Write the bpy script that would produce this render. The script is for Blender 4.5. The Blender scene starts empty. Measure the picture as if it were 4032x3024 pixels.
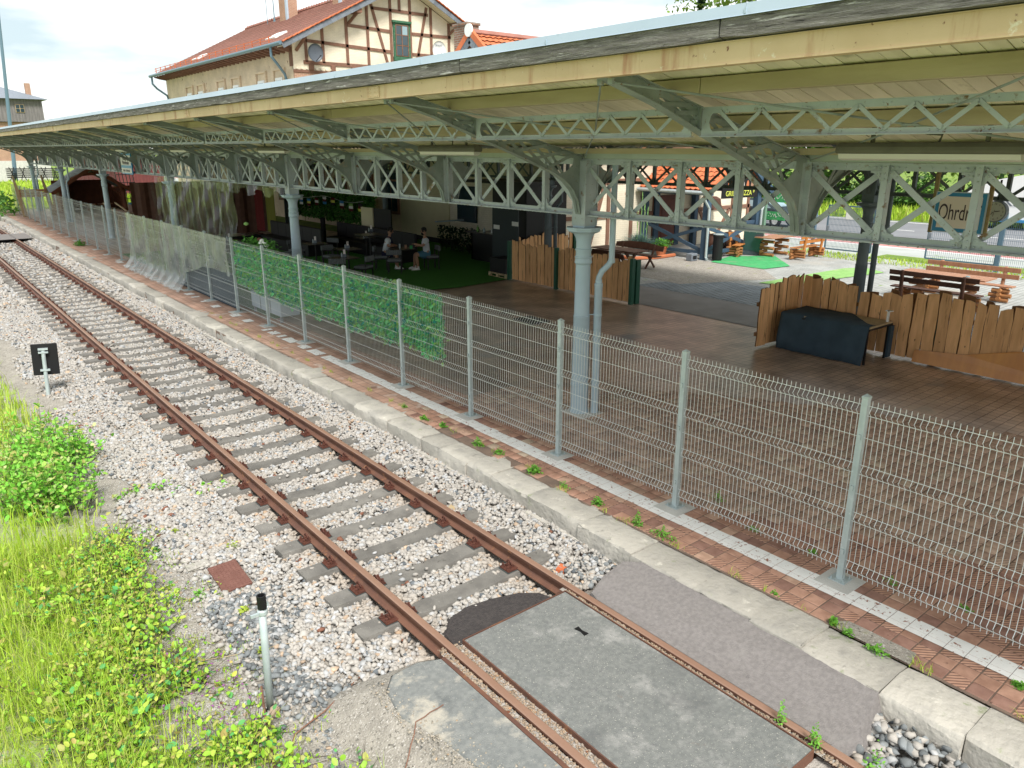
import bpy, math, random
import numpy as np
from mathutils import Vector, Matrix
R = math.radians
rnd = random.Random(7)
C = bpy.context.scene.collection
scn = bpy.context.scene

# ---------------------------------------------------------------- camera, sky, sun, exposure
YAW, PITCH, ROLL, FPX, CAMZ = 0.6815, 0.3016, 0.0012, 753.5, 4.083
cam = bpy.data.cameras.new('camera'); cam_o = bpy.data.objects.new('camera', cam); C.objects.link(cam_o)
cam.sensor_fit = 'HORIZONTAL'; cam.sensor_width = 36.0; cam.lens = FPX / 1024 * 36.0
cam.clip_start = 0.1; cam.clip_end = 2000
_f = Vector((math.sin(YAW) * math.cos(PITCH), math.cos(YAW) * math.cos(PITCH), -math.sin(PITCH)))
_r = Vector((math.cos(YAW), -math.sin(YAW), 0)); _u = _r.cross(_f)
_r2 = _r * math.cos(ROLL) + _u * math.sin(ROLL); _u2 = -_r * math.sin(ROLL) + _u * math.cos(ROLL)
m = Matrix((_r2, _u2, -_f)).transposed().to_4x4(); m.translation = (0, 0, CAMZ)
cam_o.matrix_world = m
scn.camera = cam_o

SUN_EL, SUN_AZ = R(52), R(200)            # azimuth measured from +Y clockwise (towards +X)
world = bpy.data.worlds.new('World'); scn.world = world; world.use_nodes = True
nt = world.node_tree; nt.nodes.clear()
out = nt.nodes.new('ShaderNodeOutputWorld'); bg = nt.nodes.new('ShaderNodeBackground')
sky = nt.nodes.new('ShaderNodeTexSky'); sky.sky_type = 'NISHITA'; sky.sun_disc = False
sky.sun_elevation = SUN_EL; sky.sun_rotation = SUN_AZ; sky.air_density = 1.0; sky.dust_density = 1.5
tc = nt.nodes.new('ShaderNodeTexCoord'); mp = nt.nodes.new('ShaderNodeMapping'); mp.inputs['Scale'].default_value = (1.0, 1.0, 4.2)
mp.inputs['Rotation'].default_value = (0, 0, 0.6)
n1 = nt.nodes.new('ShaderNodeTexNoise'); n1.inputs['Scale'].default_value = 3.4; n1.inputs['Detail'].default_value = 6; n1.inputs['Roughness'].default_value = .5
cr1 = nt.nodes.new('ShaderNodeValToRGB'); cr1.color_ramp.elements[0].position = .37; cr1.color_ramp.elements[1].position = .53
cr1.color_ramp.elements[0].color = (3.7, 4.45, 4.7, 1); cr1.color_ramp.elements[1].color = (6.8, 6.85, 6.7, 1)
mx = nt.nodes.new('ShaderNodeMix'); mx.data_type = 'RGBA'; mx.inputs['Factor'].default_value = .90
nt.links.new(tc.outputs['Generated'], mp.inputs['Vector']); nt.links.new(mp.outputs[0], n1.inputs['Vector'])
nt.links.new(n1.outputs['Fac'], cr1.inputs['Fac']); nt.links.new(sky.outputs[0], mx.inputs['A']); nt.links.new(cr1.outputs[0], mx.inputs['B'])
nt.links.new(mx.outputs['Result'], bg.inputs['Color']); bg.inputs['Strength'].default_value = .10
nt.links.new(bg.outputs[0], out.inputs[0])
sl = bpy.data.lights.new('sun', 'SUN'); sl.energy = 2.4; sl.angle = R(14); sl.color = (1, .96, .9)
so = bpy.data.objects.new('sun', sl); C.objects.link(so); so.location = (0, -20, 40)
_sd = Vector((math.sin(SUN_AZ) * math.cos(SUN_EL), math.cos(SUN_AZ) * math.cos(SUN_EL), math.sin(SUN_EL)))
so.rotation_euler = _sd.to_track_quat('Z', 'Y').to_euler()
scn.view_settings.view_transform = 'Standard'; scn.view_settings.look = 'None'
scn.view_settings.exposure = 1.02; scn.view_settings.gamma = 1.0; scn.view_settings.use_curve_mapping = False
scn.cycles.max_bounces = 6; scn.cycles.diffuse_bounces = 3; scn.cycles.transparent_max_bounces = 12

# ---------------------------------------------------------------- materials
def PM(name, c1, c2=None, scale=4.0, rough=.8, bump=.0, bscale=None, spots=None, stretch=(1, 1, 1), vcol=False, metal=0.0,
       streak=None, spec=.3, bdist=.01, kind='noise', detail=5, contrast=(.35, .65), trans=0.0, rnd_amt=0.0):
    m = bpy.data.materials.new(name); m.use_nodes = True; t = m.node_tree; N = t.nodes; L = t.links
    b = N['Principled BSDF']; b.inputs['Roughness'].default_value = rough; b.inputs['Metallic'].default_value = metal
    b.inputs['Specular IOR Level'].default_value = spec
    c2 = c2 or tuple(x * .8 for x in c1)
    tc = N.new('ShaderNodeTexCoord'); oi = N.new('ShaderNodeObjectInfo')
    ad = N.new('ShaderNodeVectorMath'); ad.operation = 'MULTIPLY_ADD'; ad.inputs[1].default_value = (1, 1, 1)
    mu = N.new('ShaderNodeMath'); mu.operation = 'MULTIPLY'; mu.inputs[1].default_value = 37.0
    L.new(oi.outputs['Random'], mu.inputs[0]); L.new(mu.outputs[0], ad.inputs[2]); L.new(tc.outputs['Object'], ad.inputs[0])
    mp = N.new('ShaderNodeMapping'); mp.inputs['Scale'].default_value = stretch; L.new(ad.outputs[0], mp.inputs[0])
    v = mp.outputs[0]
    n = N.new('ShaderNodeTexNoise'); n.inputs['Scale'].default_value = scale; n.inputs['Detail'].default_value = detail; L.new(v, n.inputs['Vector'])
    mr = N.new('ShaderNodeMapRange'); mr.inputs[1].default_value, mr.inputs[2].default_value = contrast; L.new(n.outputs['Fac'], mr.inputs[0])
    mix = N.new('ShaderNodeMix'); mix.data_type = 'RGBA'; mix.inputs['A'].default_value = (*c1, 1); mix.inputs['B'].default_value = (*c2, 1)
    L.new(mr.outputs[0], mix.inputs['Factor']); col = mix.outputs['Result']
    if vcol:
        at = N.new('ShaderNodeAttribute'); at.attribute_name = 'Col'
        mm = N.new('ShaderNodeMix'); mm.data_type = 'RGBA'; mm.blend_type = 'MULTIPLY'; mm.inputs['Factor'].default_value = 1
        L.new(at.outputs['Color'], mm.inputs['A']); L.new(col, mm.inputs['B']); col = mm.outputs['Result']
    for sp in (spots or []):
        sc, sscale, th, soft = sp[:4]; sstr = sp[4] if len(sp) > 4 else (1, 1, 1)
        mp2 = N.new('ShaderNodeMapping'); mp2.inputs['Scale'].default_value = sstr; mp2.inputs['Location'].default_value = (sscale, th * 7, 1); L.new(ad.outputs[0], mp2.inputs[0])
        n2 = N.new('ShaderNodeTexNoise'); n2.inputs['Scale'].default_value = sscale; n2.inputs['Detail'].default_value = 7; n2.inputs['Roughness'].default_value = .65; L.new(mp2.outputs[0], n2.inputs['Vector'])
        r2 = N.new('ShaderNodeMapRange'); r2.inputs[1].default_value = th; r2.inputs[2].default_value = th + soft; L.new(n2.outputs['Fac'], r2.inputs[0])
        m2 = N.new('ShaderNodeMix'); m2.data_type = 'RGBA'; m2.inputs['B'].default_value = (*sc, 1); L.new(r2.outputs[0], m2.inputs['Factor']); L.new(col, m2.inputs['A']); col = m2.outputs['Result']
    if rnd_amt:
        hs = N.new('ShaderNodeHueSaturation'); mr3 = N.new('ShaderNodeMapRange'); mr3.inputs[3].default_value = 1 - rnd_amt; mr3.inputs[4].default_value = 1 + rnd_amt
        L.new(oi.outputs['Random'], mr3.inputs[0]); L.new(mr3.outputs[0], hs.inputs['Value']); L.new(col, hs.inputs['Color']); col = hs.outputs[0]
    L.new(col, b.inputs['Base Color'])
    if bump:
        nb = N.new('ShaderNodeTexNoise'); nb.inputs['Scale'].default_value = bscale or scale * 6; nb.inputs['Detail'].default_value = 6; L.new(v, nb.inputs['Vector'])
        bp = N.new('ShaderNodeBump'); bp.inputs['Strength'].default_value = bump; bp.inputs['Distance'].default_value = bdist
        L.new(nb.outputs['Fac'], bp.inputs['Height']); L.new(bp.outputs[0], b.inputs['Normal'])
    if trans:
        tr = N.new('ShaderNodeBsdfTranslucent'); L.new(col, tr.inputs[0]); ms = N.new('ShaderNodeMixShader'); ms.inputs[0].default_value = trans
        L.new(b.outputs[0], ms.inputs[1]); L.new(tr.outputs[0], ms.inputs[2]); L.new(ms.outputs[0], N['Material Output'].inputs[0])
    return m

def BRICK(name, c1, c2, mortar, bw, bh, ms=.012, rough=.85, bump=.5, off=.5, axes='xy', spots=None, msmooth=.1, noise=.5, bdist=.01, c3=None, org=None):
    """brick / tile courses laid out in metres; axes says which object axes run along the courses"""
    m = bpy.data.materials.new(name); m.use_nodes = True; t = m.node_tree; N = t.nodes; L = t.links
    b = N['Principled BSDF']; b.inputs['Roughness'].default_value = rough; b.inputs['Specular IOR Level'].default_value = .3
    tc = N.new('ShaderNodeTexCoord'); sp = N.new('ShaderNodeSeparateXYZ'); L.new(tc.outputs['Object'], sp.inputs[0])
    cb = N.new('ShaderNodeCombineXYZ'); idx = {'x': 0, 'y': 1, 'z': 2}
    if axes == 'box':      # x+y along, z up : walls of any side
        s = N.new('ShaderNodeMath'); s.operation = 'ADD'; L.new(sp.outputs[0], s.inputs[0]); L.new(sp.outputs[1], s.inputs[1]); L.new(s.outputs[0], cb.inputs[0]); L.new(sp.outputs[2], cb.inputs[1])
    else:
        L.new(sp.outputs[idx[axes[0]]], cb.inputs[0]); L.new(sp.outputs[idx[axes[1]]], cb.inputs[1])
    br = N.new('ShaderNodeTexBrick'); br.inputs['Scale'].default_value = 1; br.inputs['Brick Width'].default_value = bw; br.inputs['Row Height'].default_value = bh
    br.inputs['Mortar Size'].default_value = ms; br.inputs['Mortar Smooth'].default_value = msmooth; br.offset = off
    br.inputs['Color1'].default_value = (*c1, 1); br.inputs['Color2'].default_value = (*c2, 1); br.inputs['Mortar'].default_value = (*mortar, 1)
    sh = N.new('ShaderNodeVectorMath'); sh.operation = 'SUBTRACT'; sh.inputs[1].default_value = org or (0, 0, 0); L.new(cb.outputs[0], sh.inputs[0])
    L.new(sh.outputs[0], br.inputs['Vector']); col = br.outputs['Color']
    n = N.new('ShaderNodeTexNoise'); n.inputs['Scale'].default_value = 1.3; n.inputs['Detail'].default_value = 8; L.new(tc.outputs['Object'], n.inputs['Vector'])
    mr = N.new('ShaderNodeMapRange'); mr.inputs[1].default_value = .3; mr.inputs[2].default_value = .7; mr.inputs[3].default_value = 1 - noise * .5; mr.inputs[4].default_value = 1 + noise * .35; L.new(n.outputs['Fac'], mr.inputs[0])
    mm = N.new('ShaderNodeVectorMath'); mm.operation = 'SCALE'; L.new(col, mm.inputs[0]); L.new(mr.outputs[0], mm.inputs['Scale']); col = mm.outputs[0]
    for (sc, sscale, th, soft) in (spots or []):
        n2 = N.new('ShaderNodeTexNoise'); n2.inputs['Scale'].default_value = sscale; n2.inputs['Detail'].default_value = 7; L.new(tc.outputs['Object'], n2.inputs['Vector'])
        r2 = N.new('ShaderNodeMapRange'); r2.inputs[1].default_value = th; r2.inputs[2].default_value = th + soft; L.new(n2.outputs['Fac'], r2.inputs[0])
        m2 = N.new('ShaderNodeMix'); m2.data_type = 'RGBA'; m2.inputs['B'].default_value = (*sc, 1); L.new(r2.outputs[0], m2.inputs['Factor']); L.new(col, m2.inputs['A']); col = m2.outputs['Result']
    L.new(col, b.inputs['Base Color'])
    bp = N.new('ShaderNodeBump'); bp.inputs['Strength'].default_value = bump; bp.inputs['Distance'].default_value = bdist; bp.invert = True
    L.new(br.outputs['Fac'], bp.inputs['Height']); L.new(bp.outputs[0], b.inputs['Normal'])
    return m

def FLAT(name, c, rough=.6, metal=0, spec=.4):
    m = bpy.data.materials.new(name); m.use_nodes = True; b = m.node_tree.nodes['Principled BSDF']
    b.inputs['Base Color'].default_value = (*c, 1); b.inputs['Roughness'].default_value = rough; b.inputs['Metallic'].default_value = metal; b.inputs['Specular IOR Level'].default_value = spec
    return m

RUST = (.17, .07, .03)
MT = {}
MT['girder'] = PM('girder_paint', (.455, .50, .53), (.38, .425, .45), 3, .5, .25, 40, spots=[((.20, .12, .06), 5, .60, .08), (RUST, 16, .63, .05), ((.50, .58, .57), 2.2, .56, .2)])
MT['girder_shade'] = PM('shaded_girder_paint', (.12, .145, .15), (.08, .10, .10), 3, .6, spots=[(RUST, 9, .64, .05)])  # shade of the inner girder row put into a darker colour
MT['column'] = PM('column_paint', (.45, .56, .64), (.41, .52, .60), 2, .42, .15, 30, spots=[(RUST, 13, .70, .03), ((.22, .24, .24), 3, .68, .2)])
MT['col_shade'] = PM('shaded_column_paint', (.13, .165, .185), (.10, .13, .15), 3, .5, spots=[(RUST, 10, .66, .05)])  # column colour darkened to carry the shade on the inner row
MT['bracket'] = PM('bracket_paint', (.30, .345, .33), (.22, .255, .24), 3, .55, .2, 40, spots=[((.34, .30, .24), 5, .58, .08), (RUST, 14, .64, .05)])
MT['ochre'] = PM('ochre_beam_paint', (.60, .46, .28), (.52, .385, .22), 1.3, .6, .3, 30, spots=[((.38, .19, .10), 5.5, .54, .18, (1, 1, .12)), ((.17, .07, .04), 14, .64, .06), ((.66, .62, .45), 5, .64, .05)])
MT['weathered'] = PM('weathered_timber', (.24, .225, .21), (.12, .112, .104), 5, .9, .9, 22, stretch=(9, .55, 9), spots=[((.33, .32, .30), 5, .55, .12, (9, .6, 9)), ((.55, .54, .52), 6, .60, .06, (6, .45, 6)), ((.03, .028, .025), 9, .63, .03, (7, .5, 12))], bdist=.02)
MT['zinc'] = PM('zinc_flashing', (.44, .53, .62), (.39, .48, .57), 1.0, .38, .08, 12, metal=.15, spots=[((.25, .29, .32), 2, .62, .2)])
MT['board'] = PM('soffit_board_paint', (.78, .72, .57), (.68, .62, .48), 2.5, .75, .3, 20, stretch=(.6, 3, 1), spots=[((.09, .085, .06), 9, .655, .03, (.5, 2.5, 1)), ((.24, .21, .13), 3, .6, .2)], rnd_amt=.12)
MT['purlin'] = PM('purlin_paint', (.45, .385, .265), (.37, .31, .205), 1.6, .8, .2, 20, stretch=(4, .6, 4))
MT['valley'] = PM('valley_board_paint', (.47, .53, .51), (.41, .465, .445), 2, .6, spots=[(RUST, 12, .66, .05)])
MT['rail'] = PM('rail_rust', (.165, .080, .052), (.115, .056, .040), 3, .62, .3, 60, spots=[((.10, .055, .045), 2, .55, .2), ((.28, .13, .06), 6, .6, .1)])
MT['railtop'] = PM('rail_head_rust', (.29, .175, .125), (.24, .14, .098), 3, .38, .1, 60, stretch=(1, .3, 1), spec=.5)
MT['fast'] = PM('fastening_rust', (.115, .042, .028), (.075, .03, .022), 20, .75, .3, 60)
MT['pad'] = FLAT('rail_pad_rubber', (.045, .06, .06), .8)
MT['sleeper'] = PM('sleeper_concrete', (.205, .195, .178), (.145, .138, .127), 5, .95, .7, 60, spots=[((.10, .095, .085), 12, .62, .06), ((.33, .31, .28), 30, .64, .04)], rnd_amt=.12)
MT['stone'] = PM('ballast_stone', (.90, .90, .90), (.76, .745, .73), 18, .9, .3, 60, vcol=True)
MT['dirt'] = PM('ballast_bed_dirt', (.42, .39, .355), (.33, .30, .27), 3, 1, .9, 45, spots=[((.48, .45, .41), 40, .55, .08), ((.13, .12, .115), 34, .60, .06)], bdist=.03)
MT['sand'] = PM('sandy_ground', (.38, .35, .305), (.28, .258, .225), 6, 1, 1, 60, spots=[((.56, .53, .49), 55, .57, .05), ((.15, .14, .12), 34, .57, .06), ((.26, .28, .13), 2.4, .60, .12)], bdist=.02)
MT['kerb'] = PM('kerb_sandstone', (.475, .45, .40), (.39, .37, .33), 1.8, .92, .8, 16, spots=[((.34, .325, .295), 3.2, .50, .16), ((.19, .18, .165), 7, .62, .12), ((.30, .32, .22), 6, .62, .08), ((.64, .61, .54), 5.5, .62, .1)], rnd_amt=.14, bdist=.022)
MT['tile'] = PM('clay_paving_tile', (1, 1, 1), (.72, .68, .66), 9, .78, .35, 70, vcol=True, spots=[((.10, .055, .04), 9, .64, .08), ((.46, .40, .36), 13, .70, .05)], bdist=.006)
MT['tilew'] = PM('white_line_paint', (.88, .87, .85), (.80, .79, .77), 6, .7, .3, 60, spots=[((.30, .13, .085), 16, .60, .05), ((.40, .24, .18), 30, .64, .04)])
MT['joint'] = PM('joint_dirt', (.24, .17, .13), (.17, .125, .10), 6, 1, .5, 60)
MT['concrete'] = PM('pad_concrete', (.60, .59, .56), (.52, .51, .485), 5, .95, .6, 60)
MT['asphalt'] = PM('crossing_asphalt', (.235, .218, .212), (.185, .172, .168), 26, .95, .9, 90, spots=[((.26, .245, .235), 2.2, .58, .2), ((.45, .44, .42), 75, .70, .03), ((.06, .055, .055), 5, .7, .1)], bdist=.008)
MT['asphdark'] = PM('coarse_tarmac', (.075, .066, .064), (.05, .045, .045), 30, 1, 1, 60, spots=[((.33, .29, .25), 70, .69, .04)], bdist=.02)
MT['slab'] = PM('crossing_slab', (.215, .222, .212), (.165, .173, .168), 24, .93, .9, 110, spots=[((.37, .365, .35), 3.2, .54, .2), ((.155, .16, .16), 14, .60, .1), ((.52, .50, .44), 80, .62, .03), ((.19, .13, .10), 2.1, .66, .1), ((.12, .125, .125), 1.1, .60, .14)], bdist=.012)
MT['galv'] = PM('galvanised_steel', (.50, .57, .58), (.42, .49, .50), 8, .42, metal=.25, spots=[((.60, .66, .67), 14, .6, .1)])
MT['wire'] = FLAT('galvanised_wire', (.76, .80, .80), .4, .25)
MT['plank'] = PM('rough_plank', (.80, .46, .23), (.64, .35, .16), 4, .75, .4, 18, stretch=(3, 3, .45), spots=[((.15, .07, .03), 11, .66, .05, (1, 1, .5)), ((.24, .12, .05), 5, .60, .1, (4, 4, .3))], rnd_amt=.16)
MT['plankd'] = PM('rough_plank_edge', (.20, .10, .045), (.14, .07, .03), 8, .9, .5, 30)
MT['ivyback'] = FLAT('ivy_backing_green', (.07, .36, .12), .8)
MT['green_post'] = FLAT('green_paint', (.012, .085, .05), .4)
MT['brownwood'] = PM('brown_stained_wood', (.125, .058, .038), (.09, .042, .028), 4, .6, .2, 30)
MT['logwood'] = PM('log_wood', (.40, .19, .075), (.29, .125, .05), 5, .6, .3, 20, stretch=(1, 1, 3), spots=[((.12, .05, .02), 9, .64, .05)], rnd_amt=.12)
MT['tablewood'] = PM('table_wood', (.42, .215, .13), (.34, .165, .095), 4, .5, .1, 30, stretch=(4, .5, 1))
MT['orange'] = PM('orange_bench_wood', (.50, .20, .055), (.40, .15, .04), 4, .5, .1, 30)
MT['darkcloth'] = PM('dark_blue_cloth', (.045, .072, .098), (.034, .056, .078), 3, .9, .2, 300)
MT['black'] = FLAT('black_surface', (.006, .006, .007), .6)
MT['blackmetal'] = FLAT('black_metal', (.012, .012, .013), .5)
MT['greyfab'] = PM('grey_upholstery', (.16, .17, .175), (.12, .13, .14), 30, .95, .4, 90)
MT['turf'] = PM('artificial_turf', (.045, .19, .018), (.032, .14, .014), 30, .95, .8, 260)
MT['mat_g'] = PM('green_mat', (.07, .40, .14), (.05, .31, .11), 6, .9, .6, 100, spots=[((.16, .32, .16), 1.6, .54, .12), ((.20, .20, .14), 5, .64, .06)])
MT['mat_l'] = PM('lime_mat', (.26, .47, .15), (.21, .39, .12), 6, .9, .6, 100, spots=[((.34, .42, .22), 1.6, .54, .12), ((.30, .28, .2), 5, .64, .06)])
MT['cream'] = PM('cream_plaster', (.66, .60, .40), (.60, .54, .36), 1.2, .9, .2, 20)
MT['brickcream'] = BRICK('cream_painted_brick', (.80, .72, .575), (.77, .69, .54), (.70, .62, .48), .25, .083, .008, axes='box', bump=.5, noise=.25, spots=[((.36, .14, .07), 1.4, .715, .02)])
MT['brickcream2'] = BRICK('tan_painted_brick', (.70, .57, .42), (.67, .54, .39), (.60, .48, .34), .25, .083, .008, axes='box', bump=.5, noise=.3, spots=[((.22, .10, .06), 3.1, .69, .02)])
MT['brickred'] = BRICK('red_facing_brick', (.40, .225, .155), (.36, .20, .135), (.50, .38, .28), .25, .083, .010, axes='box', bump=.4, noise=.25)
MT['brickrough'] = BRICK('old_chimney_brick', (.30, .15, .095), (.23, .13, .09), (.33, .30, .26), .25, .085, .014, axes='box', bump=.8, noise=.7)
MT['timber'] = PM('brown_framing_timber', (.235, .125, .085), (.18, .095, .065), 3, .8, .3, 20, spots=[((.30, .20, .14), 5, .63, .08)])
MT['rtile'] = BRICK('red_roof_tile', (.385, .185, .145), (.325, .15, .12), (.19, .09, .07), .24, .30, .030, axes='yz', bump=1, noise=.35, off=0, msmooth=.6, bdist=.03, spots=[((.22, .13, .10), 1.1, .62, .1)])
MT['otile'] = BRICK('orange_roof_tile', (.60, .17, .06), (.52, .14, .05), (.25, .07, .03), .26, .20, .03, axes='xy', bump=1, noise=.2, off=0, msmooth=.6, bdist=.03)
MT['verge'] = PM('orange_verge_tile', (.58, .17, .07), (.50, .14, .06), 6, .7, rnd_amt=.2)
MT['dishgrey'] = FLAT('dish_dark_grey', (.085, .10, .12), .45)
MT['slabworn'] = PM('worn_slab_edge', (.24, .248, .238), (.18, .19, .187), 20, .95, .9, 110, spots=[((.13, .14, .14), 2.6, .56, .12), ((.44, .41, .35), 2.2, .53, .09), ((.52, .50, .44), 80, .64, .03)], bdist=.01)
MT['slate'] = PM('slate_grey', (.19, .215, .245), (.15, .17, .20), 6, .6, .3, 30, rnd_amt=.2)
MT['bluegut'] = FLAT('blue_grey_gutter', (.13, .21, .26), .4, .2)
MT['whitef'] = FLAT('white_window_frame', (.80, .81, .80), .4)
MT['greenw'] = PM('worn_green_paint', (.055, .16, .09), (.04, .115, .065), 6, .8, .3, 30, spots=[((.30, .34, .25), 9, .60, .08)])
MT['glass'] = FLAT('dark_window_glass', (.035, .06, .075), .06, 0, .8)
MT['glass2'] = FLAT('sky_window_glass', (.25, .36, .40), .08, 0, .8)
MT['blue_t'] = PM('blue_grey_timber', (.055, .10, .155), (.045, .082, .13), 3, .6, .2, 20)
MT['gateblue'] = FLAT('blue_grey_gate_steel', (.10, .17, .23), .4, .2)
MT['door'] = PM('red_brown_door', (.15, .045, .03), (.11, .035, .025), 4, .5)
MT['cobble'] = BRICK('grey_cobbles', (.43, .435, .42), (.37, .38, .37), (.26, .27, .25), .20, .155, .016, axes='xy', bump=.9, noise=.4, spots=[((.36, .33, .28), .35, .60, .1), ((.20, .30, .09), 1.6, .69, .04)])
MT['cobbleb'] = BRICK('blue_grey_cobbles', (.27, .31, .335), (.22, .255, .285), (.13, .145, .155), .20, .17, .018, axes='xy', bump=.9, noise=.4)
MT['floorconc'] = PM('worn_concrete_floor', (.25, .245, .24), (.20, .195, .19), 1.2, .75, .3, 30, spots=[((.14, .135, .13), 2, .62, .1)])
MT['pavefar'] = BRICK('clay_paving', (.52, .395, .315), (.42, .315, .25), (.19, .145, .12), .1667, .1667, .007, org=(5.925, .443, 0), axes='xy', bump=.8, off=0, rough=.30, noise=.9, spots=[((.27, .205, .16), .5, .52, .25), ((.42, .34, .26), 1.3, .62, .12), ((.16, .20, .24), .45, .62, .12)])
MT['pavestrip'] = BRICK('clay_paving_strip', (.56, .36, .275), (.46, .28, .21), (.26, .18, .14), .1667, .1667, .006, org=(5.925, .443, 0), axes='xy', bump=.6, off=0, rough=.7, noise=.6, spots=[((.62, .52, .46), 2.2, .60, .1), ((.26, .16, .12), 3.3, .62, .1)])
MT['road'] = PM('road_asphalt', (.22, .225, .24), (.19, .195, .21), .6, .9, .3, 40)
MT['redpath'] = PM('red_cycle_path', (.52, .25, .24), (.46, .215, .205), .8, .9, .2, 40)
MT['roadwhite'] = FLAT('road_marking_white', (.80, .80, .79), .8)
MT['pavegrey'] = PM('pale_footway', (.42, .44, .43), (.36, .385, .36), .8, .9, .3, 30, spots=[((.22, .33, .10), 1.2, .6, .1)])
MT['grassg'] = PM('meadow_ground', (.17, .26, .045), (.12, .20, .035), 1.5, 1, .8, 20, spots=[((.30, .36, .07), .5, .5, .2), ((.25, .22, .14), 3, .66, .1)], bdist=.05)
MT['leaf'] = PM('leaf', (1, 1, 1), (.85, .85, .85), 20, .5, vcol=True, trans=.35, spec=.4)
MT['bark'] = PM('bark', (.11, .085, .06), (.07, .055, .04), 5, .95, .6, 20)
MT['lampgrey'] = PM('lamp_housing', (.14, .135, .10), (.11, .105, .08), 4, .6)
MT['lampw'] = FLAT('lamp_diffuser', (.62, .60, .55), .3)
MT['brasswood'] = PM('hut_red_brown_wood', (.20, .07, .035), (.14, .05, .025), 3, .6)
MT['felt'] = PM('grey_roofing_felt', (.24, .255, .26), (.19, .20, .21), 3, .9)
MT['skin'] = FLAT('skin', (.36, .20, .13), .6)
MT['white_cloth'] = FLAT('white_cotton', (.55, .58, .62), .9)
MT['denim'] = FLAT('blue_denim', (.05, .15, .22), .9)
MT['navy'] = FLAT('navy_cloth', (.012, .014, .05), .9)
MT['hair'] = FLAT('dark_hair', (.01, .008, .007), .8)
MT['label'] = FLAT('white_label', (.7, .7, .68), .7)
MT['signblue'] = FLAT('sign_blue', (.03, .24, .50), .4)
MT['signwhite'] = FLAT('sign_cream', (.78, .70, .65), .5)
MT['ink'] = FLAT('sign_ink', (.05, .03, .045), .6)
MT['clockface'] = FLAT('clock_face', (.48, .50, .44), .5)
MT['yellow'] = FLAT('yellow_lettering', (.72, .75, .12), .5)
MT['terracotta'] = FLAT('terracotta', (.50, .16, .07), .8)
MT['rustyplate'] = PM('rusty_steel_plate', (.20, .095, .075), (.155, .07, .055), 7, .75, .6, 40, spots=[((.10, .06, .055), 4, .6, .1)])
MT['reflection'] = PM('orange_reflection', (.58, .25, .05), (.48, .19, .04), 2, .3, stretch=(1, 3, 1), spec=.6)  # paints the orange reflections on the planks as a surface colour
MT['palewood'] = PM('pale_wood', (.46, .36, .22), (.38, .29, .17), 4, .8, .2, 30)

# clear plastic sheet: real thin film that mostly lets light through, with glossy creases
def plastic(nm='clear_plastic_film', lo=.01, hi=.09):
    m = bpy.data.materials.new(nm); m.use_nodes = True; N = m.node_tree.nodes; L = m.node_tree.links; N.clear()
    o = N.new('ShaderNodeOutputMaterial'); tr = N.new('ShaderNodeBsdfTransparent'); gl = N.new('ShaderNodeBsdfGlossy'); gl.inputs['Roughness'].default_value = .12
    df = N.new('ShaderNodeBsdfTranslucent'); df.inputs[0].default_value = (.75, .8, .8, 1); d2 = N.new('ShaderNodeBsdfDiffuse'); d2.inputs[0].default_value = (.55, .60, .58, 1)
    a = N.new('ShaderNodeAddShader'); m0 = N.new('ShaderNodeMixShader'); m0.inputs[0].default_value = .5; L.new(df.outputs[0], m0.inputs[1]); L.new(d2.outputs[0], m0.inputs[2])
    tr.inputs[0].default_value = (.93, .95, .95, 1)
    tc = N.new('ShaderNodeTexCoord'); n = N.new('ShaderNodeTexNoise'); n.inputs['Scale'].default_value = 1.6; n.inputs['Detail'].default_value = 5; L.new(tc.outputs['Object'], n.inputs['Vector'])
    mr = N.new('ShaderNodeMapRange'); mr.inputs[1].default_value = .35; mr.inputs[2].default_value = .7; mr.inputs[3].default_value = lo; mr.inputs[4].default_value = hi; L.new(n.outputs['Fac'], mr.inputs[0])
    m1 = N.new('ShaderNodeMixShader'); L.new(mr.outputs[0], m1.inputs[0]); L.new(tr.outputs[0], m1.inputs[1]); L.new(m0.outputs[0], m1.inputs[2])
    lw = N.new('ShaderNodeLayerWeight'); lw.inputs[0].default_value = .5; pw = N.new('ShaderNodeMath'); pw.operation = 'POWER'; pw.inputs[1].default_value = 4; L.new(lw.outputs['Facing'], pw.inputs[0]); fr = N.new('ShaderNodeMath'); fr.operation = 'MULTIPLY_ADD'; fr.inputs[1].default_value = .5; fr.inputs[2].default_value = .05; L.new(pw.outputs[0], fr.inputs[0])
    m2 = N.new('ShaderNodeMixShader'); L.new(fr.outputs[0], m2.inputs[0]); L.new(m1.outputs[0], m2.inputs[1]); L.new(gl.outputs[0], m2.inputs[2]); L.new(m2.outputs[0], o.inputs[0])
    return m
MT['plastic'] = plastic(); MT['film'] = plastic('milky_plastic_film', .20, .62)

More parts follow.
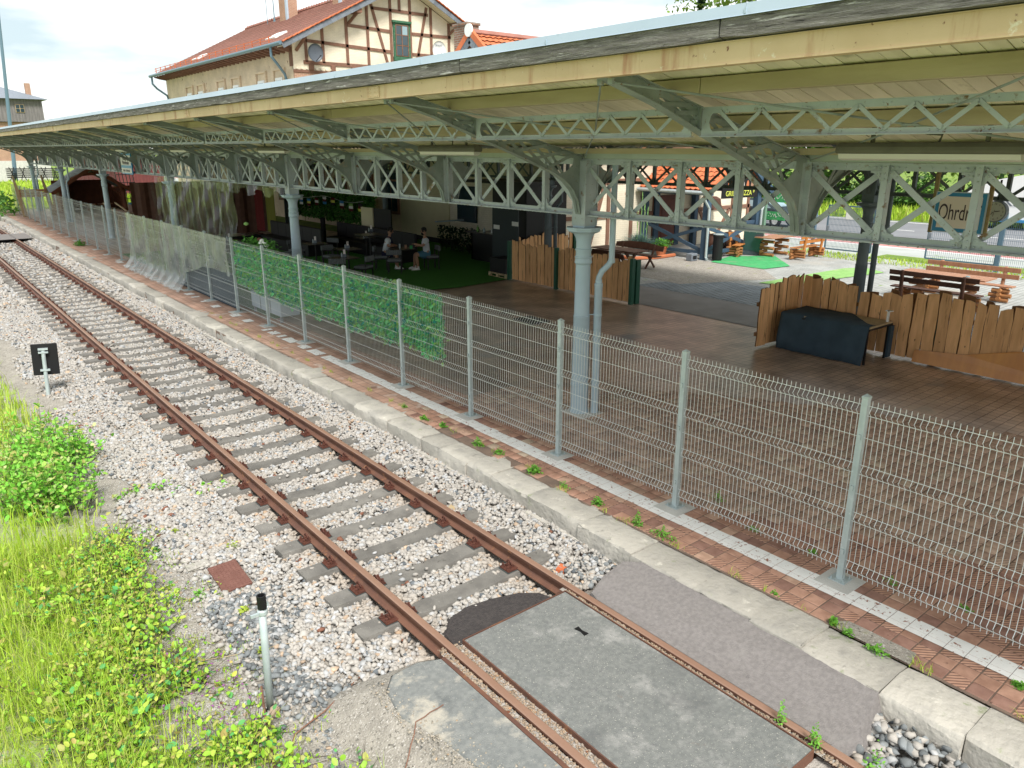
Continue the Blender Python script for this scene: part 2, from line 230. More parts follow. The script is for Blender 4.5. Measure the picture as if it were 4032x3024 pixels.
# ---------------------------------------------------------------- mesh helpers
WL = {}
def tag(o, label=None, cat=None, group=None, kind=None):
    if label: o['label'] = label
    if cat: o['category'] = cat
    if group: o['group'] = group
    if kind: o['kind'] = kind
    return o
def thing(name, label, cat, loc=(0, 0, 0), group=None, kind=None):
    o = bpy.data.objects.new(name, None); C.objects.link(o); o.location = loc; o.empty_display_size = .2
    WL[o.name] = Vector(loc); return tag(o, label, cat, group, kind)
class M:
    def __init__(s): s.v = []; s.f = []; s.mi = []; s.m = 0
    def add(s, vs, fs):
        k = len(s.v); s.v += [tuple(v) for v in vs]; s.f += [tuple(i + k for i in f) for f in fs]; s.mi += [s.m] * len(fs); return s
    def box(s, x0, x1, y0, y1, z0, z1):
        return s.add([(x0, y0, z0), (x1, y0, z0), (x1, y1, z0), (x0, y1, z0), (x0, y0, z1), (x1, y0, z1), (x1, y1, z1), (x0, y1, z1)],
                     [(0, 3, 2, 1), (4, 5, 6, 7), (0, 1, 5, 4), (1, 2, 6, 5), (2, 3, 7, 6), (3, 0, 4, 7)])
    def beam(s, p, q, w, h, up=(0, 0, 1)):
        p, q = Vector(p), Vector(q); d = (q - p).normalized(); up = Vector(up)
        a = d.cross(up); a = a.normalized() if a.length > 1e-5 else Vector((1, 0, 0)); b = a.cross(d).normalized(); a = a * w / 2; b = b * h / 2
        return s.add([p - a - b, p + a - b, p + a + b, p - a + b, q - a - b, q + a - b, q + a + b, q - a + b],
                     [(0, 1, 2, 3), (7, 6, 5, 4), (0, 4, 5, 1), (1, 5, 6, 2), (2, 6, 7, 3), (3, 7, 4, 0)])
    def tube(s, pts, r, n=8, cap=True):
        pts = [Vector(p) for p in pts]; rs = r if isinstance(r, (list, tuple)) else [r] * len(pts); rings = []; k = len(s.v)
        ref = None
        for i, p in enumerate(pts):
            d = (pts[min(i + 1, len(pts) - 1)] - pts[max(i - 1, 0)]).normalized()
            if ref is None: ref = Vector((0, 0, 1)) if abs(d.z) < .9 else Vector((1, 0, 0))
            a = (ref - d * ref.dot(d)).normalized(); ref = a; b = d.cross(a)
            for j in range(n):
                t = 2 * math.pi * j / n; s.v.append(tuple(p + (a * math.cos(t) + b * math.sin(t)) * rs[i]))
        for i in range(len(pts) - 1):
            for j in range(n):
                s.f.append((k + i * n + j, k + i * n + (j + 1) % n, k + (i + 1) * n + (j + 1) % n, k + (i + 1) * n + j)); s.mi.append(s.m)
        if cap:
            s.f.append(tuple(k + j for j in reversed(range(n)))); s.f.append(tuple(k + (len(pts) - 1) * n + j for j in range(n))); s.mi += [s.m] * 2
        return s
    def lathe(s, x, y, prof, n=16, ang0=0):
        k = len(s.v)
        for r, z in prof:
            for j in range(n):
                t = 2 * math.pi * j / n + ang0; s.v.append((x + r * math.cos(t), y + r * math.sin(t), z))
        for i in range(len(prof) - 1):
            for j in range(n):
                s.f.append((k + i * n + j, k + i * n + (j + 1) % n, k + (i + 1) * n + (j + 1) % n, k + (i + 1) * n + j)); s.mi.append(s.m)
        s.f.append(tuple(k + j for j in reversed(range(n)))); s.f.append(tuple(k + (len(prof) - 1) * n + j for j in range(n))); s.mi += [s.m] * 2
        return s
    def prism(s, poly, fa, fb):
        """poly: 2D points; fa / fb map a 2D point to the two 3D ends"""
        n = len(poly); k = len(s.v); s.v += [tuple(fa(*p)) for p in poly] + [tuple(fb(*p)) for p in poly]
        s.f.append(tuple(k + i for i in range(n))); s.f.append(tuple(k + n + i for i in reversed(range(n)))); s.mi += [s.m] * 2
        for i in range(n):
            j = (i + 1) % n; s.f.append((k + j, k + i, k + n + i, k + n + j)); s.mi.append(s.m)
        return s
    def quadsheet(s, grid):
        k = len(s.v); r, c = len(grid), len(grid[0])
        for row in grid: s.v += [tuple(p) for p in row]
        for i in range(r - 1):
            for j in range(c - 1):
                s.f.append((k + i * c + j, k + i * c + j + 1, k + (i + 1) * c + j + 1, k + (i + 1) * c + j)); s.mi.append(s.m)
        return s
    def mesh(s, name, mats, smooth=False, org=(0, 0, 0)):
        me = bpy.data.meshes.new(name); o = Vector(org)
        me.from_pydata([(v[0] - o.x, v[1] - o.y, v[2] - o.z) for v in s.v], [], s.f)
        mats = mats if isinstance(mats, (list, tuple)) else [mats]
        for mm in mats: me.materials.append(MT[mm] if isinstance(mm, str) else mm)
        if len(mats) > 1: me.polygons.foreach_set('material_index', s.mi)
        if smooth: me.polygons.foreach_set('use_smooth', [True] * len(s.f))
        me.update(); return me
    def build(s, name, mats, parent=None, smooth=False, bevel=0, label=None, cat=None, group=None, kind=None, local=False, seg=1, recenter=True):
        if parent is not None: org = (0, 0, 0) if local else WLof(parent)
        elif kind in ('structure', 'stuff') or not recenter: org = (0, 0, 0)
        else:
            xs = [v[0] for v in s.v]; ys = [v[1] for v in s.v]; zs = [v[2] for v in s.v]; org = ((min(xs) + max(xs)) / 2, (min(ys) + max(ys)) / 2, min(zs))
        o = bpy.data.objects.new(name, s.mesh(name, mats, smooth, org)); C.objects.link(o)
        if parent is None: o.location = org; WL[o.name] = Vector(org)
        else: o.parent = parent; WL[o.name] = Vector(org)
        if bevel:
            md = o.modifiers.new('bevel', 'BEVEL'); md.width = bevel; md.segments = seg; md.limit_method = 'ANGLE'
        return tag(o, label, cat, group, kind)
def WLof(o):
    return WL[o.name]
def link_mesh(name, me, parent=None, loc=(0, 0, 0), rz=0, scale=None, kind=None, label=None):
    o = bpy.data.objects.new(name, me); C.objects.link(o); o.location = loc; o.rotation_euler = (0, 0, rz)
    if scale: o.scale = scale
    if parent: o.parent = parent
    return tag(o, label, kind=kind)
def copy_tree(o, parent=None, loc=None, rz=None):
    c = o.copy(); C.objects.link(c); c.parent = parent
    if loc is not None: c.location = loc
    if rz is not None: c.rotation_euler = (0, 0, rz)
    for ch in o.children: copy_tree(ch, c)
    return c
def np_mesh(name, V, F, mat, cols=None, parent=None, kind='stuff', label=None, smooth=False, cat=None):
    """V (n,3), F (m,k) same-size faces, cols per vertex (n,3)"""
    me = bpy.data.meshes.new(name); k = F.shape[1]
    me.vertices.add(len(V)); me.vertices.foreach_set('co', V.astype(np.float32).ravel())
    me.loops.add(F.size); me.loops.foreach_set('vertex_index', F.astype(np.int32).ravel())
    me.polygons.add(len(F)); me.polygons.foreach_set('loop_start', np.arange(0, F.size, k, dtype=np.int32)); me.polygons.foreach_set('loop_total', np.full(len(F), k, np.int32))
    if smooth: me.polygons.foreach_set('use_smooth', np.ones(len(F), bool))
    me.update(calc_edges=True); me.materials.append(MT[mat])
    if cols is not None:
        a = me.color_attributes.new('Col', 'FLOAT_COLOR', 'POINT'); a.data.foreach_set('color', np.concatenate([cols, np.ones((len(V), 1))], 1).astype(np.float32).ravel())
    me.validate()
    o = bpy.data.objects.new(name, me); C.objects.link(o)
    if parent: o.parent = parent
    WL[o.name] = Vector((0, 0, 0))
    return tag(o, label, cat, kind=kind)
rng = np.random.default_rng(11)
# ================================================================ GROUND
def sheet(name, poly, z, mat, parent=None, kind='structure'):
    mm = M(); mm.add([(x, y, z) for x, y in poly], [tuple(range(len(poly)))])
    return mm.build(name, mat, parent, kind=kind if parent is None else None)
def rect(name, x0, x1, y0, y1, z, mat, **k): return sheet(name, [(x0, y0), (x1, y0), (x1, y1), (x0, y1)], z, mat, **k)
rect('ground', -500, 700, -120, 800, -.46, 'grassg')
rect('grass_verge', 5.95, 500, 64, 500, -.03, 'grassg')
rect('grass_bank', 5.95, 500, -100, 64, -.035, 'grassg')
# track bed and the sandy strip beside it
bed = rect('track_bed', 1.55, 5.45, -3, 120, -.405, 'dirt')
sand_poly = [(-1.5, -3), (3.1, -3), (3.1, 5.4), (2.5, 6.2), (2.4, 9), (2.1, 30), (1.9, 60), (0.9, 60), (0.7, 14), (-1, 8)]
sheet('sandy_strip', sand_poly, -.399, 'sand')

s_ = M(); s_.quadsheet([[(x, y, z) for x, z in ((4.92, -.409), (5.1, -.385), (5.3, -.32), (5.6, -.255))] for y in (4.75, 20, 64)]); s_.build('ballast_shoulder', 'dirt', kind='structure')
# ---- platform floor
plat = rect('platform_paving', 5.9, 18.0, -8, 64, -.014, 'pavefar'); WL[plat.name] = Vector((0, 0, 0))
rect('paving_bed', 5.9, 7.2, -3, 10.2, -.009, 'joint')
rect('paving_strip', 5.9, 7.26, 9.6, 64, -.0065, 'pavestrip')
rect('concrete_floor', 15.75, 18.0, 8.0, 19.2, -.005, 'floorconc')
sheet('cobbled_yard', [(18.0, -8), (29.6, -8), (29.6, 21.5), (18.0, 21.5)], -.010, 'cobble')
sheet('blue_cobbled_yard', [(18.03, 6), (20.3, 6), (21.2, 10.2), (20.6, 15.5), (18.03, 16.0)], -.005, 'cobbleb')
sheet('bare_ground_patch', [(19.2, 15.2), (22.5, 13.8), (24.2, 15.5), (24.0, 19.6), (19.6, 20.4)], -.0045, 'sand')
rect('footway', 29.6, 34.0, -60, 120, -.012, 'pavegrey')
sheet('grass_strip', [(30.2, 9), (31.6, 9), (31.6, 14.5), (30.2, 14.5)], -.006, 'grassg')
rect('cycle_path', 34.2, 37.2, -60, 160, -.010, 'redpath')
rect('road', 37.6, 47.5, -80, 200, -.014, 'road')
for i, (x0, x1) in enumerate(((34.0, 34.2), (37.2, 37.6), (46.6, 46.8))): rect('road_edge_line', x0, x1, -60, 160, -.006, 'roadwhite')
mm = M()
for k in range(-8, 16): mm.add([(41.9, k * 6, -.008), (42.05, k * 6, -.008), (42.05, k * 6 + 3, -.008), (41.9, k * 6 + 3, -.008)], [(0, 1, 2, 3)])
mm.build('road_centre_line', 'roadwhite', kind='structure')
mm = M()       # bicycle marking on the red path
def ringm(cx, cy, r):
    g = []
    for j in range(17):
        t = 2 * math.pi * j / 16; g.append([(cx + r * math.cos(t), cy + r * math.sin(t), -.004), (cx + (r - .09) * math.cos(t), cy + (r - .09) * math.sin(t), -.004)])
    mm.quadsheet(g)
ringm(35.6, 10.8, .42); ringm(35.6, 12.3, .42)
for a, b in (((35.6, 10.8), (35.9, 11.5)), ((35.9, 11.5), (35.6, 12.3)), ((35.95, 11.2), (35.95, 12.0)), ((35.6, 10.8), (36.2, 11.2)), ((35.6, 12.3), (36.3, 12.1))):
    mm.beam((*a, -.004), (*b, -.004), .09, .002)
mm.build('bicycle_marking', 'roadwhite', kind='structure')

# clay tiles as geometry
rib = PM('ribbed_clay_tile', (1, 1, 1), (.78, .74, .72), 9, .75, .3, 70, vcol=True, spots=[((.10, .055, .04), 7, .66, .08)], bdist=.006)
_t = rib.node_tree; _N = _t.nodes; _w = _N.new('ShaderNodeTexWave'); _w.bands_direction = 'DIAGONAL'; _w.inputs['Scale'].default_value = 13.0
_tc = [n for n in _N if n.type == 'TEX_COORD'][0]; _t.links.new(_tc.outputs['Object'], _w.inputs['Vector'])
_b = _N['Principled BSDF']; _l = _b.inputs['Base Color'].links[0].from_socket; _mm = _N.new('ShaderNodeMix'); _mm.data_type = 'RGBA'; _mm.blend_type = 'MULTIPLY'; _mm.inputs['Factor'].default_value = 1
_mr = _N.new('ShaderNodeMapRange'); _mr.inputs[1].default_value = .15; _mr.inputs[2].default_value = .5; _mr.inputs[3].default_value = .42; _mr.inputs[4].default_value = 1.1
_t.links.new(_w.outputs['Fac'], _mr.inputs[0]); _t.links.new(_l, _mm.inputs['A']); _t.links.new(_mr.outputs[0], _mm.inputs['B']); _t.links.new(_mm.outputs['Result'], _b.inputs['Base Color'])
MT['rib'] = rib
P = .1667
tiles = []
for i in range(0, 43):
    for j in range(-4, 58):
        x = 5.925 + i * P; y = .443 + j * P
        if x < 6.07 and 2.05 < y < 2.62: continue
        if i == 0 and y > 6.3 and rnd.random() < .5: continue
        cx, cy = x + P / 2, y + P / 2
        a = math.atan2(cx, cy) - YAW
        if abs(a) > R(44): continue
        d = math.hypot(cx, cy)
        if d > 13: continue
        tiles.append((d, x, y))
tiles.sort()
def tile_geo(x, y, r):
    g = .0045 + .002 * r.random(); z = -.004 * r.random(); tl = [(-.0018 + .0036 * r.random()) for _ in range(4)]; c = .005
    x0, x1, y0, y1 = x + g, x + P - g, y + g, y + P - g
    V = [(x0, y0, -.02), (x1, y0, -.02), (x1, y1, -.02), (x0, y1, -.02), (x0, y0, z - c + tl[0]), (x1, y0, z - c + tl[1]), (x1, y1, z - c + tl[2]), (x0, y1, z - c + tl[3]),
         (x0 + c, y0 + c, z + tl[0]), (x1 - c, y0 + c, z + tl[1]), (x1 - c, y1 - c, z + tl[2]), (x0 + c, y1 - c, z + tl[3])]
    F = [(0, 1, 5, 4), (1, 2, 6, 5), (2, 3, 7, 6), (3, 0, 4, 7), (4, 5, 9, 8), (5, 6, 10, 9), (6, 7, 11, 10), (7, 4, 8, 11), (8, 9, 10, 11)]
    return V, F
def tile_col(x, y, r):
    q = r.random()
    base = np.array([.40, .205, .135]) if q < .55 else (np.array([.47, .27, .18]) if q < .78 else (np.array([.27, .135, .095]) if q < .94 else np.array([.50, .35, .24])))
    if x > 6.9: base = base * .42 + np.array([.205, .150, .112])
    return np.minimum(base * (.88 + .24 * r.random()) * (np.array([1.28, 1.46, 1.62]) if x < 6.9 else np.array([1.45, 1.62, 1.75])), .8)
# deep-set tile cache of a few shapes shared by the single tiles
shapes = []
for s in range(16):
    V, F = tile_geo(0, 0, rnd); me = bpy.data.meshes.new('paving_tile'); me.from_pydata(V, [], F); me.materials.append(MT['rib' if s % 3 == 0 else 'tile'])
    a = me.color_attributes.new('Col', 'FLOAT_COLOR', 'POINT'); c = tile_col(6, 2, rnd)
    for d in a.data: d.color = (*c, 1)
    shapes.append(me)
for d, x, y in tiles[:295]: link_mesh('paving_tile', rnd.choice(shapes), plat, (x, y, 0))


bufs = {'tile': ([], [], []), 'rib': ([], [], [])}
for d, x, y in tiles[295:]:
    b = bufs['rib' if rnd.random() < .33 else 'tile']; V, F = tile_geo(x, y, rnd); k = len(b[0]); b[0].extend(V); b[1].extend([tuple(i + k for i in f) for f in F]); b[2].extend([tile_col(x, y, rnd)] * len(V))
for kx, b in bufs.items(): np_mesh('paving_tiles', np.array(b[0]), np.array(b[1]), kx, np.array(b[2]), parent=plat, kind='stuff')
sheet('mortar_patch', [(5.90, 2.02), (6.09, 2.05), (6.09, 2.64), (6.0, 2.72), (5.90, 2.66)], .002, 'sand')
# painted line, one piece on each tile length
mm = M()
for j in range(-3, 190):
    y = .443 + j * P
    if y > 14 and rnd.random() < .55: continue
    x0 = 6.35 + rnd.uniform(-.006, .006); x1 = 6.595 + rnd.uniform(-.006, .006)
    if y > 8: x0 += rnd.uniform(0, .02); x1 -= rnd.uniform(0, .02)
    for (a, b_) in ((x0, 6.427), (6.429, x1)): mm.add([(a, y + .002, .0035), (b_, y + .002, .0035), (b_, y + P - .002, .0035), (a, y + P - .002, .0035)], [(0, 1, 2, 3)])
wl = mm.build('white_line', 'tilew', kind='structure')

# ---- kerb of big worn stones
kerb = thing('platform_kerb', None, None, (0, 0, 0), kind='structure')
joints = [-2.2, -1.1, -.2, .62, 1.41, 2.04, 2.73, 3.24, 3.9, 4.72, 5.55, 6.51, 7.26, 7.8, 8.49, 8.99, 9.95, 11.02, 11.94, 12.85, 13.61, 14.6, 15.5, 16.6, 17.4, 18.11, 18.76]
while joints[-1] < 62: joints.append(joints[-1] + rnd.uniform(.85, 1.15))
def kerb_stone(y0, y1):
    g = .002 + .004 * rnd.random(); y0 += g; y1 -= g; n = max(3, int((y1 - y0) / .09)) if y0 < 20 else 3
    flat = 2.0 < y0 + .1 < 5.5; top = -.008 + rnd.uniform(-.018, .010); back = 5.93 if y0 < 6.5 else 6.05; bx = rnd.uniform(-.022, .02)
    r_ = .022 if flat else rnd.uniform(.040, .06)
    prof = [(5.435, -.40), (5.425, -.16), (5.425, top - r_), (5.425 + r_ * .3, top - r_ * .3), (5.425 + r_, top), (5.60, top + .004), (5.78, top), (back, top - .008), (back, -.40)]
    V = []; F = []
    for i in range(n + 1):
        t = i / n; y = y0 + (y1 - y0) * t; e = (.004 if flat else .008) if i in (0, n) else 0
        for q, (x, z) in enumerate(prof):
            jx = rnd.gauss(0, .006) if 0 < q < 8 else 0; jz = rnd.gauss(0, .0045) if 1 < q < 8 else 0
            wob = .012 * math.sin(y * 2.1 + q) if not flat else .003 * math.sin(y * 3)
            xx = x + (float(np.interp(y, [2.3, 5.0, 7.0, 20], [0, .03, .085, .12])) if q < 5 else 0) + bx + jx + (wob if q < 5 else 0) + (e if q < 4 else (-e if q > 7 else 0)); V.append((xx, y + rnd.gauss(0, .003), z + jz - (e if 3 < q < 8 else 0)))
    k = len(prof)
    for i in range(n):
        for q in range(k): F.append((i * k + q, i * k + (q + 1) % k, (i + 1) * k + (q + 1) % k, (i + 1) * k + q))
    F.append(tuple(range(k))); F.append(tuple(n * k + q for q in reversed(range(k))))
    s = M(); s.add(V, F); return s
for a, b in zip(joints, joints[1:]):
    kerb_stone(a, b).build('kerb_stone', 'kerb', kerb, smooth=True).modifiers.new('es', 'EDGE_SPLIT').split_angle = R(28)
s = M(); s.box(5.57, 5.92, -3, 62, -.42, -.05); s.build('kerb_joint_fill', 'joint', kerb)
s = M()                      # rough footing under the stones
y = 5.2
while y < 40:
    l = rnd.uniform(.3, .9); x0 = 5.45 + rnd.uniform(-.02, .02)
    if rnd.random() < .75: s.beam((x0 + .03, y, -.235), (x0 + .03 + rnd.uniform(-.01, .01), y + l, -.235), .06, rnd.uniform(.05, .08))
    y += l + rnd.uniform(.02, .2)
s.build('kerb_footing', 'kerb', kerb)

# ================================================================ RAILWAY TRACK
track = thing('railway_track', 'rusty single railway track on concrete sleepers beside the platform kerb', 'railway track', (3.94, 5, -.32))
def rail_mesh(x, name='rail'):
    h = -.150; pr = [(-.07, h - .149), (.07, h - .149), (.07, h - .138), (.022, h - .125), (.009, h - .112), (.009, h - .052), (.034, h - .038), (.036, h - .008), (.028, h - .001), (.012, h), (-.012, h), (-.028, h - .001), (-.036, h - .008), (-.034, h - .038), (-.009, h - .052), (-.009, h - .112), (-.022, h - .125), (-.07, h - .138)]
    s = M(); s.prism(pr, lambda a, b: (x + a, -3, b), lambda a, b: (x + a, 75, b))
    s.mi = [0] * len(s.f)
    for i in range(len(pr)):
        if i in (7, 8, 9, 10, 11): s.mi[2 + i] = 1
    return s.build(name, ['rail', 'railtop'], track)
rail_mesh(3.186); rail_mesh(4.691)
SY0, SD = 10.24, .651
V = []; F = []
s = M(); n = 10
for i in range(n + 1):
    x = -1.2 + 2.4 * i / n; dip = -.035 * max(0, 1 - (abs(x) / .55) ** 2)
    w0, w1 = .145, .115
    s.v += [(x, -w0, -.17), (x, -w1, dip), (x, w1, dip), (x, w0, -.17)]
for i in range(n):
    for q in range(4): s.f.append((i * 4 + q, i * 4 + (q + 1) % 4, (i + 1) * 4 + (q + 1) % 4, (i + 1) * 4 + q)); s.mi.append(0)
s.f += [(3, 2, 1, 0), (n * 4, n * 4 + 1, n * 4 + 2, n * 4 + 3)]; s.mi += [0, 0]
sl_me = s.mesh('sleeper', 'sleeper')
s = M(); s.m = 1; s.box(-.185, .185, -.085, .085, -.001, .006); s.m = 0; s.box(-.175, .175, -.078, .078, .006, .022)
for sx in (-1, 1):
    for sy in (-1, 1):
        s.lathe(sx * .152, sy * .048, [(.024, .02), (.024, .034), (.015, .036), (.015, .062), (.009, .066)], 6)
    s.box(sx * .095 - .028, sx * .095 + .028, -.04, .04, .02, .05)
    s.lathe(sx * .10, 0, [(.022, .05), (.022, .068), (.011, .07), (.011, .095)], 6)
    ring = [(sx * .10, .042 * math.cos(t), .062 + .036 * math.sin(t)) for t in [math.pi * q / 8 for q in range(9)]]
    s.tube(ring, .010, 5)
fa_me = s.mesh('rail_fastening', ['fast', 'pad'])
k = -7
ys = []
while SY0 + k * SD < 60: ys.append(SY0 + k * SD); k += 1
for y in ys:
    o = link_mesh('sleeper', sl_me, track, (rnd.uniform(-.02, .02), y - 5, .012 + rnd.uniform(-.004, .004)), rz=rnd.gauss(0, .004))
    if y < 50:
        for x in (3.186, 4.691): link_mesh('rail_fastening', fa_me, o, (x - 3.94, 0, 0))
# ---- level crossing panels
cx = thing('crossing_panel', 'large grey-green concrete slab between the rails of the foot crossing', 'crossing slab', (3.96, 3.46, -.32))
s = M(); s.box(3.335, 4.585, 2.11, 4.80, -.32, -.158); s.build('slab', 'slab', cx, bevel=.008)
s = M(); s.box(3.322, 3.333, 2.105, 4.805, -.30, -.152); s.box(4.587, 4.597, 2.105, 4.805, -.30, -.154); s.box(3.333, 4.587, 4.802, 4.81, -.30, -.154); s.box(3.333, 4.587, 2.098, 2.108, -.30, -.154); s.build('steel_edging', 'rail', cx)
s = M(); s.prism([(-.022, -.055), (.022, -.055), (.010, 0), (.022, .055), (-.022, .055), (-.010, 0)], lambda a, b: (4.25 + a * 1.2, 4.22 + b * 1.2, -.1575), lambda a, b: (4.25 + a * 1.2, 4.22 + b * 1.2, -.150)); s.build('lifting_slot', 'black', cx)
s = M(); s.add([(4.735, 2.05, -.162), (5.02, 1.98, -.14), (5.36, 2.03, -.06), (5.44, 2.05, -.03), (5.44, 4.55, -.03), (5.34, 4.72, -.06), (5.05, 4.72, -.12), (4.78, 4.62, -.16), (4.735, 4.50, -.162)], [(0, 1, 2, 7, 8), (2, 3, 4, 5, 6, 7)])
s.add([(4.735, 4.50, -.162), (4.78, 4.62, -.16), (5.05, 4.72, -.12), (5.34, 4.72, -.06), (5.34, 4.8, -.41), (5.05, 4.85, -.41), (4.74, 4.72, -.41)], [(0, 1, 6), (1, 2, 5, 6), (2, 3, 4, 5)])
s.add([(4.735, 2.05, -.162), (5.02, 1.98, -.14), (5.36, 2.03, -.06), (5.36, 1.9, -.41), (5.02, 1.85, -.41), (4.735, 1.92, -.41)], [(0, 5, 4, 1), (1, 4, 3, 2)])
s.add([(5.44, 2.05, -.03), (5.46, 1.9, -.41), (5.36, 1.9, -.41), (5.36, 2.03, -.06)], [(0, 1, 2, 3)])
s.build('asphalt_infill', 'asphalt', kind='structure')
s = M(); pts = [(3.30, 4.82), (4.58, 4.82), (4.58, 5.0), (4.54, 5.13), (4.38, 5.27), (4.1, 5.36), (3.83, 5.41), (3.58, 5.36), (3.38, 5.16)]
s.add([(x, y, -.285 if y < 4.9 else -.325) for x, y in pts] + [(x + (x - 3.9) * .12, y + (.12 if y > 4.9 else 0), -.41) for x, y in pts], [tuple(range(9))] + [(i, 9 + i, 9 + (i + 1) % 9, (i + 1) % 9) for i in range(9)])
s.build('tarmac_patch', 'asphdark', kind='structure')
s = M(); pts = [(3.035, 2.0), (3.035, 4.72), (2.84, 4.81), (2.60, 4.80), (2.47, 4.66), (2.40, 4.34), (2.53, 3.95), (2.57, 3.52), (2.76, 3.18), (2.88, 2.6), (2.98, 2.0)]
s.add([(x, y, -.172) for x, y in pts] + [((x - .16 if x < 3 else x), y + (.12 if y > 4.6 else 0), -.41) for x, y in pts], [tuple(range(11))] + [((i + 1) % 11, 11 + (i + 1) % 11, 11 + i, i) for i in range(11)])
s.build('outer_crossing_slab', 'slabworn', kind='structure')
s = M(); s.add([(x + (-.012 if x < 3 else 0), y + (.012 if y > 4.6 else 0), -.182) for x, y in pts] + [(x - .45 if x < 3.03 else x, y + (.35 if y > 4.6 else 0), -.398) for x, y in pts], [((i + 1) % 11, 11 + (i + 1) % 11, 11 + i, i) for i in range(11)]); s.build('sand_apron', 'sand', kind='structure', smooth=True)
s = M(); s.box(3.038, 3.075, 1.9, 4.72, -.30, -.168); s.build('steel_edge_strip', 'rail', kind='structure')
s = M(); s.add([(3.078, 1.0, -.185), (3.14, 1.0, -.185), (3.14, 4.78, -.185), (3.078, 4.78, -.185)], [(0, 1, 2, 3)]); s.add([(3.232, 1, -.20), (3.32, 1, -.20), (3.32, 4.8, -.20), (3.232, 4.8, -.20)], [(0, 1, 2, 3)]); s.add([(4.60, 1, -.19), (4.65, 1, -.19), (4.65, 4.9, -.19), (4.60, 4.9, -.19)], [(0, 1, 2, 3)]); s.build('flangeway_grit', 'dirt', kind='structure')

# ================================================================ BALLAST
ph = (1 + 5 ** .5) / 2
ICO = np.array([(-1, ph, 0), (1, ph, 0), (-1, -ph, 0), (1, -ph, 0), (0, -1, ph), (0, 1, ph), (0, -1, -ph), (0, 1, -ph), (ph, 0, -1), (ph, 0, 1), (-ph, 0, -1), (-ph, 0, 1)]) / 1.9
ICF = np.array([(0, 11, 5), (0, 5, 1), (0, 1, 7), (0, 7, 10), (0, 10, 11), (1, 5, 9), (5, 11, 4), (11, 10, 2), (10, 7, 6), (7, 1, 8), (3, 9, 4), (3, 4, 2), (3, 2, 6), (3, 6, 8), (3, 8, 9), (4, 9, 5), (2, 4, 11), (6, 2, 10), (8, 6, 7), (9, 8, 1)])
BX = np.array([(-1, -1, -1), (1, -1, -1), (1, 1, -1), (-1, 1, -1), (-1, -1, 1), (1, -1, 1), (1, 1, 1), (-1, 1, 1)]) * .62
BXF = np.array([(0, 1, 5), (0, 5, 4), (1, 2, 6), (1, 6, 5), (2, 3, 7), (2, 7, 6), (3, 0, 4), (3, 4, 7), (4, 5, 6), (4, 6, 7)])
def stones(P3, size, cols, base, faces, jit=.22):
    n = len(P3); nv = len(base)
    A = rng.uniform(0, 2 * math.pi, n); B = rng.normal(0, .5, n); 
    sc = np.stack([rng.uniform(.7, 1.35, n), rng.uniform(.6, 1.1, n), rng.uniform(.45, .85, n)], 1) * size[:, None]
    V = base[None] * (1 + rng.normal(0, jit, (n, nv, 1))) + rng.normal(0, jit * .5, (n, nv, 3))
    V = V * sc[:, None, :]
    ca, sa, cb, sb = np.cos(A)[:, None], np.sin(A)[:, None], np.cos(B)[:, None], np.sin(B)[:, None]
    y = V[..., 1] * cb - V[..., 2] * sb; z = V[..., 1] * sb + V[..., 2] * cb; x = V[..., 0]
    V = np.stack([x * ca - y * sa, x * sa + y * ca, z], -1) + P3[:, None, :]
    F = faces[None] + (np.arange(n) * nv)[:, None, None]
    return V.reshape(-1, 3), F.reshape(-1, 3), np.repeat(cols, nv, 0)
def stone_cols(X, Y):
    n = len(X); q = rng.random(n); c = np.tile(np.array([.50, .475, .44]), (n, 1)); c *= rng.uniform(.82, 1.10, n)[:, None]; X = np.asarray(X)
    c[q < .18] = np.array([.52, .53, .54]) * rng.uniform(.8, 1.1, (q < .18).sum())[:, None]
    mk = (q > .18) & (q < .225); c[mk] = np.array([.60, .46, .34]) * rng.uniform(.7, 1.1, mk.sum())[:, None]
    mk = (q > .24) & (q < .27); c[mk] = np.array([.17, .19, .21]) * rng.uniform(.7, 1.2, mk.sum())[:, None]
    mk = (q > .29) & (q < .296); c[mk] = np.array([.26, .12, .08])
    rr_ = np.clip(1 - np.minimum(abs(X - 3.186), abs(X - 4.691)) / .35, 0, 1)[:, None]; c = c * (1 - rr_ * np.array([.10, .20, .30]))
    dk = (((X < 2.35 + .25 * np.sin(Y * 3)) & (Y < 7.15) & (X > 1.75)) | ((X > 4.9) & (Y < 5.3) & (Y > 4.6)) ) & (rng.random(n) < .62 - .4 * np.clip((X - 2.0) / .5, 0, 1)) | ((Y < 2.2) & (rng.random(n) < .42))
    c[dk] = np.array([.24, .26, .27]) * rng.uniform(.6, 1.35, dk.sum())[:, None]
    return np.clip(c, .02, .8)
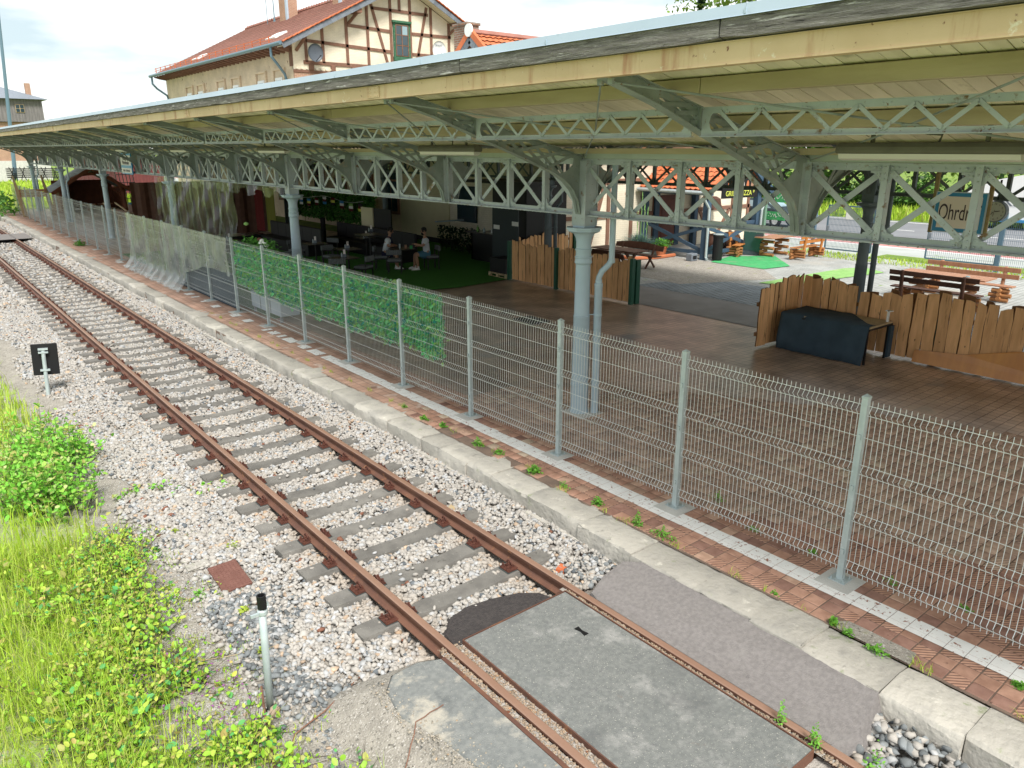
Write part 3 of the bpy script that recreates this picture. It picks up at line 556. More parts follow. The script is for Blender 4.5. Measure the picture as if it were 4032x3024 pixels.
def ballast(n, y0, y1, smin, smax, base, faces):
    X = rng.uniform(1.5, 5.54, n * 2); Y = rng.uniform(y0, y1, n * 2)
    edge = 2.05 + .22 * np.sin(Y * 1.3) + .12 * np.sin(Y * 4.1 + 1) - .35 * (Y > 9)
    p = np.clip((X - edge) / .35 + .55, .0, 1); p = np.where((Y < 7.4) & (X < 2.5), np.clip((X - 1.62) / .3, 0, 1) * np.clip((Y - 4.95) / .5, 0, 1), p)
    p = np.where((Y < 5.36 - .5 * np.clip(abs(X - 3.9) - .25, 0, 1)) & (X > 3.36) & (X < 4.55), .06, p)
    if y0 < 5: p = np.where((Y < 4.85 ) & (X > 2.45), 0, p); p = np.where(Y < 4.9 - .15 * (X < 3), 0, p)
    keep = rng.random(len(X)) < p; X, Y = X[keep][:n], Y[keep][:n]
    for xr in (3.186, 4.691):
        k2 = abs(X - xr) > .075 ; X, Y = X[k2], Y[k2]
    ph_ = ((Y - SY0) / SD); dist = abs(ph_ - np.round(ph_)) * SD; on = (dist < .125) & (abs(X - 3.94) < 1.18) & (Y > 5.3)
    k3 = (~on | (rng.random(len(X)) < .012)) & ~((abs(X - 2.17) < .19) & (abs(Y - 7.58) < .32)); X, Y, on = X[k3], Y[k3], on[k3]
    Z = -.388 + rng.uniform(0, .03, len(X)) + np.where(abs(X - 3.94) < 1.3, .016, 0) + np.where(X < 2.3, -.008, 0) + np.where(Y > 4.8, np.clip((X - 4.92) / .55, 0, 1) ** 1.3 * .15, 0); Z = np.where(on, -.31, Z)
    S = rng.uniform(smin, smax, len(X)) * np.where(rng.random(len(X)) < .12, 1.35, 1)
    return stones(np.stack([X, Y, Z], 1), S, stone_cols(X, Y), base, faces)
_q = ballast(36000, 4.6, 13, .019, .036, ICO, ICF); np_mesh('ballast_stones', _q[0], _q[1], 'stone', _q[2], label='pale crushed stone ballast', cat='ballast')
_q = ballast(26000, 13, 26, .024, .042, BX, BXF); np_mesh('ballast_stones', _q[0], _q[1], 'stone', _q[2], label='pale crushed stone ballast further along the track', cat='ballast')
_q = ballast(12000, 26, 55, .04, .065, BX, BXF); np_mesh('ballast_stones', _q[0], _q[1], 'stone', _q[2], label='pale crushed stone ballast far along the track', cat='ballast')
X = rng.uniform(4.76, 5.46, 1200); Y = rng.uniform(.2, 2.08, 1200); k = (Y < 1.95 + .25 * (X - 4.76)); X, Y = X[k], Y[k]
Z = -.30 + rng.uniform(-.03, .05, len(X)) + .08 * (X > 5.2) * (Y > 1.5)
_q = stones(np.stack([X, Y, Z], 1), rng.uniform(.022, .05, len(X)), stone_cols(X, Y), ICO, ICF); np_mesh('ballast_stones', _q[0], _q[1], 'stone', _q[2], label='mixed dark and pale stones in the corner below the kerb', cat='ballast')
s = M(); s.add([(4.74, -3, -.33), (5.44, -3, -.33), (5.44, 2.0, -.33), (4.74, 2.0, -.33)], [(0, 1, 2, 3)]); s.add([(3.23, -3, -.25), (4.65, -3, -.25), (4.65, 2.1, -.25), (3.23, 2.1, -.25)], [(0, 1, 2, 3)]); s.build('stone_bed', 'dirt', kind='structure')
n = 5200; X = rng.uniform(1.35, 2.75, n); Y = rng.uniform(3.3, 9.5, n)
_q = stones(np.stack([X, Y, np.full(n, -.394)], 1), rng.uniform(.007, .022, n), stone_cols(X, Y) * .92, BX, BXF); np_mesh('loose_gravel', _q[0], _q[1], 'stone', _q[2], label='loose gravel thinning out towards the undergrowth', cat='gravel')
n = 9000; X = rng.uniform(.8, 3.1, n); Y = rng.uniform(2.5, 12, n)
_q = stones(np.stack([X, Y, np.full(n, -.397)], 1), rng.uniform(.004, .012, n), stone_cols(X, Y + 10), BX, BXF); np_mesh('grit', _q[0], _q[1], 'stone', _q[2], label='fine grit scattered on the sandy ground', cat='grit')
n = 2600; X = np.concatenate([rng.uniform(4.60, 4.66, n // 3), rng.uniform(3.235, 3.32, n // 3), rng.uniform(3.08, 3.14, n // 3)]); Y = rng.uniform(1.6, 4.85, len(X))
_q = stones(np.stack([X, Y, np.where(X > 4, -.185, np.where(X > 3.2, -.195, -.18))], 1), rng.uniform(.004, .016, len(X)), stone_cols(X, Y + 10) * np.array([.9, .8, .7]), BX, BXF); np_mesh('grit', _q[0], _q[1], 'stone', _q[2], label='small grit lying in the flangeways of the crossing', cat='grit')

n = 3000; X = rng.uniform(2.35, 3.03, n); Y = rng.uniform(1.8, 4.8, n); ed = np.interp(Y, [2.0, 2.6, 3.1, 3.5, 3.9, 4.3, 4.62], [2.98, 2.90, 2.78, 2.60, 2.50, 2.42, 2.44]); k = rng.random(n) < np.exp(-np.clip(X - ed, 0, 1) / .07); X, Y = X[k], Y[k]
_q = stones(np.stack([X, Y, np.full(len(X), -.172)], 1), rng.uniform(.003, .012, len(X)), stone_cols(X, Y + 10) * np.array([.9, .85, .75]), BX, BXF); np_mesh('grit', _q[0], _q[1], 'stone', _q[2], label='grit spilling over the edge of the outer crossing slab', cat='grit')
# ================================================================ MESH FENCE
FY0, FS, FX = 3.059, 2.0776, 6.69
fence = thing('mesh_fence', 'long galvanised wire mesh fence on square posts along the white platform line', 'fence', (FX, 3.06, 0))
s = M(); s.box(-.03, .03, -.03, .03, .006, 1.90); post_me = s.mesh('fence_post', 'galv')
s = M(); s.v = []; s.add([(-.033, -.033, 1.90), (.033, -.033, 1.90), (.033, .033, 1.90), (-.033, .033, 1.90), (-.033, -.033, 1.92), (.033, -.033, 1.92), (.033, .033, 1.92), (-.033, .033, 1.92), (0, 0, 1.945)],
      [(0, 1, 5, 4), (1, 2, 6, 5), (2, 3, 7, 6), (3, 0, 4, 7), (4, 5, 8), (5, 6, 8), (6, 7, 8), (7, 4, 8)]); cap_me = s.mesh('post_cap', 'galv')
s = M(); s.box(-.085, .085, -.085, .085, .004, .014)
for a in (-1, 1):
    for b in (-1, 1): s.lathe(a * .062, b * .062, [(.011, .014), (.011, .024), (.005, .026), (.005, .045)], 6)
base_me = s.mesh('base_plate', 'galv')
s = M(); s.box(-.045, -.031, -.014, .014, .98, 1.03); s.box(-.045, -.031, -.014, .014, 1.50, 1.55); s.box(-.045, -.031, -.014, .014, .30, .35); clip_me = s.mesh('panel_clip', 'galv')
folds = [.19, .71, 1.20, 1.785]; singles = [.46, .955, 1.52]
prof = [(0, .095)]
for z in folds: prof += [(0, z - .048), (-.042, z - .006), (0, z + .048)]
prof += [(0, 1.885)]
s = M(); L_ = FS - .075; nw = 40; w = .0034
for i in range(nw):
    y = .0375 + L_ * (i + .5) / nw; pp = [(x, y, z) for x, z in prof]; k = len(s.v)
    for (x, yy, z) in pp: s.v += [(x - w, yy - w, z), (x + w, yy - w * .6, z), (x, yy + w, z)]
    for a in range(len(pp) - 1):
        for b in range(3): s.f.append((k + a * 3 + b, k + a * 3 + (b + 1) % 3, k + (a + 1) * 3 + (b + 1) % 3, k + (a + 1) * 3 + b)); s.mi.append(0)
vert_me = s.mesh('vertical_wires', 'wire')
s = M()
for z in folds:
    for dz in (-.048, .048): s.beam((-.004, .03, z + dz), (-.004, FS - .03, z + dz), .0048, .0048)
for z in singles: s.beam((-.004, .03, z), (-.004, FS - .03, z), .0044, .0044)
hor_me = s.mesh('horizontal_wires', 'wire')
s = M()
for i in range(nw):
    y = .0375 + L_ * (i + .5) / nw; s.tube([(0, y, .095), (0, y, 1.885)], .0017, 3, cap=False)
vertf_me = s.mesh('vertical_wires', 'wire')
pads = M()
for k in range(-1, 28):
    y = FY0 + k * FS - 3.06
    p = link_mesh('fence_post', post_me, fence, (0, y, 0)); 
    if k < 16:
        link_mesh('post_cap', cap_me, p); link_mesh('base_plate', base_me, p); link_mesh('panel_clip', clip_me, p)
    pn = link_mesh('mesh_panel', hor_me, fence, (0, y, 0)); link_mesh('vertical_wires', vert_me if k < 11 else vertf_me, pn)
    if k < 24: pads.box(FX - .20 + rnd.uniform(-.02, .02), FX + .14 + rnd.uniform(-.02, .02), FY0 + k * FS - .19, FY0 + k * FS + .16, -.01, .0065)
pads.build('post_pad', 'concrete', kind='structure')
# ================================================================ PLATFORM CANOPY
CY0 = 8.337; BAY = 3.5743; PAN = BAY / 4; CXc = 8.17; ROW2 = 17.0
canopy = thing('platform_canopy', 'long riveted iron platform canopy on pale blue cast columns', 'canopy', (CXc, CY0, 0))
def loc(x, y, z=0): return (x - CXc, y - CY0, z)
YS, YE = CY0 - 3 * BAY, CY0 + 15 * BAY      # first and last bracket line
def rivet(s, x, y, z, ax, r=.014):
    """a rivet head on a face whose outward normal is ax"""
    ax = Vector(ax); a = ax.orthogonal().normalized(); b = ax.cross(a); p = Vector((x, y, z)); k = len(s.v)
    for rr, h in ((r, 0), (r * .6, r * .6)):
        for j in range(6): t = j * math.pi / 3; s.v.append(tuple(p + ax * h + (a * math.cos(t) + b * math.sin(t)) * rr))
    for j in range(6): s.f.append((k + j, k + (j + 1) % 6, k + 6 + (j + 1) % 6, k + 6 + j)); s.mi.append(s.m)
    s.f.append(tuple(k + 6 + j for j in range(6))); s.mi.append(s.m)
# -- main girder bay (local: x about the girder plane, y 0..BAY, z world)
s = M(); s.box(-.075, .075, 0, BAY, 3.945, 3.957); s.box(-.012, -.004, 0, BAY, 3.875, 3.945); s.box(.004, .012, 0, BAY, 3.875, 3.945); s.box(-.055, -.012, 0, BAY, 3.937, 3.945)
for q in range(28):
    rivet(s, -.012, .06 + q * (BAY - .12) / 27, 3.91, (-1, 0, 0), .011)
tc_me = s.mesh('top_chord', 'girder')
s = M(); s.box(-.09, .09, 0, BAY, 3.135, 3.148); s.box(-.014, -.005, 0, BAY, 3.148, 3.215); s.box(.005, .014, 0, BAY, 3.148, 3.215); s.box(-.075, -.014, 0, BAY, 3.148, 3.156); s.box(.014, .075, 0, BAY, 3.148, 3.156)
for q in range(36): rivet(s, -.06, .05 + q * (BAY - .1) / 35, 3.135, (0, 0, -1), .012)
bc_me = s.mesh('bottom_chord', 'girder')
def gpost(plate=False):
    s = M()
    if plate:
        s.box(-.07, -.060, -.075, .075, 3.148, 3.945); s.box(-.012, .07, -.006, .006, 3.148, 3.945); s.box(-.13, -.07, -.006, .006, 3.148, 3.945)
        for q in range(11):
            for sy in (-.05, .05): rivet(s, -.07, sy, 3.2 + q * .07, (-1, 0, 0), .012)
    else:
        s.box(-.05, -.042, -.034, .034, 3.148, 3.945); s.box(-.05, .05, -.034, -.027, 3.148, 3.945); s.box(-.05, .05, .027, .034, 3.148, 3.945)
        for z in (3.175, 3.235, 3.30, 3.79, 3.85, 3.915): rivet(s, -.05, 0, z, (-1, 0, 0), .013)
    return s.mesh('girder_post', 'girder')
gp_me, gpp_me = gpost(), gpost(True)
def gusset(yc, side, top):
    """curved plate where diagonals meet chord and post"""
    s = M(); zc = 3.875 if top else 3.215; d = -1 if top else 1; w_, h_ = .145, .115; pts = [(0, 0), (side * (w_ + .02), 0)]
    for q in range(7):
        t = q / 6 * math.pi / 2; pts.append((side * (.055 + w_ * .75 * (1 - math.sin(t)) ), d * (h_ * .95 * (1 - math.cos(t)) + .02)))
    pts += [(side * .055, d * h_), (0, d * h_)]
    s.prism(pts, lambda a, b: (-.024, yc + a, zc + b), lambda a, b: (-.014, yc + a, zc + b))
    for a, b in ((.06, -.035), (.12, -.035), (.06, .035), (.10, .03)): rivet(s, -.024, yc + side * a, zc + d * b, (-1, 0, 0), .014)
    return s
diag_me = []
for p in range(4):
    y0, y1 = p * PAN, (p + 1) * PAN
    a = M(); a.beam((-.034, y0 + .065, 3.235), (-.034, y1 - .065, 3.86), .012, .062, up=(0, 0, 1)); rivet(a, -.04, y0 + .085, 3.25, (-1, 0, 0)); rivet(a, -.04, y1 - .085, 3.845, (-1, 0, 0)); rivet(a, -.04, y0 + .13, 3.285, (-1, 0, 0)); rivet(a, -.04, y1 - .13, 3.81, (-1, 0, 0))
    b = M(); b.beam((.020, y0 + .065, 3.86), (.020, y1 - .065, 3.235), .012, .062, up=(0, 0, 1))
    diag_me.append((a.mesh('diagonal_bar', 'girder'), b.mesh('diagonal_bar', 'girder')))
s = M(); gus_l = []
for p in range(5):
    for top in (0, 1):
        for sd in (-1, 1):
            if (p == 0 and sd < 0) or (p == 4 and sd > 0): continue
            g = gusset(p * PAN, sd, top); s.add(g.v, g.f); gus_l.append(g.mesh('gusset_plate', 'girder'))
gus_me = s.mesh('gusset_plates', 'girder')
# -- bracket (local origin on the girder line; x negative = towards the track)
LO = [(-3.36, 4.655), (-2.67, 4.47), (-2.01, 4.24), (-1.22, 3.97), (-.70, 3.78), (-.46, 3.66), (-.30, 3.53), (-.19, 3.36), (-.135, 3.16)]
UP = [(-3.38, 4.79), (-.08, 3.985)]
def upz(x): return UP[0][1] + (x - UP[0][0]) / (UP[1][0] - UP[0][0]) * (UP[1][1] - UP[0][1])
def loz(x):
    for (a, za), (b, zb) in zip(LO, LO[1:]):
        if a <= x <= b: return za + (zb - za) * (x - a) / (b - a)
    return LO[-1][1]
s = M()
for (a, za), (b, zb) in zip(LO, LO[1:]):
    s.beam((a, 0, za), (b, 0, zb), .11, .010, up=(0, 0, 1)); s.beam((a, 0, za + .035), (b, 0, zb + .035), .012, .06)
s.beam((UP[0][0], 0, UP[0][1]), (UP[1][0], 0, UP[1][1]), .11, .010); s.beam((UP[0][0], 0, UP[0][1] - .035), (UP[1][0], 0, UP[1][1] - .035), .012, .06)
tip = [(-3.36, 4.66), (-2.55, loz(-2.55)), (-2.62, (loz(-2.6) + upz(-2.6)) / 2), (-2.55, upz(-2.55)), (-3.36, 4.78)]
s.prism(tip, lambda a, b: (a, -.005, b), lambda a, b: (a, .005, b))
foot = [(-.135, 3.16), (-.19, 3.36), (-.30, 3.53), (-.46, 3.66), (-.62, 3.74), (-.50, 3.75), (-.36, 3.80), (-.27, 3.88), (-.26, 3.96), (-.30, 4.02), (-.08, 3.975), (-.08, 3.16)]
s.prism(foot, lambda a, b: (a, -.005, b), lambda a, b: (a, .005, b))
s.beam((-2.05, 0, loz(-2.05)), (-2.05, 0, upz(-2.05)), .10, .02, up=(1, 0, 0))
for q in range(8):
    x = -3.2 + q * .09; rivet(s, x, -.005, loz(x) + .03, (0, -1, 0), .011); rivet(s, x, -.005, upz(x) - .03, (0, -1, 0), .011)
for x, z in ((-.2, 3.5), (-.17, 3.62), (-.15, 3.74), (-.2, 3.86), (-.32, 3.62), (-.13, 3.35)): rivet(s, x, -.005, z, (0, -1, 0), .013)
br_me = s.mesh('bracket', 'bracket')
s = M(); x = -2.60
while x < -.42:
    dx = .33 + .13 * (x + 2.6)
    for sd, yy in ((1, -.012), (-1, .012)):
        if sd > 0: xa, xb = x, min(x + dx * 1.25, -.28); za, zb = loz(xa) + .03, upz(xb) - .02
        else: xa, xb = x, min(x + dx * 1.25, -.28); za, zb = upz(xa) - .02, loz(xb) + .03
        s.beam((xa, yy, za), (xb, yy, zb), .008, .042, up=(0, 0, 1))
    x += dx * .62
lat_me = s.mesh('lattice_bars', 'bracket')
# -- light lattice purlin between the brackets
PX = -2.05
s = M(); s.box(PX - .035, PX + .035, .06, BAY - .06, 4.455, 4.462); s.box(PX - .004, PX + .004, .06, BAY - .06, 4.405, 4.455); s.box(PX - .035, PX + .035, .06, BAY - .06, 4.198, 4.206); s.box(PX - .004, PX + .004, .06, BAY - .06, 4.206, 4.248)
for sd, ye in ((1, .06), (-1, BAY - .06)):
    pts = [(0, 4.206), (0, 4.455), (sd * .20, 4.455)] + [(sd * (.08 + .12 * (1 - math.sin(t))), 4.33 + .11 * math.cos(t)) for t in [q * math.pi / 6 for q in range(1, 6)]] + [(sd * .20, 4.206)]
    s.prism(pts, lambda a, b: (PX - .008, ye + a, b), lambda a, b: (PX - .002, ye + a, b))
for q in range(9):
    yy = .3 + q * (BAY - .6) / 8
    for dy in (-.03, .03): rivet(s, PX - .035 + .030, yy + dy, 4.228, (-1, 0, 0), .010); rivet(s, PX - .004, yy + dy, 4.43, (-1, 0, 0), .010)
pu_me = s.mesh('lattice_purlin', 'girder')
wb_me = []
for q in range(14):
    y0 = .26 + q * (BAY - .52) / 14; y1 = .26 + (q + 1) * (BAY - .52) / 14; za, zb = (4.42, 4.24) if q % 2 == 0 else (4.24, 4.42)
    s = M(); s.beam((PX - .010, y0, za), (PX - .010, y1, zb), .007, .034, up=(0, 0, 1)); wb_me.append(s.mesh('web_bar', 'girder'))
s = M()
for me in wb_me:
    s.add([v.co[:] for v in me.vertices], [tuple(p.vertices) for p in me.polygons])
wball_me = s.mesh('web_bars', 'girder')
s = M(); s.box(-.07, .07, 0.004, BAY - .004, 3.960, 4.095); s.box(-.085, -.07, .004, BAY - .004, 4.03, 4.035); va_me = s.mesh('valley_beam', 'valley')
for k in range(-3, 15):
    y = CY0 + k * BAY
    g = link_mesh('lattice_girder', bc_me, canopy, loc(CXc, y)); link_mesh('top_chord', tc_me, g); 
    if k < 14:
        for gm in gus_l: link_mesh('gusset_plate', gm, g)
        for p in range(1, 4): link_mesh('girder_post', gp_me, g, (0, p * PAN, 0))
        for a, b in diag_me: link_mesh('diagonal_bar', a, g); link_mesh('diagonal_bar', b, g)
    pl = link_mesh('lattice_purlin', pu_me, canopy, loc(CXc, y))
    if k < 4:
        for me in wb_me: link_mesh('web_bar', me, pl)
    else: link_mesh('web_bars', wball_me, pl, kind='stuff')
    link_mesh('valley_beam', va_me, canopy, loc(CXc, y))
    # crossed tie rods under the roof, meeting at a ring
    s = M(); c = (-1.62, BAY / 2, 4.28)
    for a, b in (((-3.30, .06, 4.62), c), ((-3.30, BAY - .06, 4.62), c), (c, (-.12, BAY - .08, 3.97)), (c, (-.12, .08, 3.97))): s.tube([a, b], .0095, 6)
    s.tube([(c[0] + .06 * math.cos(t), c[1] + .06 * math.sin(t), c[2]) for t in [q * math.pi / 5 for q in range(11)]], .010, 5, cap=False)
    s.lathe(-3.30, .06, [(.03, 4.60), (.035, 4.65)], 6); s.lathe(-3.30, BAY - .06, [(.03, 4.60), (.035, 4.65)], 6)
    o = s.build('tie_rods', 'bracket', canopy, local=True); o.location = loc(CXc, y)
for k in range(-3, 16):
    y = CY0 + k * BAY
    b = link_mesh('bracket', br_me, canopy, loc(CXc, y)); link_mesh('lattice_bars', lat_me, b, kind='stuff')
    b = link_mesh('inner_bracket', br_me, canopy, loc(CXc, y), rz=math.pi); link_mesh('lattice_bars', lat_me, b, kind='stuff')
    if k % 3: link_mesh('bracket_post', gpp_me, canopy, loc(CXc, y))
# -- columns
def column(x, y, pipe=True, mat='column', name='column'):
    s = M(); n = 24
    s.lathe(x, y, [(.150, 0), (.150, .03), (.137, .05), (.136, .46), (.146, .465), (.146, .49), (.136, .495), (.128, 1.58), (.131, 1.585), (.131, 1.60), (.122, 1.605), (.113, 2.40), (.118, 2.405), (.136, 2.43), (.128, 2.455), (.128, 2.475), (.122, 2.49), (.132, 2.505), (.132, 2.52), (.119, 2.53), (.117, 2.60), (.128, 2.615), (.128, 2.635), (.114, 2.65), (.112, 2.72), (.125, 2.80), (.16, 2.865), (.18, 2.88)], n)
    o = s.build(name, mat, canopy, smooth=True)
    md = o.modifiers.new('es', 'EDGE_SPLIT'); md.split_angle = R(40)
    for dx, dy in ((1, 0), (-1, 0), (0, 1), (0, -1)): pass
    s = M(); s.lathe(x, y, [(.20, 2.88), (.262, 2.91), (.262, 2.935), (.285, 2.94), (.285, 2.965)], 8, math.pi / 8); s.box(x - .12, x + .12, y - .12, y + .12, 2.965, 2.99)
    s.build('capital_plate', mat, o)
    s = M(); s.box(x - .11, x + .11, y - .125, y + .125, 2.99, 3.945)
    for sx in (-1, 1): s.box(x + sx * .122 - .008, x + sx * .122 + .008, y - .14, y + .14, 2.99, 3.93)
    for q in range(20):
        for sy in (-.115, .115): rivet(s, x - .130, y + sy, 3.02 + q * .046, (-1, 0, 0), .009)
    s.build('column_head', 'girder' if mat == 'column' else mat, o)
    if pipe:
        px, py = x + .16, y - .19
        s = M(); s.lathe(px, py, [(.062, 0), (.062, 2.05), (.066, 2.055), (.066, 2.11), (.05, 2.12)], 14); s.beam((x, y, 1.62), (px, py, 1.62), .03, .012); s.lathe(px, py, [(.067, 1.60), (.067, 1.64)], 12)
        s.build('downpipe', mat, o, smooth=True).modifiers.new('es', 'EDGE_SPLIT').split_angle = R(40)
        s = M(); s.tube([(px, py, 2.1), (px, py, 2.20), (px + .03, py - .03, 2.30), (px + .10, py - .10, 2.40), (px + .13, py - .13, 2.48), (px + .13, py - .13, 2.7), (px + .13, py - .13, 3.95)], .046, 12)
        for z in (2.14, 2.46): s.tube([(px + (.13 if z > 2.3 else 0), py - (.13 if z > 2.3 else 0), z - .03), (px + (.13 if z > 2.3 else 0), py - (.13 if z > 2.3 else 0), z + .03)], .054, 12)
        s.build('upper_pipe', mat, o, smooth=True).modifiers.new('es', 'EDGE_SPLIT').split_angle = R(40)
    return o
for k in range(0, 16, 3): column(CXc, CY0 + k * BAY, pipe=(k in (0, 12, 15)))
for k in range(0, 16, 3): column(ROW2, CY0 + k * BAY, pipe=(k < 4), mat='col_shade')
s = M()
for k in range(0, 16, 3):
    for x in (CXc, ROW2): s.box(x - .22, x + .26, CY0 + k * BAY - .30, CY0 + k * BAY + .20, -.01, .008)
s.build('column_pad', 'concrete', kind='structure')
# -- second girder row, its shade painted in as a darker colour: same bays, fewer separate pieces
s = M()
for me in (tc_me, bc_me, gus_me): s.add([v.co[:] for v in me.vertices], [tuple(p.vertices) for p in me.polygons])
for p in range(1, 4): s.add([(v.co[0], v.co[1] + p * PAN, v.co[2]) for v in gp_me.vertices], [tuple(q.vertices) for q in gp_me.polygons])
s.add([v.co[:] for v in gpp_me.vertices], [tuple(q.vertices) for q in gpp_me.polygons])
r2_me = s.mesh('inner_girder', 'girder_shade')
def dark(me): m2 = me.copy(); m2.materials.clear(); m2.materials.append(MT['girder_shade']); return m2  # mesh copy in the colour with the shade painted in
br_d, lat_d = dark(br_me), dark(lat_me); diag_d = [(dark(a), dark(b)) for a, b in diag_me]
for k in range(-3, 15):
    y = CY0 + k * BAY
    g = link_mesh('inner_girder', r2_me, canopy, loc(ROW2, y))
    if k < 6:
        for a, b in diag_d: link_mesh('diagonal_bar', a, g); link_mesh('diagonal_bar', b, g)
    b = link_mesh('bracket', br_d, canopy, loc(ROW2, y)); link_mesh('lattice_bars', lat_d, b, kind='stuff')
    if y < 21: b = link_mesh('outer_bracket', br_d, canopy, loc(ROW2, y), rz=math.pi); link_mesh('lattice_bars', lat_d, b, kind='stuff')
# -- roof: boards, purlins, fascia, gutter
Y0r, Y1r = YS - .3, YE + .5
def bz(x): return 4.94 - .2395 * (x - 4.75)
bw = .1625; y = Y0r; i = 0
while y < Y1r - .1:
    if y < 41 and i < 290:
        s = M(); dz = rnd.uniform(-.003, .003); g = .004
        s.add([(4.78, y + g, bz(4.78) + dz), (8.10, y + g, bz(8.10) + dz), (8.10, y + bw - g, bz(8.10) + dz), (4.78, y + bw - g, bz(4.78) + dz),
               (4.78, y + g, bz(4.78) + .022), (8.10, y + g, bz(8.10) + .022), (8.10, y + bw - g, bz(8.10) + .022), (4.78, y + bw - g, bz(4.78) + .022)],
              [(0, 3, 2, 1), (4, 5, 6, 7), (0, 1, 5, 4), (1, 2, 6, 5), (2, 3, 7, 6), (3, 0, 4, 7)])
        s.build('roof_board', 'board', canopy)
    y += bw; i += 1
s = M(); s.add([(4.78, 40.9, bz(4.78)), (8.10, 40.9, bz(8.1)), (8.10, Y1r, bz(8.1)), (4.78, Y1r, bz(4.78))], [(0, 3, 2, 1)]); s.build('far_roof_boards', 'board', canopy, kind='stuff')
s = M()   # deck over the boards and the hall roof between and beyond the columns
XR = [(4.795, bz(4.795) + .0235), (8.17, bz(8.17) + .03), (12.6, bz(8.17) + .03 + .24 * 4.43), (17.0, bz(8.17) + .03), (20.4, bz(8.17) + .03 + .24 * 3.4)]
for ya, yb, lim in ((Y0r, 20.6, 4), (20.6, Y1r, 3)):
    for (xa, za), (xb, zb) in list(zip(XR, XR[1:]))[:lim]:
        s.add([(xa, ya, za), (xb, ya, zb), (xb, yb, zb), (xa, yb, za), (xa, ya, za + .006), (xb, ya, zb + .006), (xb, yb, zb + .006), (xa, yb, za + .006)], [(0, 3, 2, 1), (4, 5, 6, 7), (0, 1, 5, 4), (2, 3, 7, 6), (1, 2, 6, 5), (3, 0, 4, 7)])
s.add([(17.0, 20.6, XR[3][1]), (19.36, 20.6, XR[3][1]), (19.36, Y1r, XR[3][1]), (17.0, Y1r, XR[3][1]), (17.0, 20.6, XR[3][1] + .04), (19.36, 20.6, XR[3][1] + .04), (19.36, Y1r, XR[3][1] + .04), (17.0, Y1r, XR[3][1] + .04)], [(0, 3, 2, 1), (4, 5, 6, 7), (0, 1, 5, 4), (2, 3, 7, 6), (1, 2, 6, 5), (3, 0, 4, 7)])
s.build('roof_deck', 'board', canopy)
s = M()
for ya, yb, lim in ((Y0r, 20.6, 4), (20.6, Y1r, 3)):
    for (xa, za), (xb, zb) in list(zip(XR, XR[1:]))[:lim]: s.add([(xa, ya, za + .010), (xb, ya, zb + .010), (xb, yb, zb + .010), (xa, yb, za + .010)], [(0, 1, 2, 3)])
s.build('roof_felt', 'felt', canopy)
for x0, nm in ((5.80, 'roof_purlin'), (6.93, 'roof_purlin')):
    y = Y0r; seg = 0
    while y < Y1r - .2:
        y2 = min(y + 2 * BAY, Y1r); zt = bz(x0) - .003; zb = upz(x0 - CXc) + .008
        s = M(); s.box(x0 - .065, x0 + .065, y + .004, y2 - .004, zb, zt); s.build(nm, 'purlin', canopy, bevel=.004); y = y2; seg += 1
s = M(); s.box(CXc - .30, CXc - .10, Y0r, Y1r, 4.03, 4.10); s.build('valley_purlin', 'purlin', canopy)
# edge beam pieces with riveted splice plates
y = Y0r; jn = []
k0 = CY0 - 3 * BAY
segs = [Y0r] + [CY0 + k * BAY + .12 for k in range(-2, 16, 2)] + [Y1r]
for a, b in zip(segs, segs[1:]):
    s = M(); s.box(4.742, 4.752, a + .002, b - .002, 4.662, 4.795); s.box(4.735, 4.83, a + .002, b - .002, 4.650, 4.662); s.box(4.735, 4.83, a + .002, b - .002, 4.795, 4.803)
    s.build('edge_beam', 'ochre', canopy)
for a in segs[1:-1]:
    s = M(); s.box(4.730, 4.742, a - .14, a + .14, 4.668, 4.79)
    for dy in (-.11, -.05, .05, .11):
        for z in (4.69, 4.73, 4.77): rivet(s, 4.730, a + dy, z, (-1, 0, 0), .011)
    s.build('splice_plate', 'ochre', canopy)
y = Y0r
while y < Y1r - .1:      # weathered edge timbers, each a little warped
    l = rnd.choice([3.1, 4.0, 2.6, 3.6]); y2 = min(y + l, Y1r); s = M(); n = 12 if y < 25 else 3; dz0, dz1, tw = rnd.uniform(-.004, .004), rnd.uniform(-.006, .004), rnd.uniform(-.008, .008)
    for q in range(n + 1):
        t = q / n; yy = y + .006 + (y2 - y - .012) * t; dz = dz0 + (dz1 - dz0) * t; fr = (.008 * rnd.random() if y < 25 else 0) + (.012 if q in (0, n) else 0)
        s.v += [(4.69 + tw * t + rnd.gauss(0, .0025), yy, 4.806 + dz + fr), (4.685 + rnd.gauss(0, .0025), yy, 4.87 + dz), (4.69 + rnd.gauss(0, .0025), yy, 4.945 + dz - fr * .3), (4.80, yy, 4.945), (4.80, yy, 4.806)]
    for q in range(n):
        for j in range(5): s.f.append((q * 5 + j, (q + 1) * 5 + j, (q + 1) * 5 + (j + 1) % 5, q * 5 + (j + 1) % 5)); s.mi.append(0)
    s.f += [tuple(range(5)), tuple(n * 5 + j for j in reversed(range(5)))]; s.mi += [0, 0]
    s.build('edge_timber', 'weathered', canopy); y = y2
y = Y0r
while y < Y1r - .1:
    y2 = min(y + 2.0, Y1r); s = M()
    s.prism([(4.668, 4.94), (4.676, 4.945), (4.690, 5.018), (4.80, 5.024), (4.80, 4.95)], lambda a, b: (a, y + .001, b), lambda a, b: (a, y2 - .001, b)); s.box(4.674, 4.70, y2 - .012, y2 + .004, 4.951, 4.985)
    s.build('edge_flashing', 'zinc', canopy); y = y2
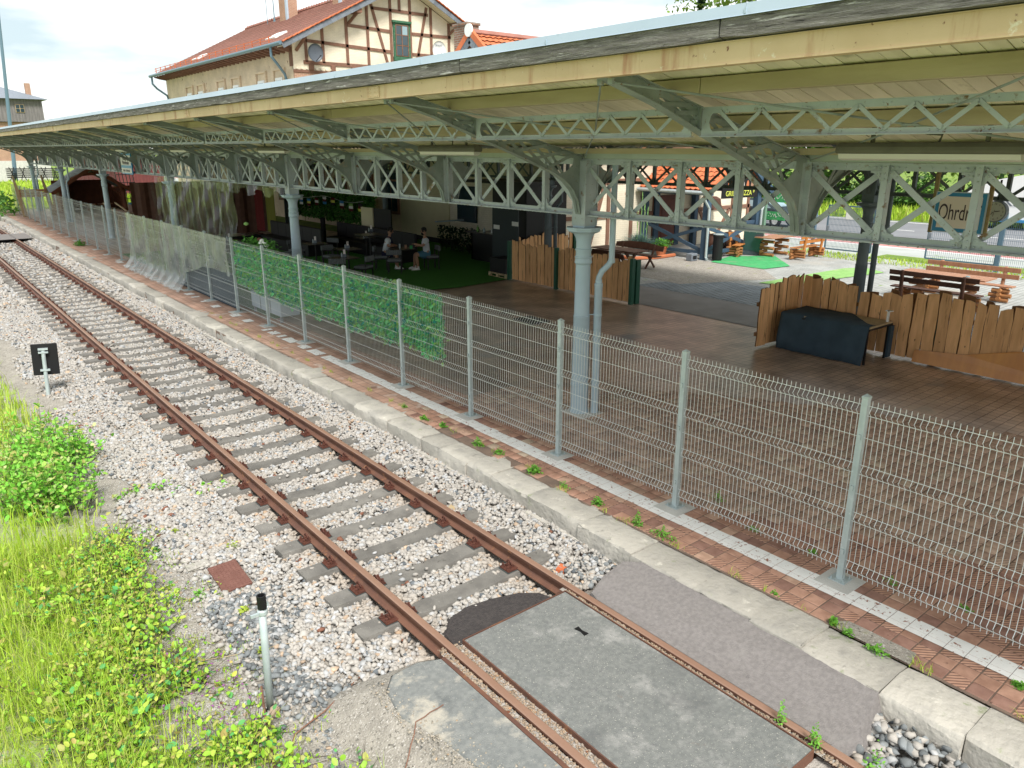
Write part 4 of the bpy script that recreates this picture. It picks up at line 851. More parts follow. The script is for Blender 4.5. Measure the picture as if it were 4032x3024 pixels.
# -- tube lamps
def tube_lamp(y, x=7.2, lab='long tube lamp'):
    o = thing('tube_lamp', lab, 'lamp', (x, y, 4.05), 'tube lamps hung under the canopy roof')
    s = M(); s.prism([(-.08, .06), (-.085, .02), (-.07, 0), (.07, 0), (.085, .02), (.08, .06), (.05, .10), (-.05, .10)], lambda a, b: (a, -.80, b), lambda a, b: (a, .80, b)); s.build('housing', 'lampgrey', o, local=True, bevel=.02, seg=2)
    s = M(); s.prism([(-.07, 0), (-.055, -.045), (0, -.06), (.055, -.045), (.07, 0)], lambda a, b: (a, -.77, b), lambda a, b: (a, .77, b)); s.build('diffuser', 'lampw', o, local=True)
    s = M(); s.box(-.015, .015, -.5, -.47, .10, .28); s.box(-.015, .015, .47, .5, .10, .28); s.tube([(0, -.1, .1), (0, -.12, .16), (0, 0, .17), (0, .12, .20), (0, .13, .28)], .012, 6); s.build('hanger', 'lampgrey', o, local=True)
    for z in (): pass
for y, lab in ((3.10, 'nearest tube lamp, under the roof at the right end of the canopy'), (10.5, 'tube lamp under the roof just left of the blue column with the downpipe'), (17.65, 'tube lamp under the roof above the second column from the right'), (24.8, 'tube lamp under the roof over the hanging plastic sheet'), (31.9, 'tube lamp under the roof near the blue and white platform sign'), (39.1, 'farthest tube lamp under the roof in view')): tube_lamp(y, lab=lab)
# ================================================================ STATION BUILDING
XW, YG, YB, XR_ = 19.4, 43.65, 68.2, 33.8
st = thing('station_building', 'big two-storey station house with timber-framed gable and red tiled roof behind the canopy', 'building', (26.6, 55, 0))
RZ = 13.80; EZ = 9.62; XC = 26.6; SL = (RZ - EZ) / (XC - 18.5)
s = M(); s.box(XW, XR_, YG + .01, YB, 0, 9.9); s.build('wall', 'brickcream2', st)
s = M(); s.prism([(XW, 8.42), (XR_, 8.42), (XR_, 9.95), (XC, RZ - .25), (XW, 9.95)], lambda a, b: (a, YG - .10, b), lambda a, b: (a, YG + .1, b)); s.build('gable_wall', 'brickcream', st)
s = M(); s.box(XW - .003, XR_, YG - .12, YG - .001, 0, 8.42); s.build('lower_gable_wall', 'brickred', st)
s = M(); s.box(XW - .05, 25, YG - .17, YG - .1, 8.28, 8.42); s.build('sill_beam', 'timber', st)
for q in range(22): 
    s = M(); s.box(XW + .1 + q * .3, XW + .22 + q * .3, YG - .2, YG - .1, 8.45, 8.55); s.build('dentil', 'brickcream', st)
for q in range(5):
    s = M(); s.box(20.3 + q * 1.35, 20.58 + q * 1.35, YG - .26, YG - .1, 8.42, 8.74); s.build('beam_end', 'timber', st, bevel=.02)
yt = YG - .125
def tb(x0, z0, x1, z1, w=.17):
    s = M(); s.beam((x0, yt, z0), (x1, yt, z1), .06, w, up=(0, 0, 1) if abs(x1 - x0) > abs(z1 - z0) else (1, 0, 0)); s.build('framing_timber', 'timber', st)
tb(20.0, 8.83, 32.6, 8.86, .2); tb(20.2, 9.98, 25.7, 9.78); tb(27.3, 9.75, 32.2, 9.75); tb(22.9, 11.02, 25.7, 10.92); tb(27.3, 10.92, 30.2, 10.94); tb(24.5, 12.1, 28.5, 12.08)
for x, z1 in ((20.2, 10.35), (21.25, 10.8), (22.8, 11.6), (24.2, 12.4), (25.80, 13.2), (27.18, 13.3), (28.7, 12.5), (30.05, 11.75), (31.6, 10.9)): tb(x, 8.85, x, z1)
tb(26.45, 12.1, 26.45, 13.4); tb(24.5, 12.3, 25.55, 8.9); tb(28.4, 12.5, 27.5, 8.9); tb(26.1, 9.2, 26.5, 8.85, .1); tb(26.9, 9.2, 26.5, 8.85, .1)
for x in (23.2, 30.3):
    s = M(); s.beam((x - .25, YG - .13, 11.1), (x + .15, YG - .75, 11.75 if x < 25 else 11.65), .12, .14); s.box(x - .1, x + .25, YG - .95, YG - .1, 11.62, 11.85); s.build('eave_bracket', 'timber', st)
s = M(); s.beam((19.6, YG - .12, 9.4), (19.95, YG - .6, 10.05), .12, .14); s.build('eave_bracket', 'timber', st)
# gable window
w = M(); w.box(25.93, 27.12, YG - .20, YG - .13, 9.33, 11.50); wo = w.build('window', 'greenw', st)
w = M(); w.box(25.86, 27.19, YG - .30, YG - .1, 11.44, 11.56); w.box(25.88, 27.17, YG - .28, YG - .1, 9.30, 9.52); w.build('window_trim', 'greenw', wo)
for i_, x in enumerate((26.12, 26.55)):
    for j_, z in enumerate((9.62, 10.22, 10.78)):
        w = M(); w.box(x, x + .36, YG - .215, YG - .202, z, z + (.52 if j_ < 2 else .5)); w.build('pane', 'glass2' if (i_, j_) == (1, 2) else 'glass', wo)
w = M(); w.box(26.08, 26.95, YG - .225, YG - .216, 9.57, 9.60); 
for x in (26.07, 26.49, 26.93): w.box(x, x + .05, YG - .235, YG - .2, 9.57, 11.32)
for z in (10.15, 10.74): w.box(26.08, 26.95, YG - .232, YG - .2, z, z + .05)
w.box(26.08, 26.95, YG - .232, YG - .2, 11.29, 11.34); w.build('window_bars', 'timber', wo)
# long wall: blind arches, windows, iron brackets
for i_, y in enumerate((45.6, 48.35, 52.65, 55.5, 59.8, 62.4)):
    w = M(); w.box(XW - .10, XW - .02, y - .50, y + .50, 6.35, 8.10); wo = w.build('window', 'whitef', st)
    w = M(); w.box(XW - .115, XW - .102, y - .38, y + .38, 6.5, 7.30); w.build('pane', 'glass2', wo); w = M(); w.box(XW - .115, XW - .102, y - .38, y + .38, 7.40, 7.56); w.box(XW - .115, XW - .102, y - .38, y + .38, 7.66, 7.95); w.build('pane', 'glass2', wo)
    w = M(); w.box(XW - .12, XW, y - .85, y + .85, 8.50, 8.62); w.box(XW - .12, XW, y - .85, y - .70, 7.95, 8.5); w.box(XW - .12, XW, y + .70, y + .85, 7.95, 8.5); w.box(XW - .15, XW, y - .90, y - .66, 7.86, 7.96); w.box(XW - .15, XW, y + .66, y + .90, 7.86, 7.96); w.build('window_surround', 'brickcream2', st, bevel=.02)
for y, z in ((46.2, 7.55), (54.4, 7.5), (60.6, 7.5), (65.2, 7.5)):
    w = M(); w.box(XW - 1.0, XW, y - .03, y + .03, z, z + .07); w.box(XW - 1.05, XW - .8, y - .08, y + .02, z - .05, z + .12); w.build('iron_bracket', 'timber', st)
w = M(); w.box(XW - .03, XW + .01, YG - .05, YG + .4, 8.6, 9.6); w.build('corner_timber', 'timber', st)
# roof
ya, yb = YG - .95, YB + .55
def plane(name, xa, za, xb, zb, mat, th=.06):
    s = M(); s.add([(xa, ya, za), (xb, ya, zb), (xb, yb, zb), (xa, yb, za), (xa, ya, za - th), (xb, ya, zb - th), (xb, yb, zb - th), (xa, yb, za - th)], [(0, 1, 2, 3), (4, 7, 6, 5), (0, 4, 5, 1), (1, 5, 6, 2), (2, 6, 7, 3), (3, 7, 4, 0)]); return s.build(name, mat, st)
rf = plane('roof', 18.45, EZ + .05, XC, RZ, 'rtile'); plane('roof', 34.75, EZ + .05, XC, RZ, 'rtile')
nt_ = 27
for sd in (-1, 1):
    for q in range(nt_):
        t0, t1 = q / nt_, (q + 1) / nt_; xe = 18.45 if sd < 0 else 34.75
        p0 = (xe + (XC - xe) * t0, ya - .03, EZ + .09 + (RZ - EZ - .05) * t0); p1 = (xe + (XC - xe) * t1, ya - .03, EZ + .12 + (RZ - EZ - .05) * t1)
        s = M(); s.beam(p0, p1, .24, .05); s.build('verge_tile', 'verge', rf)
        s = M(); p0 = (p0[0], ya - .05, p0[2] - .22); p1 = (p1[0], ya - .05, p1[2] - .22 - .02); s.beam(p0, p1, .03, .26); s.build('slate_trim', 'slate', rf)
    s = M(); s.beam((18.5 if sd < 0 else 34.7, YG - .5, EZ - .12), (XC, YG - .5, RZ - .17), .80, .03); s.build('soffit_panel', 'brickcream', rf)
s = M(); s.tube([(XC, ya, RZ + .03), (XC, yb, RZ + .03)], .13, 8)
for q in range(60): s.box(XC - .16, XC + .16, ya + q * .43, ya + q * .43 + .06, RZ, RZ + .18)
s.build('ridge_tiles', 'rtile', rf, kind='stuff')
def course(x0, x1, z0, z1, ya, yb, n, par):
    s = M()
    for q in range(n):
        t = q / n; x = x0 + (x1 - x0) * t; z = z0 + (z1 - z0) * t; dx = (x1 - x0) / n; dz = (z1 - z0) / n
        s.add([(x, ya, z + .045), (x, yb, z + .045), (x + dx, yb, z + dz + .012), (x + dx, ya, z + dz + .012), (x, ya, z), (x, yb, z)], [(0, 3, 2, 1), (0, 1, 5, 4)])
    s.build('tile_courses', 'rtile', par, kind='stuff')
course(18.45, XC, EZ + .055, RZ + .005, ya, yb, 27, rf)
s = M(); s.tube([(18.36, ya, EZ + .02), (18.36, yb, EZ + .02)], .11, 8); s.build('gutter', 'bluegut', st)
s = M()
for q in range(34): s.prism([(18.5, EZ - .05), (19.5, EZ + .1), (19.5, EZ - .30), (18.9, EZ - .22), (18.5, EZ - .12)], lambda a, b: (a, YG + .2 + q * .73, b), lambda a, b: (a, YG + .36 + q * .73, b))
s.build('rafter_ends', 'timber', st, kind='stuff')
for y0, y1, zz in ((44.2, 44.6, 8.9), (68.4, 67.9, 8.6)):
    s = M(); s.tube([(18.4, y0, EZ - .05), (18.4, y0, EZ - .55), (18.7, y0, EZ - .9), (19.2, y1 - .2, 8.2), (19.28, y1 - .2, 7.9), (19.28, y1 - .2, 5)], .08, 8); s.build('downpipe', 'bluegut', st)
for q in range(19):
    y = 45.2 + q * 1.28; s = M()
    s.beam((18.75, y, EZ + .2), (18.75, y, EZ + .62), .05, .05, up=(1, 0, 0)); s.build('snow_guard_post', 'verge', rf)
s = M()
for z in (.42, .58): s.beam((18.75, 44.8, EZ + z), (18.75, 68.6, EZ + z), .03, .03)
s.build('snow_guard_rail', 'verge', rf)
for y, w_ in ((47.3, .6), (61.6, .5)):
    s = M(); x = 19.7; z = EZ + (x - 18.45) * SL + .12; s.beam((x, y, z), (x + .8, y, z + .8 * SL), 1.6 * w_ + .5, .10); s.build('skylight', 'whitef', rf); s = M(); s.beam((x + .08, y, z + .05), (x + .72, y, z + .05 + .64 * SL), 1.2 * w_ + .4, .08); s.build('pane', 'glass2', rf)
for y, zt, w_ in ((57.4, 15.9, .62), (49.2, 14.7, .5)):
    s = M(); s.box(XC - .9 - w_, XC - .9 + w_ * .3, y - w_ * 1.1, y + w_ * 1.1, 12.8, zt); ch = s.build('chimney', 'brickred', rf)
    s = M(); s.box(XC - .93 - w_, XC - .80 - w_, y - w_ * 1.1 - .03, y - w_ * 1.1 - .001, 12.9, zt); s.box(XC - .93 - w_, XC - .9 - w_ - .001, y - w_ * 1.1, y - w_ * 1.1 + .25, 12.9, zt); s.build('zinc_trim', 'zinc', rf)
s = M(); s.tube([(XC - .7, 61.0, 13.2), (XC - .7, 61.0, 17.4)], [.05, .015], 6); s.lathe(XC - .7, 61, [(.12, 13.3), (.05, 13.8)], 6); s.tube([(XC - .9, 61.9, 13.2), (XC - .9, 61.9, 15.1)], .025, 6); s.build('antenna_mast', 'bluegut', rf)
def dish(x, z, mat, lab, r, text=None):
    o = thing('satellite_dish', lab, 'satellite dish', (x, YG - .75, z - r))
    s = M(); n = 24; s.v = []; 
    for rr, dy in ((0, .10), (.35, .085), (.7, .05), (1, 0), (1.0, -.02)):
        for j in range(n): t = 2 * math.pi * j / n; s.v.append((rr * r * math.cos(t) - .02 * rr, dy, r + rr * r * 1.05 * math.sin(t)))
    for i in range(4):
        for j in range(n): s.f.append((i * n + j, i * n + (j + 1) % n, (i + 1) * n + (j + 1) % n, (i + 1) * n + j)); s.mi.append(0)
    s.build('reflector', mat, o, local=True, smooth=True)
    s = M(); s.tube([(0, .05, .05 * r), (.05, -.45, r * .55)], .02, 6); s.lathe(.05, -.47, [(.045, r * .5), (.05, r * .62)], 8); s.tube([(0, .1, r), (0, .55, r * .9)], .04, 6); s.build('feed_arm', 'blackmetal', o, local=True)
    return o
dish(20.50, 9.30, 'dishgrey', 'dark grey satellite dish on the left side of the gable', .46)
d2 = dish(28.9, 10.05, 'whitef', 'white satellite dish on the right side of the gable', .52)
def text(body, size, loc_, rot, mat, parent, name='lettering', ext=.002, align='CENTER', sx=1.0, shear=0):
    cu = bpy.data.curves.new(name, 'FONT'); cu.body = body; cu.size = size; cu.extrude = ext; cu.align_x = align; cu.align_y = 'CENTER'; cu.shear = shear
    t = bpy.data.objects.new('tmp', cu); C.objects.link(t); bpy.context.view_layer.update(); dg = bpy.context.evaluated_depsgraph_get()
    me = bpy.data.meshes.new_from_object(t.evaluated_get(dg)); bpy.data.objects.remove(t); me.name = name; me.materials.clear(); me.materials.append(MT[mat])
    o = bpy.data.objects.new(name, me); C.objects.link(o); o.scale = (sx, 1, 1)
    o.rotation_euler = rot
    if parent is not None: o.parent = parent; o.location = Vector(loc_) - WLof(parent)
    else: o.location = loc_
    return o
text('SMART', .17, (28.87, YG - .72, 10.32), (R(90), 0, 0), 'slate', d2)

# ================================================================ RESTAURANT ANNEX
an = thing('annex_building', 'low cream timber-framed annex with an orange tiled gable roof beside the canopy', 'building', (24, 26, 0))
s = M(); s.box(XW, 32, 21.5, 30.5, 0, 4.7); s.build('wall', 'brickcream', an)
s = M(); s.box(XW, XW + .4, 30.5, 43.6, 0, 6.4); s.build('link_wall', 'brickcream2', an)
s = M(); s.prism([(21.5, 4.7), (30.5, 4.7), (26, 8.25)], lambda a, b: (XW + .1, a, b), lambda a, b: (31.9, a, b)); s.build('gable', 'brickrough', an)
for sd in (-1, 1):
    s = M(); xa, xb = 19.0, 24.3; ye = 26 + sd * 5.1; s.add([(xa, ye, 4.35), (xb, ye, 4.35), (xb, 26, 8.42), (xa, 26, 8.42), (xa, ye, 4.27), (xb, ye, 4.27), (xb, 26, 8.34), (xa, 26, 8.34)], [(0, 1, 2, 3), (7, 6, 5, 4), (0, 4, 5, 1), (1, 5, 6, 2), (2, 6, 7, 3), (3, 7, 4, 0)]); r_ = s.build('roof', 'otile', an)
    s = M(); s.add([(xb, ye, 4.3), (32.4, ye, 4.3), (32.4, 26, 6.6), (xb, 26, 6.6)], [(0, 1, 2, 3)]); s.build('lower_roof', 'otile', an)
    s = M(); n = 24
    for q in range(n):
        t = q / n; y0 = ye + (26 - ye) * t; z0 = 4.36 + 4.07 * t; dy = (26 - ye) / n; dz = 4.07 / n
        for c_ in range(18):
            xx = xa + .05 + c_ * .29; s.add([(xx, y0, z0 + .05), (xx + .14, y0, z0 + .085), (xx + .29, y0, z0 + .05), (xx + .29, y0 + dy, z0 + dz + .01), (xx + .14, y0 + dy, z0 + dz + .04), (xx, y0 + dy, z0 + dz + .01)], [(0, 1, 4, 5), (1, 2, 3, 4)])
    s.build('roof_tiles', 'verge', r_, kind='stuff')
    s = M(); s.beam((18.97, ye, 4.42), (18.97, 26, 8.49), .14, .22); s.build('verge_tiles', 'verge', r_)
    for q in range(14):
        t = q / 14; t1 = (q + .96) / 14; s = M(); s.beam((18.93, ye + (26 - ye) * t, 4.16 + 4.05 * t), (18.93, ye + (26 - ye) * t1, 4.16 + 4.05 * t1), .03, .34); s.build('slate_trim', 'slate', r_)
    s = M(); s.beam((19.1, ye, 4.0), (19.1, 26, 8.05), .2, .12); s.build('barge_timber', 'timber', r_)
s = M()
for q in range(13): s.tube([(18.95 + q * .42, 26, 8.46), (18.95 + q * .42 + .43, 26, 8.44)], [.13, .15], 8)
s.build('ridge_tiles', 'rtile', an, kind='stuff')
s = M(); s.v = []; s.tube([(18.86, 26, 8.52), (18.93, 26, 8.52)], .24, 16); s.build('ridge_disc', 'whitef', an)
s = M(); s.box(19.35, 19.95, 26.75, 27.65, 6.2, 8.85); s.build('chimney', 'brickrough', an); s = M(); s.box(19.30, 20.0, 26.7, 27.7, 8.85, 8.95); s.build('chimney_cap', 'brickrough', an)
for (x0, z0, x1, z1) in ((20.9, 0.5, 20.9, 4.6), (22.35, 0, 22.35, 4.6), (23.7, 0, 23.7, 4.6), (21.3, .3, 22.2, 3.1), (19.9, 1.55, 32, 1.55), (19.9, 2.9, 32, 2.9), (25.1, 0, 25.1, 4.6), (28.0, 0, 28, 4.6), (30.6, 0, 30.6, 4.6), (31.85, 0, 31.85, 4.6), (28.2, 1.5, 29.2, .1), (30.4, 1.5, 29.4, .1)):
    s = M(); s.beam((x0, 21.475, z0), (x1, 21.475, z1), .06, .16, up=(1, 0, 0) if abs(z1 - z0) > abs(x1 - x0) else (0, 0, 1)); s.build('framing_timber', 'timber', an)
s = M(); s.box(25.35, 26.4, 21.38, 21.46, .12, 2.25); dr = s.build('door', 'door', an)
for z in (.3, 1.3):
    s = M(); s.box(25.5, 26.25, 21.36, 21.379, z, z + .75); s.build('door_panel', 'door', dr, bevel=.02)
s = M(); s.box(25.2, 27.0, 20.6, 21.46, 0, .12); s.build('door_step', 'concrete', an)
s = M(); s.box(25.05, 25.33, 21.36, 21.5, 0, 2.4); s.box(26.42, 26.7, 21.36, 21.5, 0, 2.4); s.box(25.05, 26.7, 21.36, 21.5, 2.4, 2.6); s.build('door_frame', 'blue_t', an)
# windows and dark fittings on the platform side
for y in (33.2, 35.7, 38.6, 41.2, 46.5, 50):
    w = M(); w.box(XW - .10, XW, y - .62, y + .62, 1.05, 3.45); wo = w.build('window', 'timber', an)
    for dy in (-.55, .03):
        for z in (1.2, 1.95, 2.7): w = M(); w.box(XW - .12, XW - .101, y + dy, y + dy + .50, z, z + .66); w.build('pane', 'glass', wo)
s = M(); s.box(XW - .06, XW, 27.7, 33, .0, .22); s.build('plinth', 'black', an)
s = M(); s.box(XW - .05, XW - .001, 28.3, 32.4, .22, 2.6); s.build('plaster_panel', 'cream', an)

# ---- blue timber porch
po = thing('timber_porch', 'blue-grey timber porch with orange tiled roof in front of the red door', 'porch', (26.5, 19.8, 0))
P_ = [(24.35, 21.3), (24.35, 18.2), (27.6, 18.2), (27.6, 21.3)]
for x, y in P_: s = M(); s.box(x - .11, x + .11, y - .11, y + .11, 0, 2.55); s.build('post', 'blue_t', po)
def xpanel(a, b):
    for z in (.25, 1.28):
        s = M(); s.beam((*a, z), (*b, z), .10, .13); s.build('rail', 'blue_t', po)
    s = M(); s.beam((*a, .32), (*b, 1.22), .07, .13); s.build('cross_brace', 'blue_t', po); s = M(); s.beam((*a, 1.22), (*b, .32), .08, .13); s.build('cross_brace', 'blue_t', po)
xpanel((24.35, 21.2), (24.35, 18.3)); xpanel((24.45, 18.2), (27.5, 18.2))
s = M(); s.beam((24.35, 21.4, 2.5), (24.35, 18.0, 2.5), .14, .16); s.beam((27.6, 21.4, 2.5), (27.6, 18.0, 2.5), .14, .16); s.build('top_beam', 'blue_t', po)
s = M(); s.add([(24.0, 21.4, 2.58), (24.0, 17.9, 2.58), (26.0, 17.9, 4.0), (26.0, 21.4, 4.0)], [(0, 3, 2, 1)]); s.add([(28.0, 21.4, 2.58), (28.0, 17.9, 2.58), (26.0, 17.9, 4.0), (26.0, 21.4, 4.0)], [(0, 1, 2, 3)])
pr_ = s.build('roof', 'otile', po)
s = M()
for q in range(9):
    for c_ in range(14):
        x0 = 24.0 + q * 2 / 9; z0 = 2.60 + q * 1.42 / 9; yy = 21.4 - c_ * .25; s.add([(x0, yy, z0 + .04), (x0, yy - .125, z0 + .08), (x0, yy - .25, z0 + .04), (x0 + .23, yy - .25, z0 + .18), (x0 + .23, yy - .125, z0 + .21), (x0 + .23, yy, z0 + .18)], [(0, 1, 4, 5), (1, 2, 3, 4)])
s.build('roof_tiles', 'verge', pr_, kind='stuff')
s = M(); s.beam((24.0, 17.86, 2.62), (26.0, 17.86, 4.06), .10, .16); s.build('verge_tiles', 'verge', pr_)
s = M(); s.beam((28.05, 17.86, 2.5), (26.0, 17.86, 3.98), .12, .26); s.beam((28.05, 17.80, 2.50), (28.05, 21.4, 2.50), .2, .2); s.build('barge_board', 'blue_t', po)
s = M(); s.tube([(23.95, 21.4, 2.56), (23.95, 17.95, 2.53)], .07, 8); s.build('gutter', 'galv', po)
s = M(); s.tube([(23.95, 18.1, 2.5), (24.0, 18.05, 2.25), (24.22, 18.0, 1.95), (24.22, 18.0, .12), (24.12, 17.85, .06)], .05, 8); s.build('downpipe', 'galv', po)
s = M(); s.tube([(28.0, 18.05, 2.5), (28.0, 18.02, 2.2), (27.7, 18.0, 1.75), (27.68, 18.0, .2), (27.85, 17.85, .06)], .05, 8); s.build('downpipe', 'galv', po)
sg = thing('pizza_sign', 'black sign with yellow GRILL PIZZA lettering under the porch gable', 'sign', (26.0, 17.9, 2.35))
s = M(); s.box(24.75, 27.05, 17.86, 17.90, 2.30, 3.02); s.build('board', 'black', sg)
text('GRILL * PIZZA *', .27, (25.9, 17.85, 2.47), (R(90), 0, 0), 'yellow', sg, sx=1.0)
for i_, (c_, x) in enumerate(zip(('terracotta', 'signwhite', 'skin', 'signwhite', 'terracotta', 'skin'), (25.15, 25.45, 25.75, 26.05, 26.35, 26.65))):
    s = M(); s.lathe(0, 0, [(.02, 0), (.09, .08), (.07, .2), (.02, .28)], 8); o = s.build('food_picture', c_, sg, local=True); o.scale = (1, .1, 1); o.location = (x - 26, -.045, .32)
fg = thing('waiter_figure', 'small painted figure with a moustache standing on the porch gable sign', 'figure', (25.75, 17.88, 3.03))
s = M(); s.lathe(0, 0, [(.10, 0), (.13, .25), (.12, .38), (.05, .42)], 8); s.build('body', 'black', fg, local=True); s = M(); s.lathe(0, 0, [(.03, .42), (.08, .48), (.08, .56), (.03, .62)], 8); s.build('head', 'skin', fg, local=True); s = M(); s.box(-.05, .05, -.14, -.12, .05, .22); s.build('menu_card', 'yellow', fg, local=True)
s = M(); s.lathe(28.8, 21.2, [(.40, 1.6), (.34, 1.75), (.30, 2.0), (.12, 2.1)], 14); s.build('hanging_hose_reel', 'brownwood', label='dark round hose reel on the timber-framed wall under the pizza sign', cat='hose reel')
for x, lab in ((25.9, 'left wooden barrel lying behind the blue porch rail'), (26.9, 'right wooden barrel lying behind the blue porch rail')):
    o = thing('barrel', lab, 'barrel', (x, 19.2, 0), 'wooden barrels on the porch'); s = M(); s.tube([(0, -.02, .42), (.2, 0, .42), (.42, 0, .42), (.64, 0, .42), (.84, .02, .42)], [.30, .36, .38, .36, .30], 16); s.build('staves', 'brownwood', o, local=True, smooth=True)
    for dx in (.12, .30, .56, .74): s = M(); s.tube([(dx, 0, .42), (dx + .05, 0, .42)], .385 if .2 < dx < .7 else .35, 16); s.build('hoop', 'blackmetal', o, local=True)
o = thing('litter_bin', 'tall black bin standing at the corner post of the blue porch', 'bin', (24.55, 17.72, 0)); s = M(); s.lathe(0, 0, [(.17, 0), (.19, .05), (.19, .85), (.20, .9), (.20, 1.0), (.16, 1.0)], 16); s.build('body', 'black', o, local=True, smooth=False); s = M(); s.lathe(0, 0, [(.205, .985), (.205, 1.01), (.12, 1.02)], 16); s.build('rim', 'galv', o, local=True)
o = thing('cable_drum', 'small grey meter box on the ground beside the porch downpipe', 'box', (23.75, 18.3, 0)); s = M(); s.box(-.18, .18, -.14, .14, 0, .28); s.build('case', 'slate', o, local=True, bevel=.02); s = M(); s.box(-.1, .1, -.16, -.14, .08, .2); s.build('dial', 'black', o, local=True)
# mats, carpet
tag(sheet('green_mat', [(24.0, 17.6), (26.0, 18.1), (27.4, 17.0), (25.4, 15.1), (24.0, 15.3)], .012, 'mat_g'), 'bright green artificial grass mat lying in front of the porch', 'mat')
tag(sheet('lime_mat', [(21.3, 13.7), (21.5, 12.9), (26.6, 12.2), (27.2, 13.2), (26.4, 13.6)], .012, 'mat_l'), 'lime green grass mat running across the cobbles behind the plank fence', 'mat')
for nm in ('green_mat', 'lime_mat'): del bpy.data.objects[nm]['kind']
tag(sheet('turf_carpet', [(7.05, 18.2), (9.5, 18.55), (12.32, 19.25), (13.3, 19.02), (15.44, 19.3), (19.35, 19.6), (19.35, 34), (7.05, 34)], .010, 'turf'), 'dark green artificial turf carpet under the restaurant tables', 'carpet'); del bpy.data.objects['turf_carpet']['kind']
sheet('gravel_bed', [(22.2, 19.9), (24.2, 19.7), (24.2, 21.4), (22.2, 21.4)], .02, 'pavegrey')
s = M(); s.tube([(22.1, 21.3, .05), (22.15, 19.85, .06), (23.0, 19.45, .06), (24.2, 19.5, .06)], .07, 6); s.build('bed_edging', 'rib' if False else 'terracotta', kind='structure')
# ================================================================ PLANK FENCES
def plank(s, x, y, z0, h, w, ax, th=.028, top=None):
    """a rough waney-edged plank; ax 'y' stands along y, 'x' along x"""
    n = 7; L_ = []; R2 = []; a0 = rnd.uniform(-.01, .01)
    for q in range(n):
        t = q / (n - 1); L_.append((-w / 2 + rnd.uniform(-.010, .010) + a0 * t, z0 + t * h)); R2.append((w / 2 + rnd.uniform(-.010, .010) + a0 * t, z0 + t * h))
    L_[-1] = (L_[-1][0] + .01, L_[-1][1] + rnd.uniform(-.07, .02)); R2[-1] = (R2[-1][0] - .01, R2[-1][1] + rnd.uniform(-.07, .02))
    L_.insert(n, ((L_[-1][0] + R2[-1][0]) / 2, (L_[-1][1] + R2[-1][1]) / 2 + rnd.uniform(-.004, .016)))
    pl = L_ + R2[::-1]
    if ax == 'y': s.prism(pl, lambda a, b: (x - th / 2, y + a, b), lambda a, b: (x + th / 2, y + a, b))
    else: s.prism(pl, lambda a, b: (x + a, y - th / 2, b), lambda a, b: (x + a, y + th / 2, b))
    s.mi = [0, 0] + [1] * (len(s.f) - 2); return s
def plank_run(par, x0, y0, x1, y1, hfn, both=True, wr=(.15, .21), skip=()):
    d = math.hypot(x1 - x0, y1 - y0); ux, uy = (x1 - x0) / d, (y1 - y0) / d; t = 0; ax = 'y' if abs(uy) > abs(ux) else 'x'; i = 0
    while t < d - .05:
        w = rnd.uniform(*wr); c = t + w / 2; x, y = x0 + ux * c, y0 + uy * c; h = hfn(c)
        s = M(); plank(s, x, y, .03 + rnd.uniform(0, .02), h + rnd.uniform(-.05, .05), w * rnd.uniform(.94, 1), ax); tl_ = rnd.gauss(0, .012); s.v = [(vx + (tl_ * vz if ax == 'x' else 0), vy + (tl_ * vz if ax == 'y' else 0), vz) for vx, vy, vz in s.v]; s.build('plank', ['plank', 'plankd'], par)
        if both and i % 2 == 0:
            ox, oy = -uy * .11, ux * .11
            if ax == 'y': ox, oy = .11, 0
            s = M(); plank(s, x + ux * w * .55 + abs(ox), y + uy * w * .55 + abs(oy), .05, h + rnd.uniform(-.02, .05), w, ax); s.build('plank', ['plankd', 'plankd'], par)
        t += w + rnd.uniform(.002, .012); i += 1
    for z in (.30, .95):
        s = M(); o_ = .045; s.beam((x0 + (o_ if ax == 'y' else 0), y0 + (0 if ax == 'y' else o_), z), (x1 + (o_ if ax == 'y' else 0), y1 + (0 if ax == 'y' else o_), z), .05, .08); s.build('cross_rail', 'plankd', par)
fl = thing('plank_fence', 'waist-high fence of upright rough brown planks behind the blue column', 'fence', (15.5, 16.5, 0), 'rough plank fences under the canopy')
plank_run(fl, 15.50, 19.1, 15.56, 14.0, lambda t: 1.22 + .05 * math.sin(t * 5), both=False)
for y in (19.22, 16.95, 13.88):
    s = M(); s.box(15.42, 15.54, y - .05, y + .05, 0, 1.26); s.build('fence_post', 'green_post', fl)
s = M(); s.box(15.60, 15.75, 13.82, 13.92, 0, 1.22); s.build('fence_post', 'green_post', fl)
fb = thing('plank_fence', 'further rough plank fence in front of the dark board by the annex corner', 'fence', (18.5, 21.2, 0), 'rough plank fences under the canopy')
plank_run(fb, 16.2, 20.6, 19.5, 20.5, lambda t: 1.15 + .06 * math.sin(t * 4), both=False); s = M(); s.box(19.52, 19.62, 20.42, 20.55, 0, 1.2); s.build('fence_post', 'green_post', fb)
fr = thing('plank_fence', 'corner fence of uneven rough planks beside the blue covered table', 'fence', (15.0, 7.5, 0), 'rough plank fences under the canopy')
plank_run(fr, 13.98, 8.92, 15.55, 8.95, lambda t: 1.22 + .20 * math.sin(min(t, 1.6) * 1.3), both=False, wr=(.14, .19))
plank_run(fr, 15.62, 8.9, 15.62, 1.2, lambda t: 1.33 + .07 * math.sin(t * 2.3 + 1), both=True, wr=(.17, .25))
for y in (8.15, 6.0, 3.6): s = M(); s.box(15.66, 15.76, y - .06, y + .06, 0, 1.2); s.build('fence_post', 'green_post', fr)
pb = thing('reflection_panel', 'orange panel standing in for the reflections low on the plank fence, right edge', 'board', (15.35, 4.0, 0))
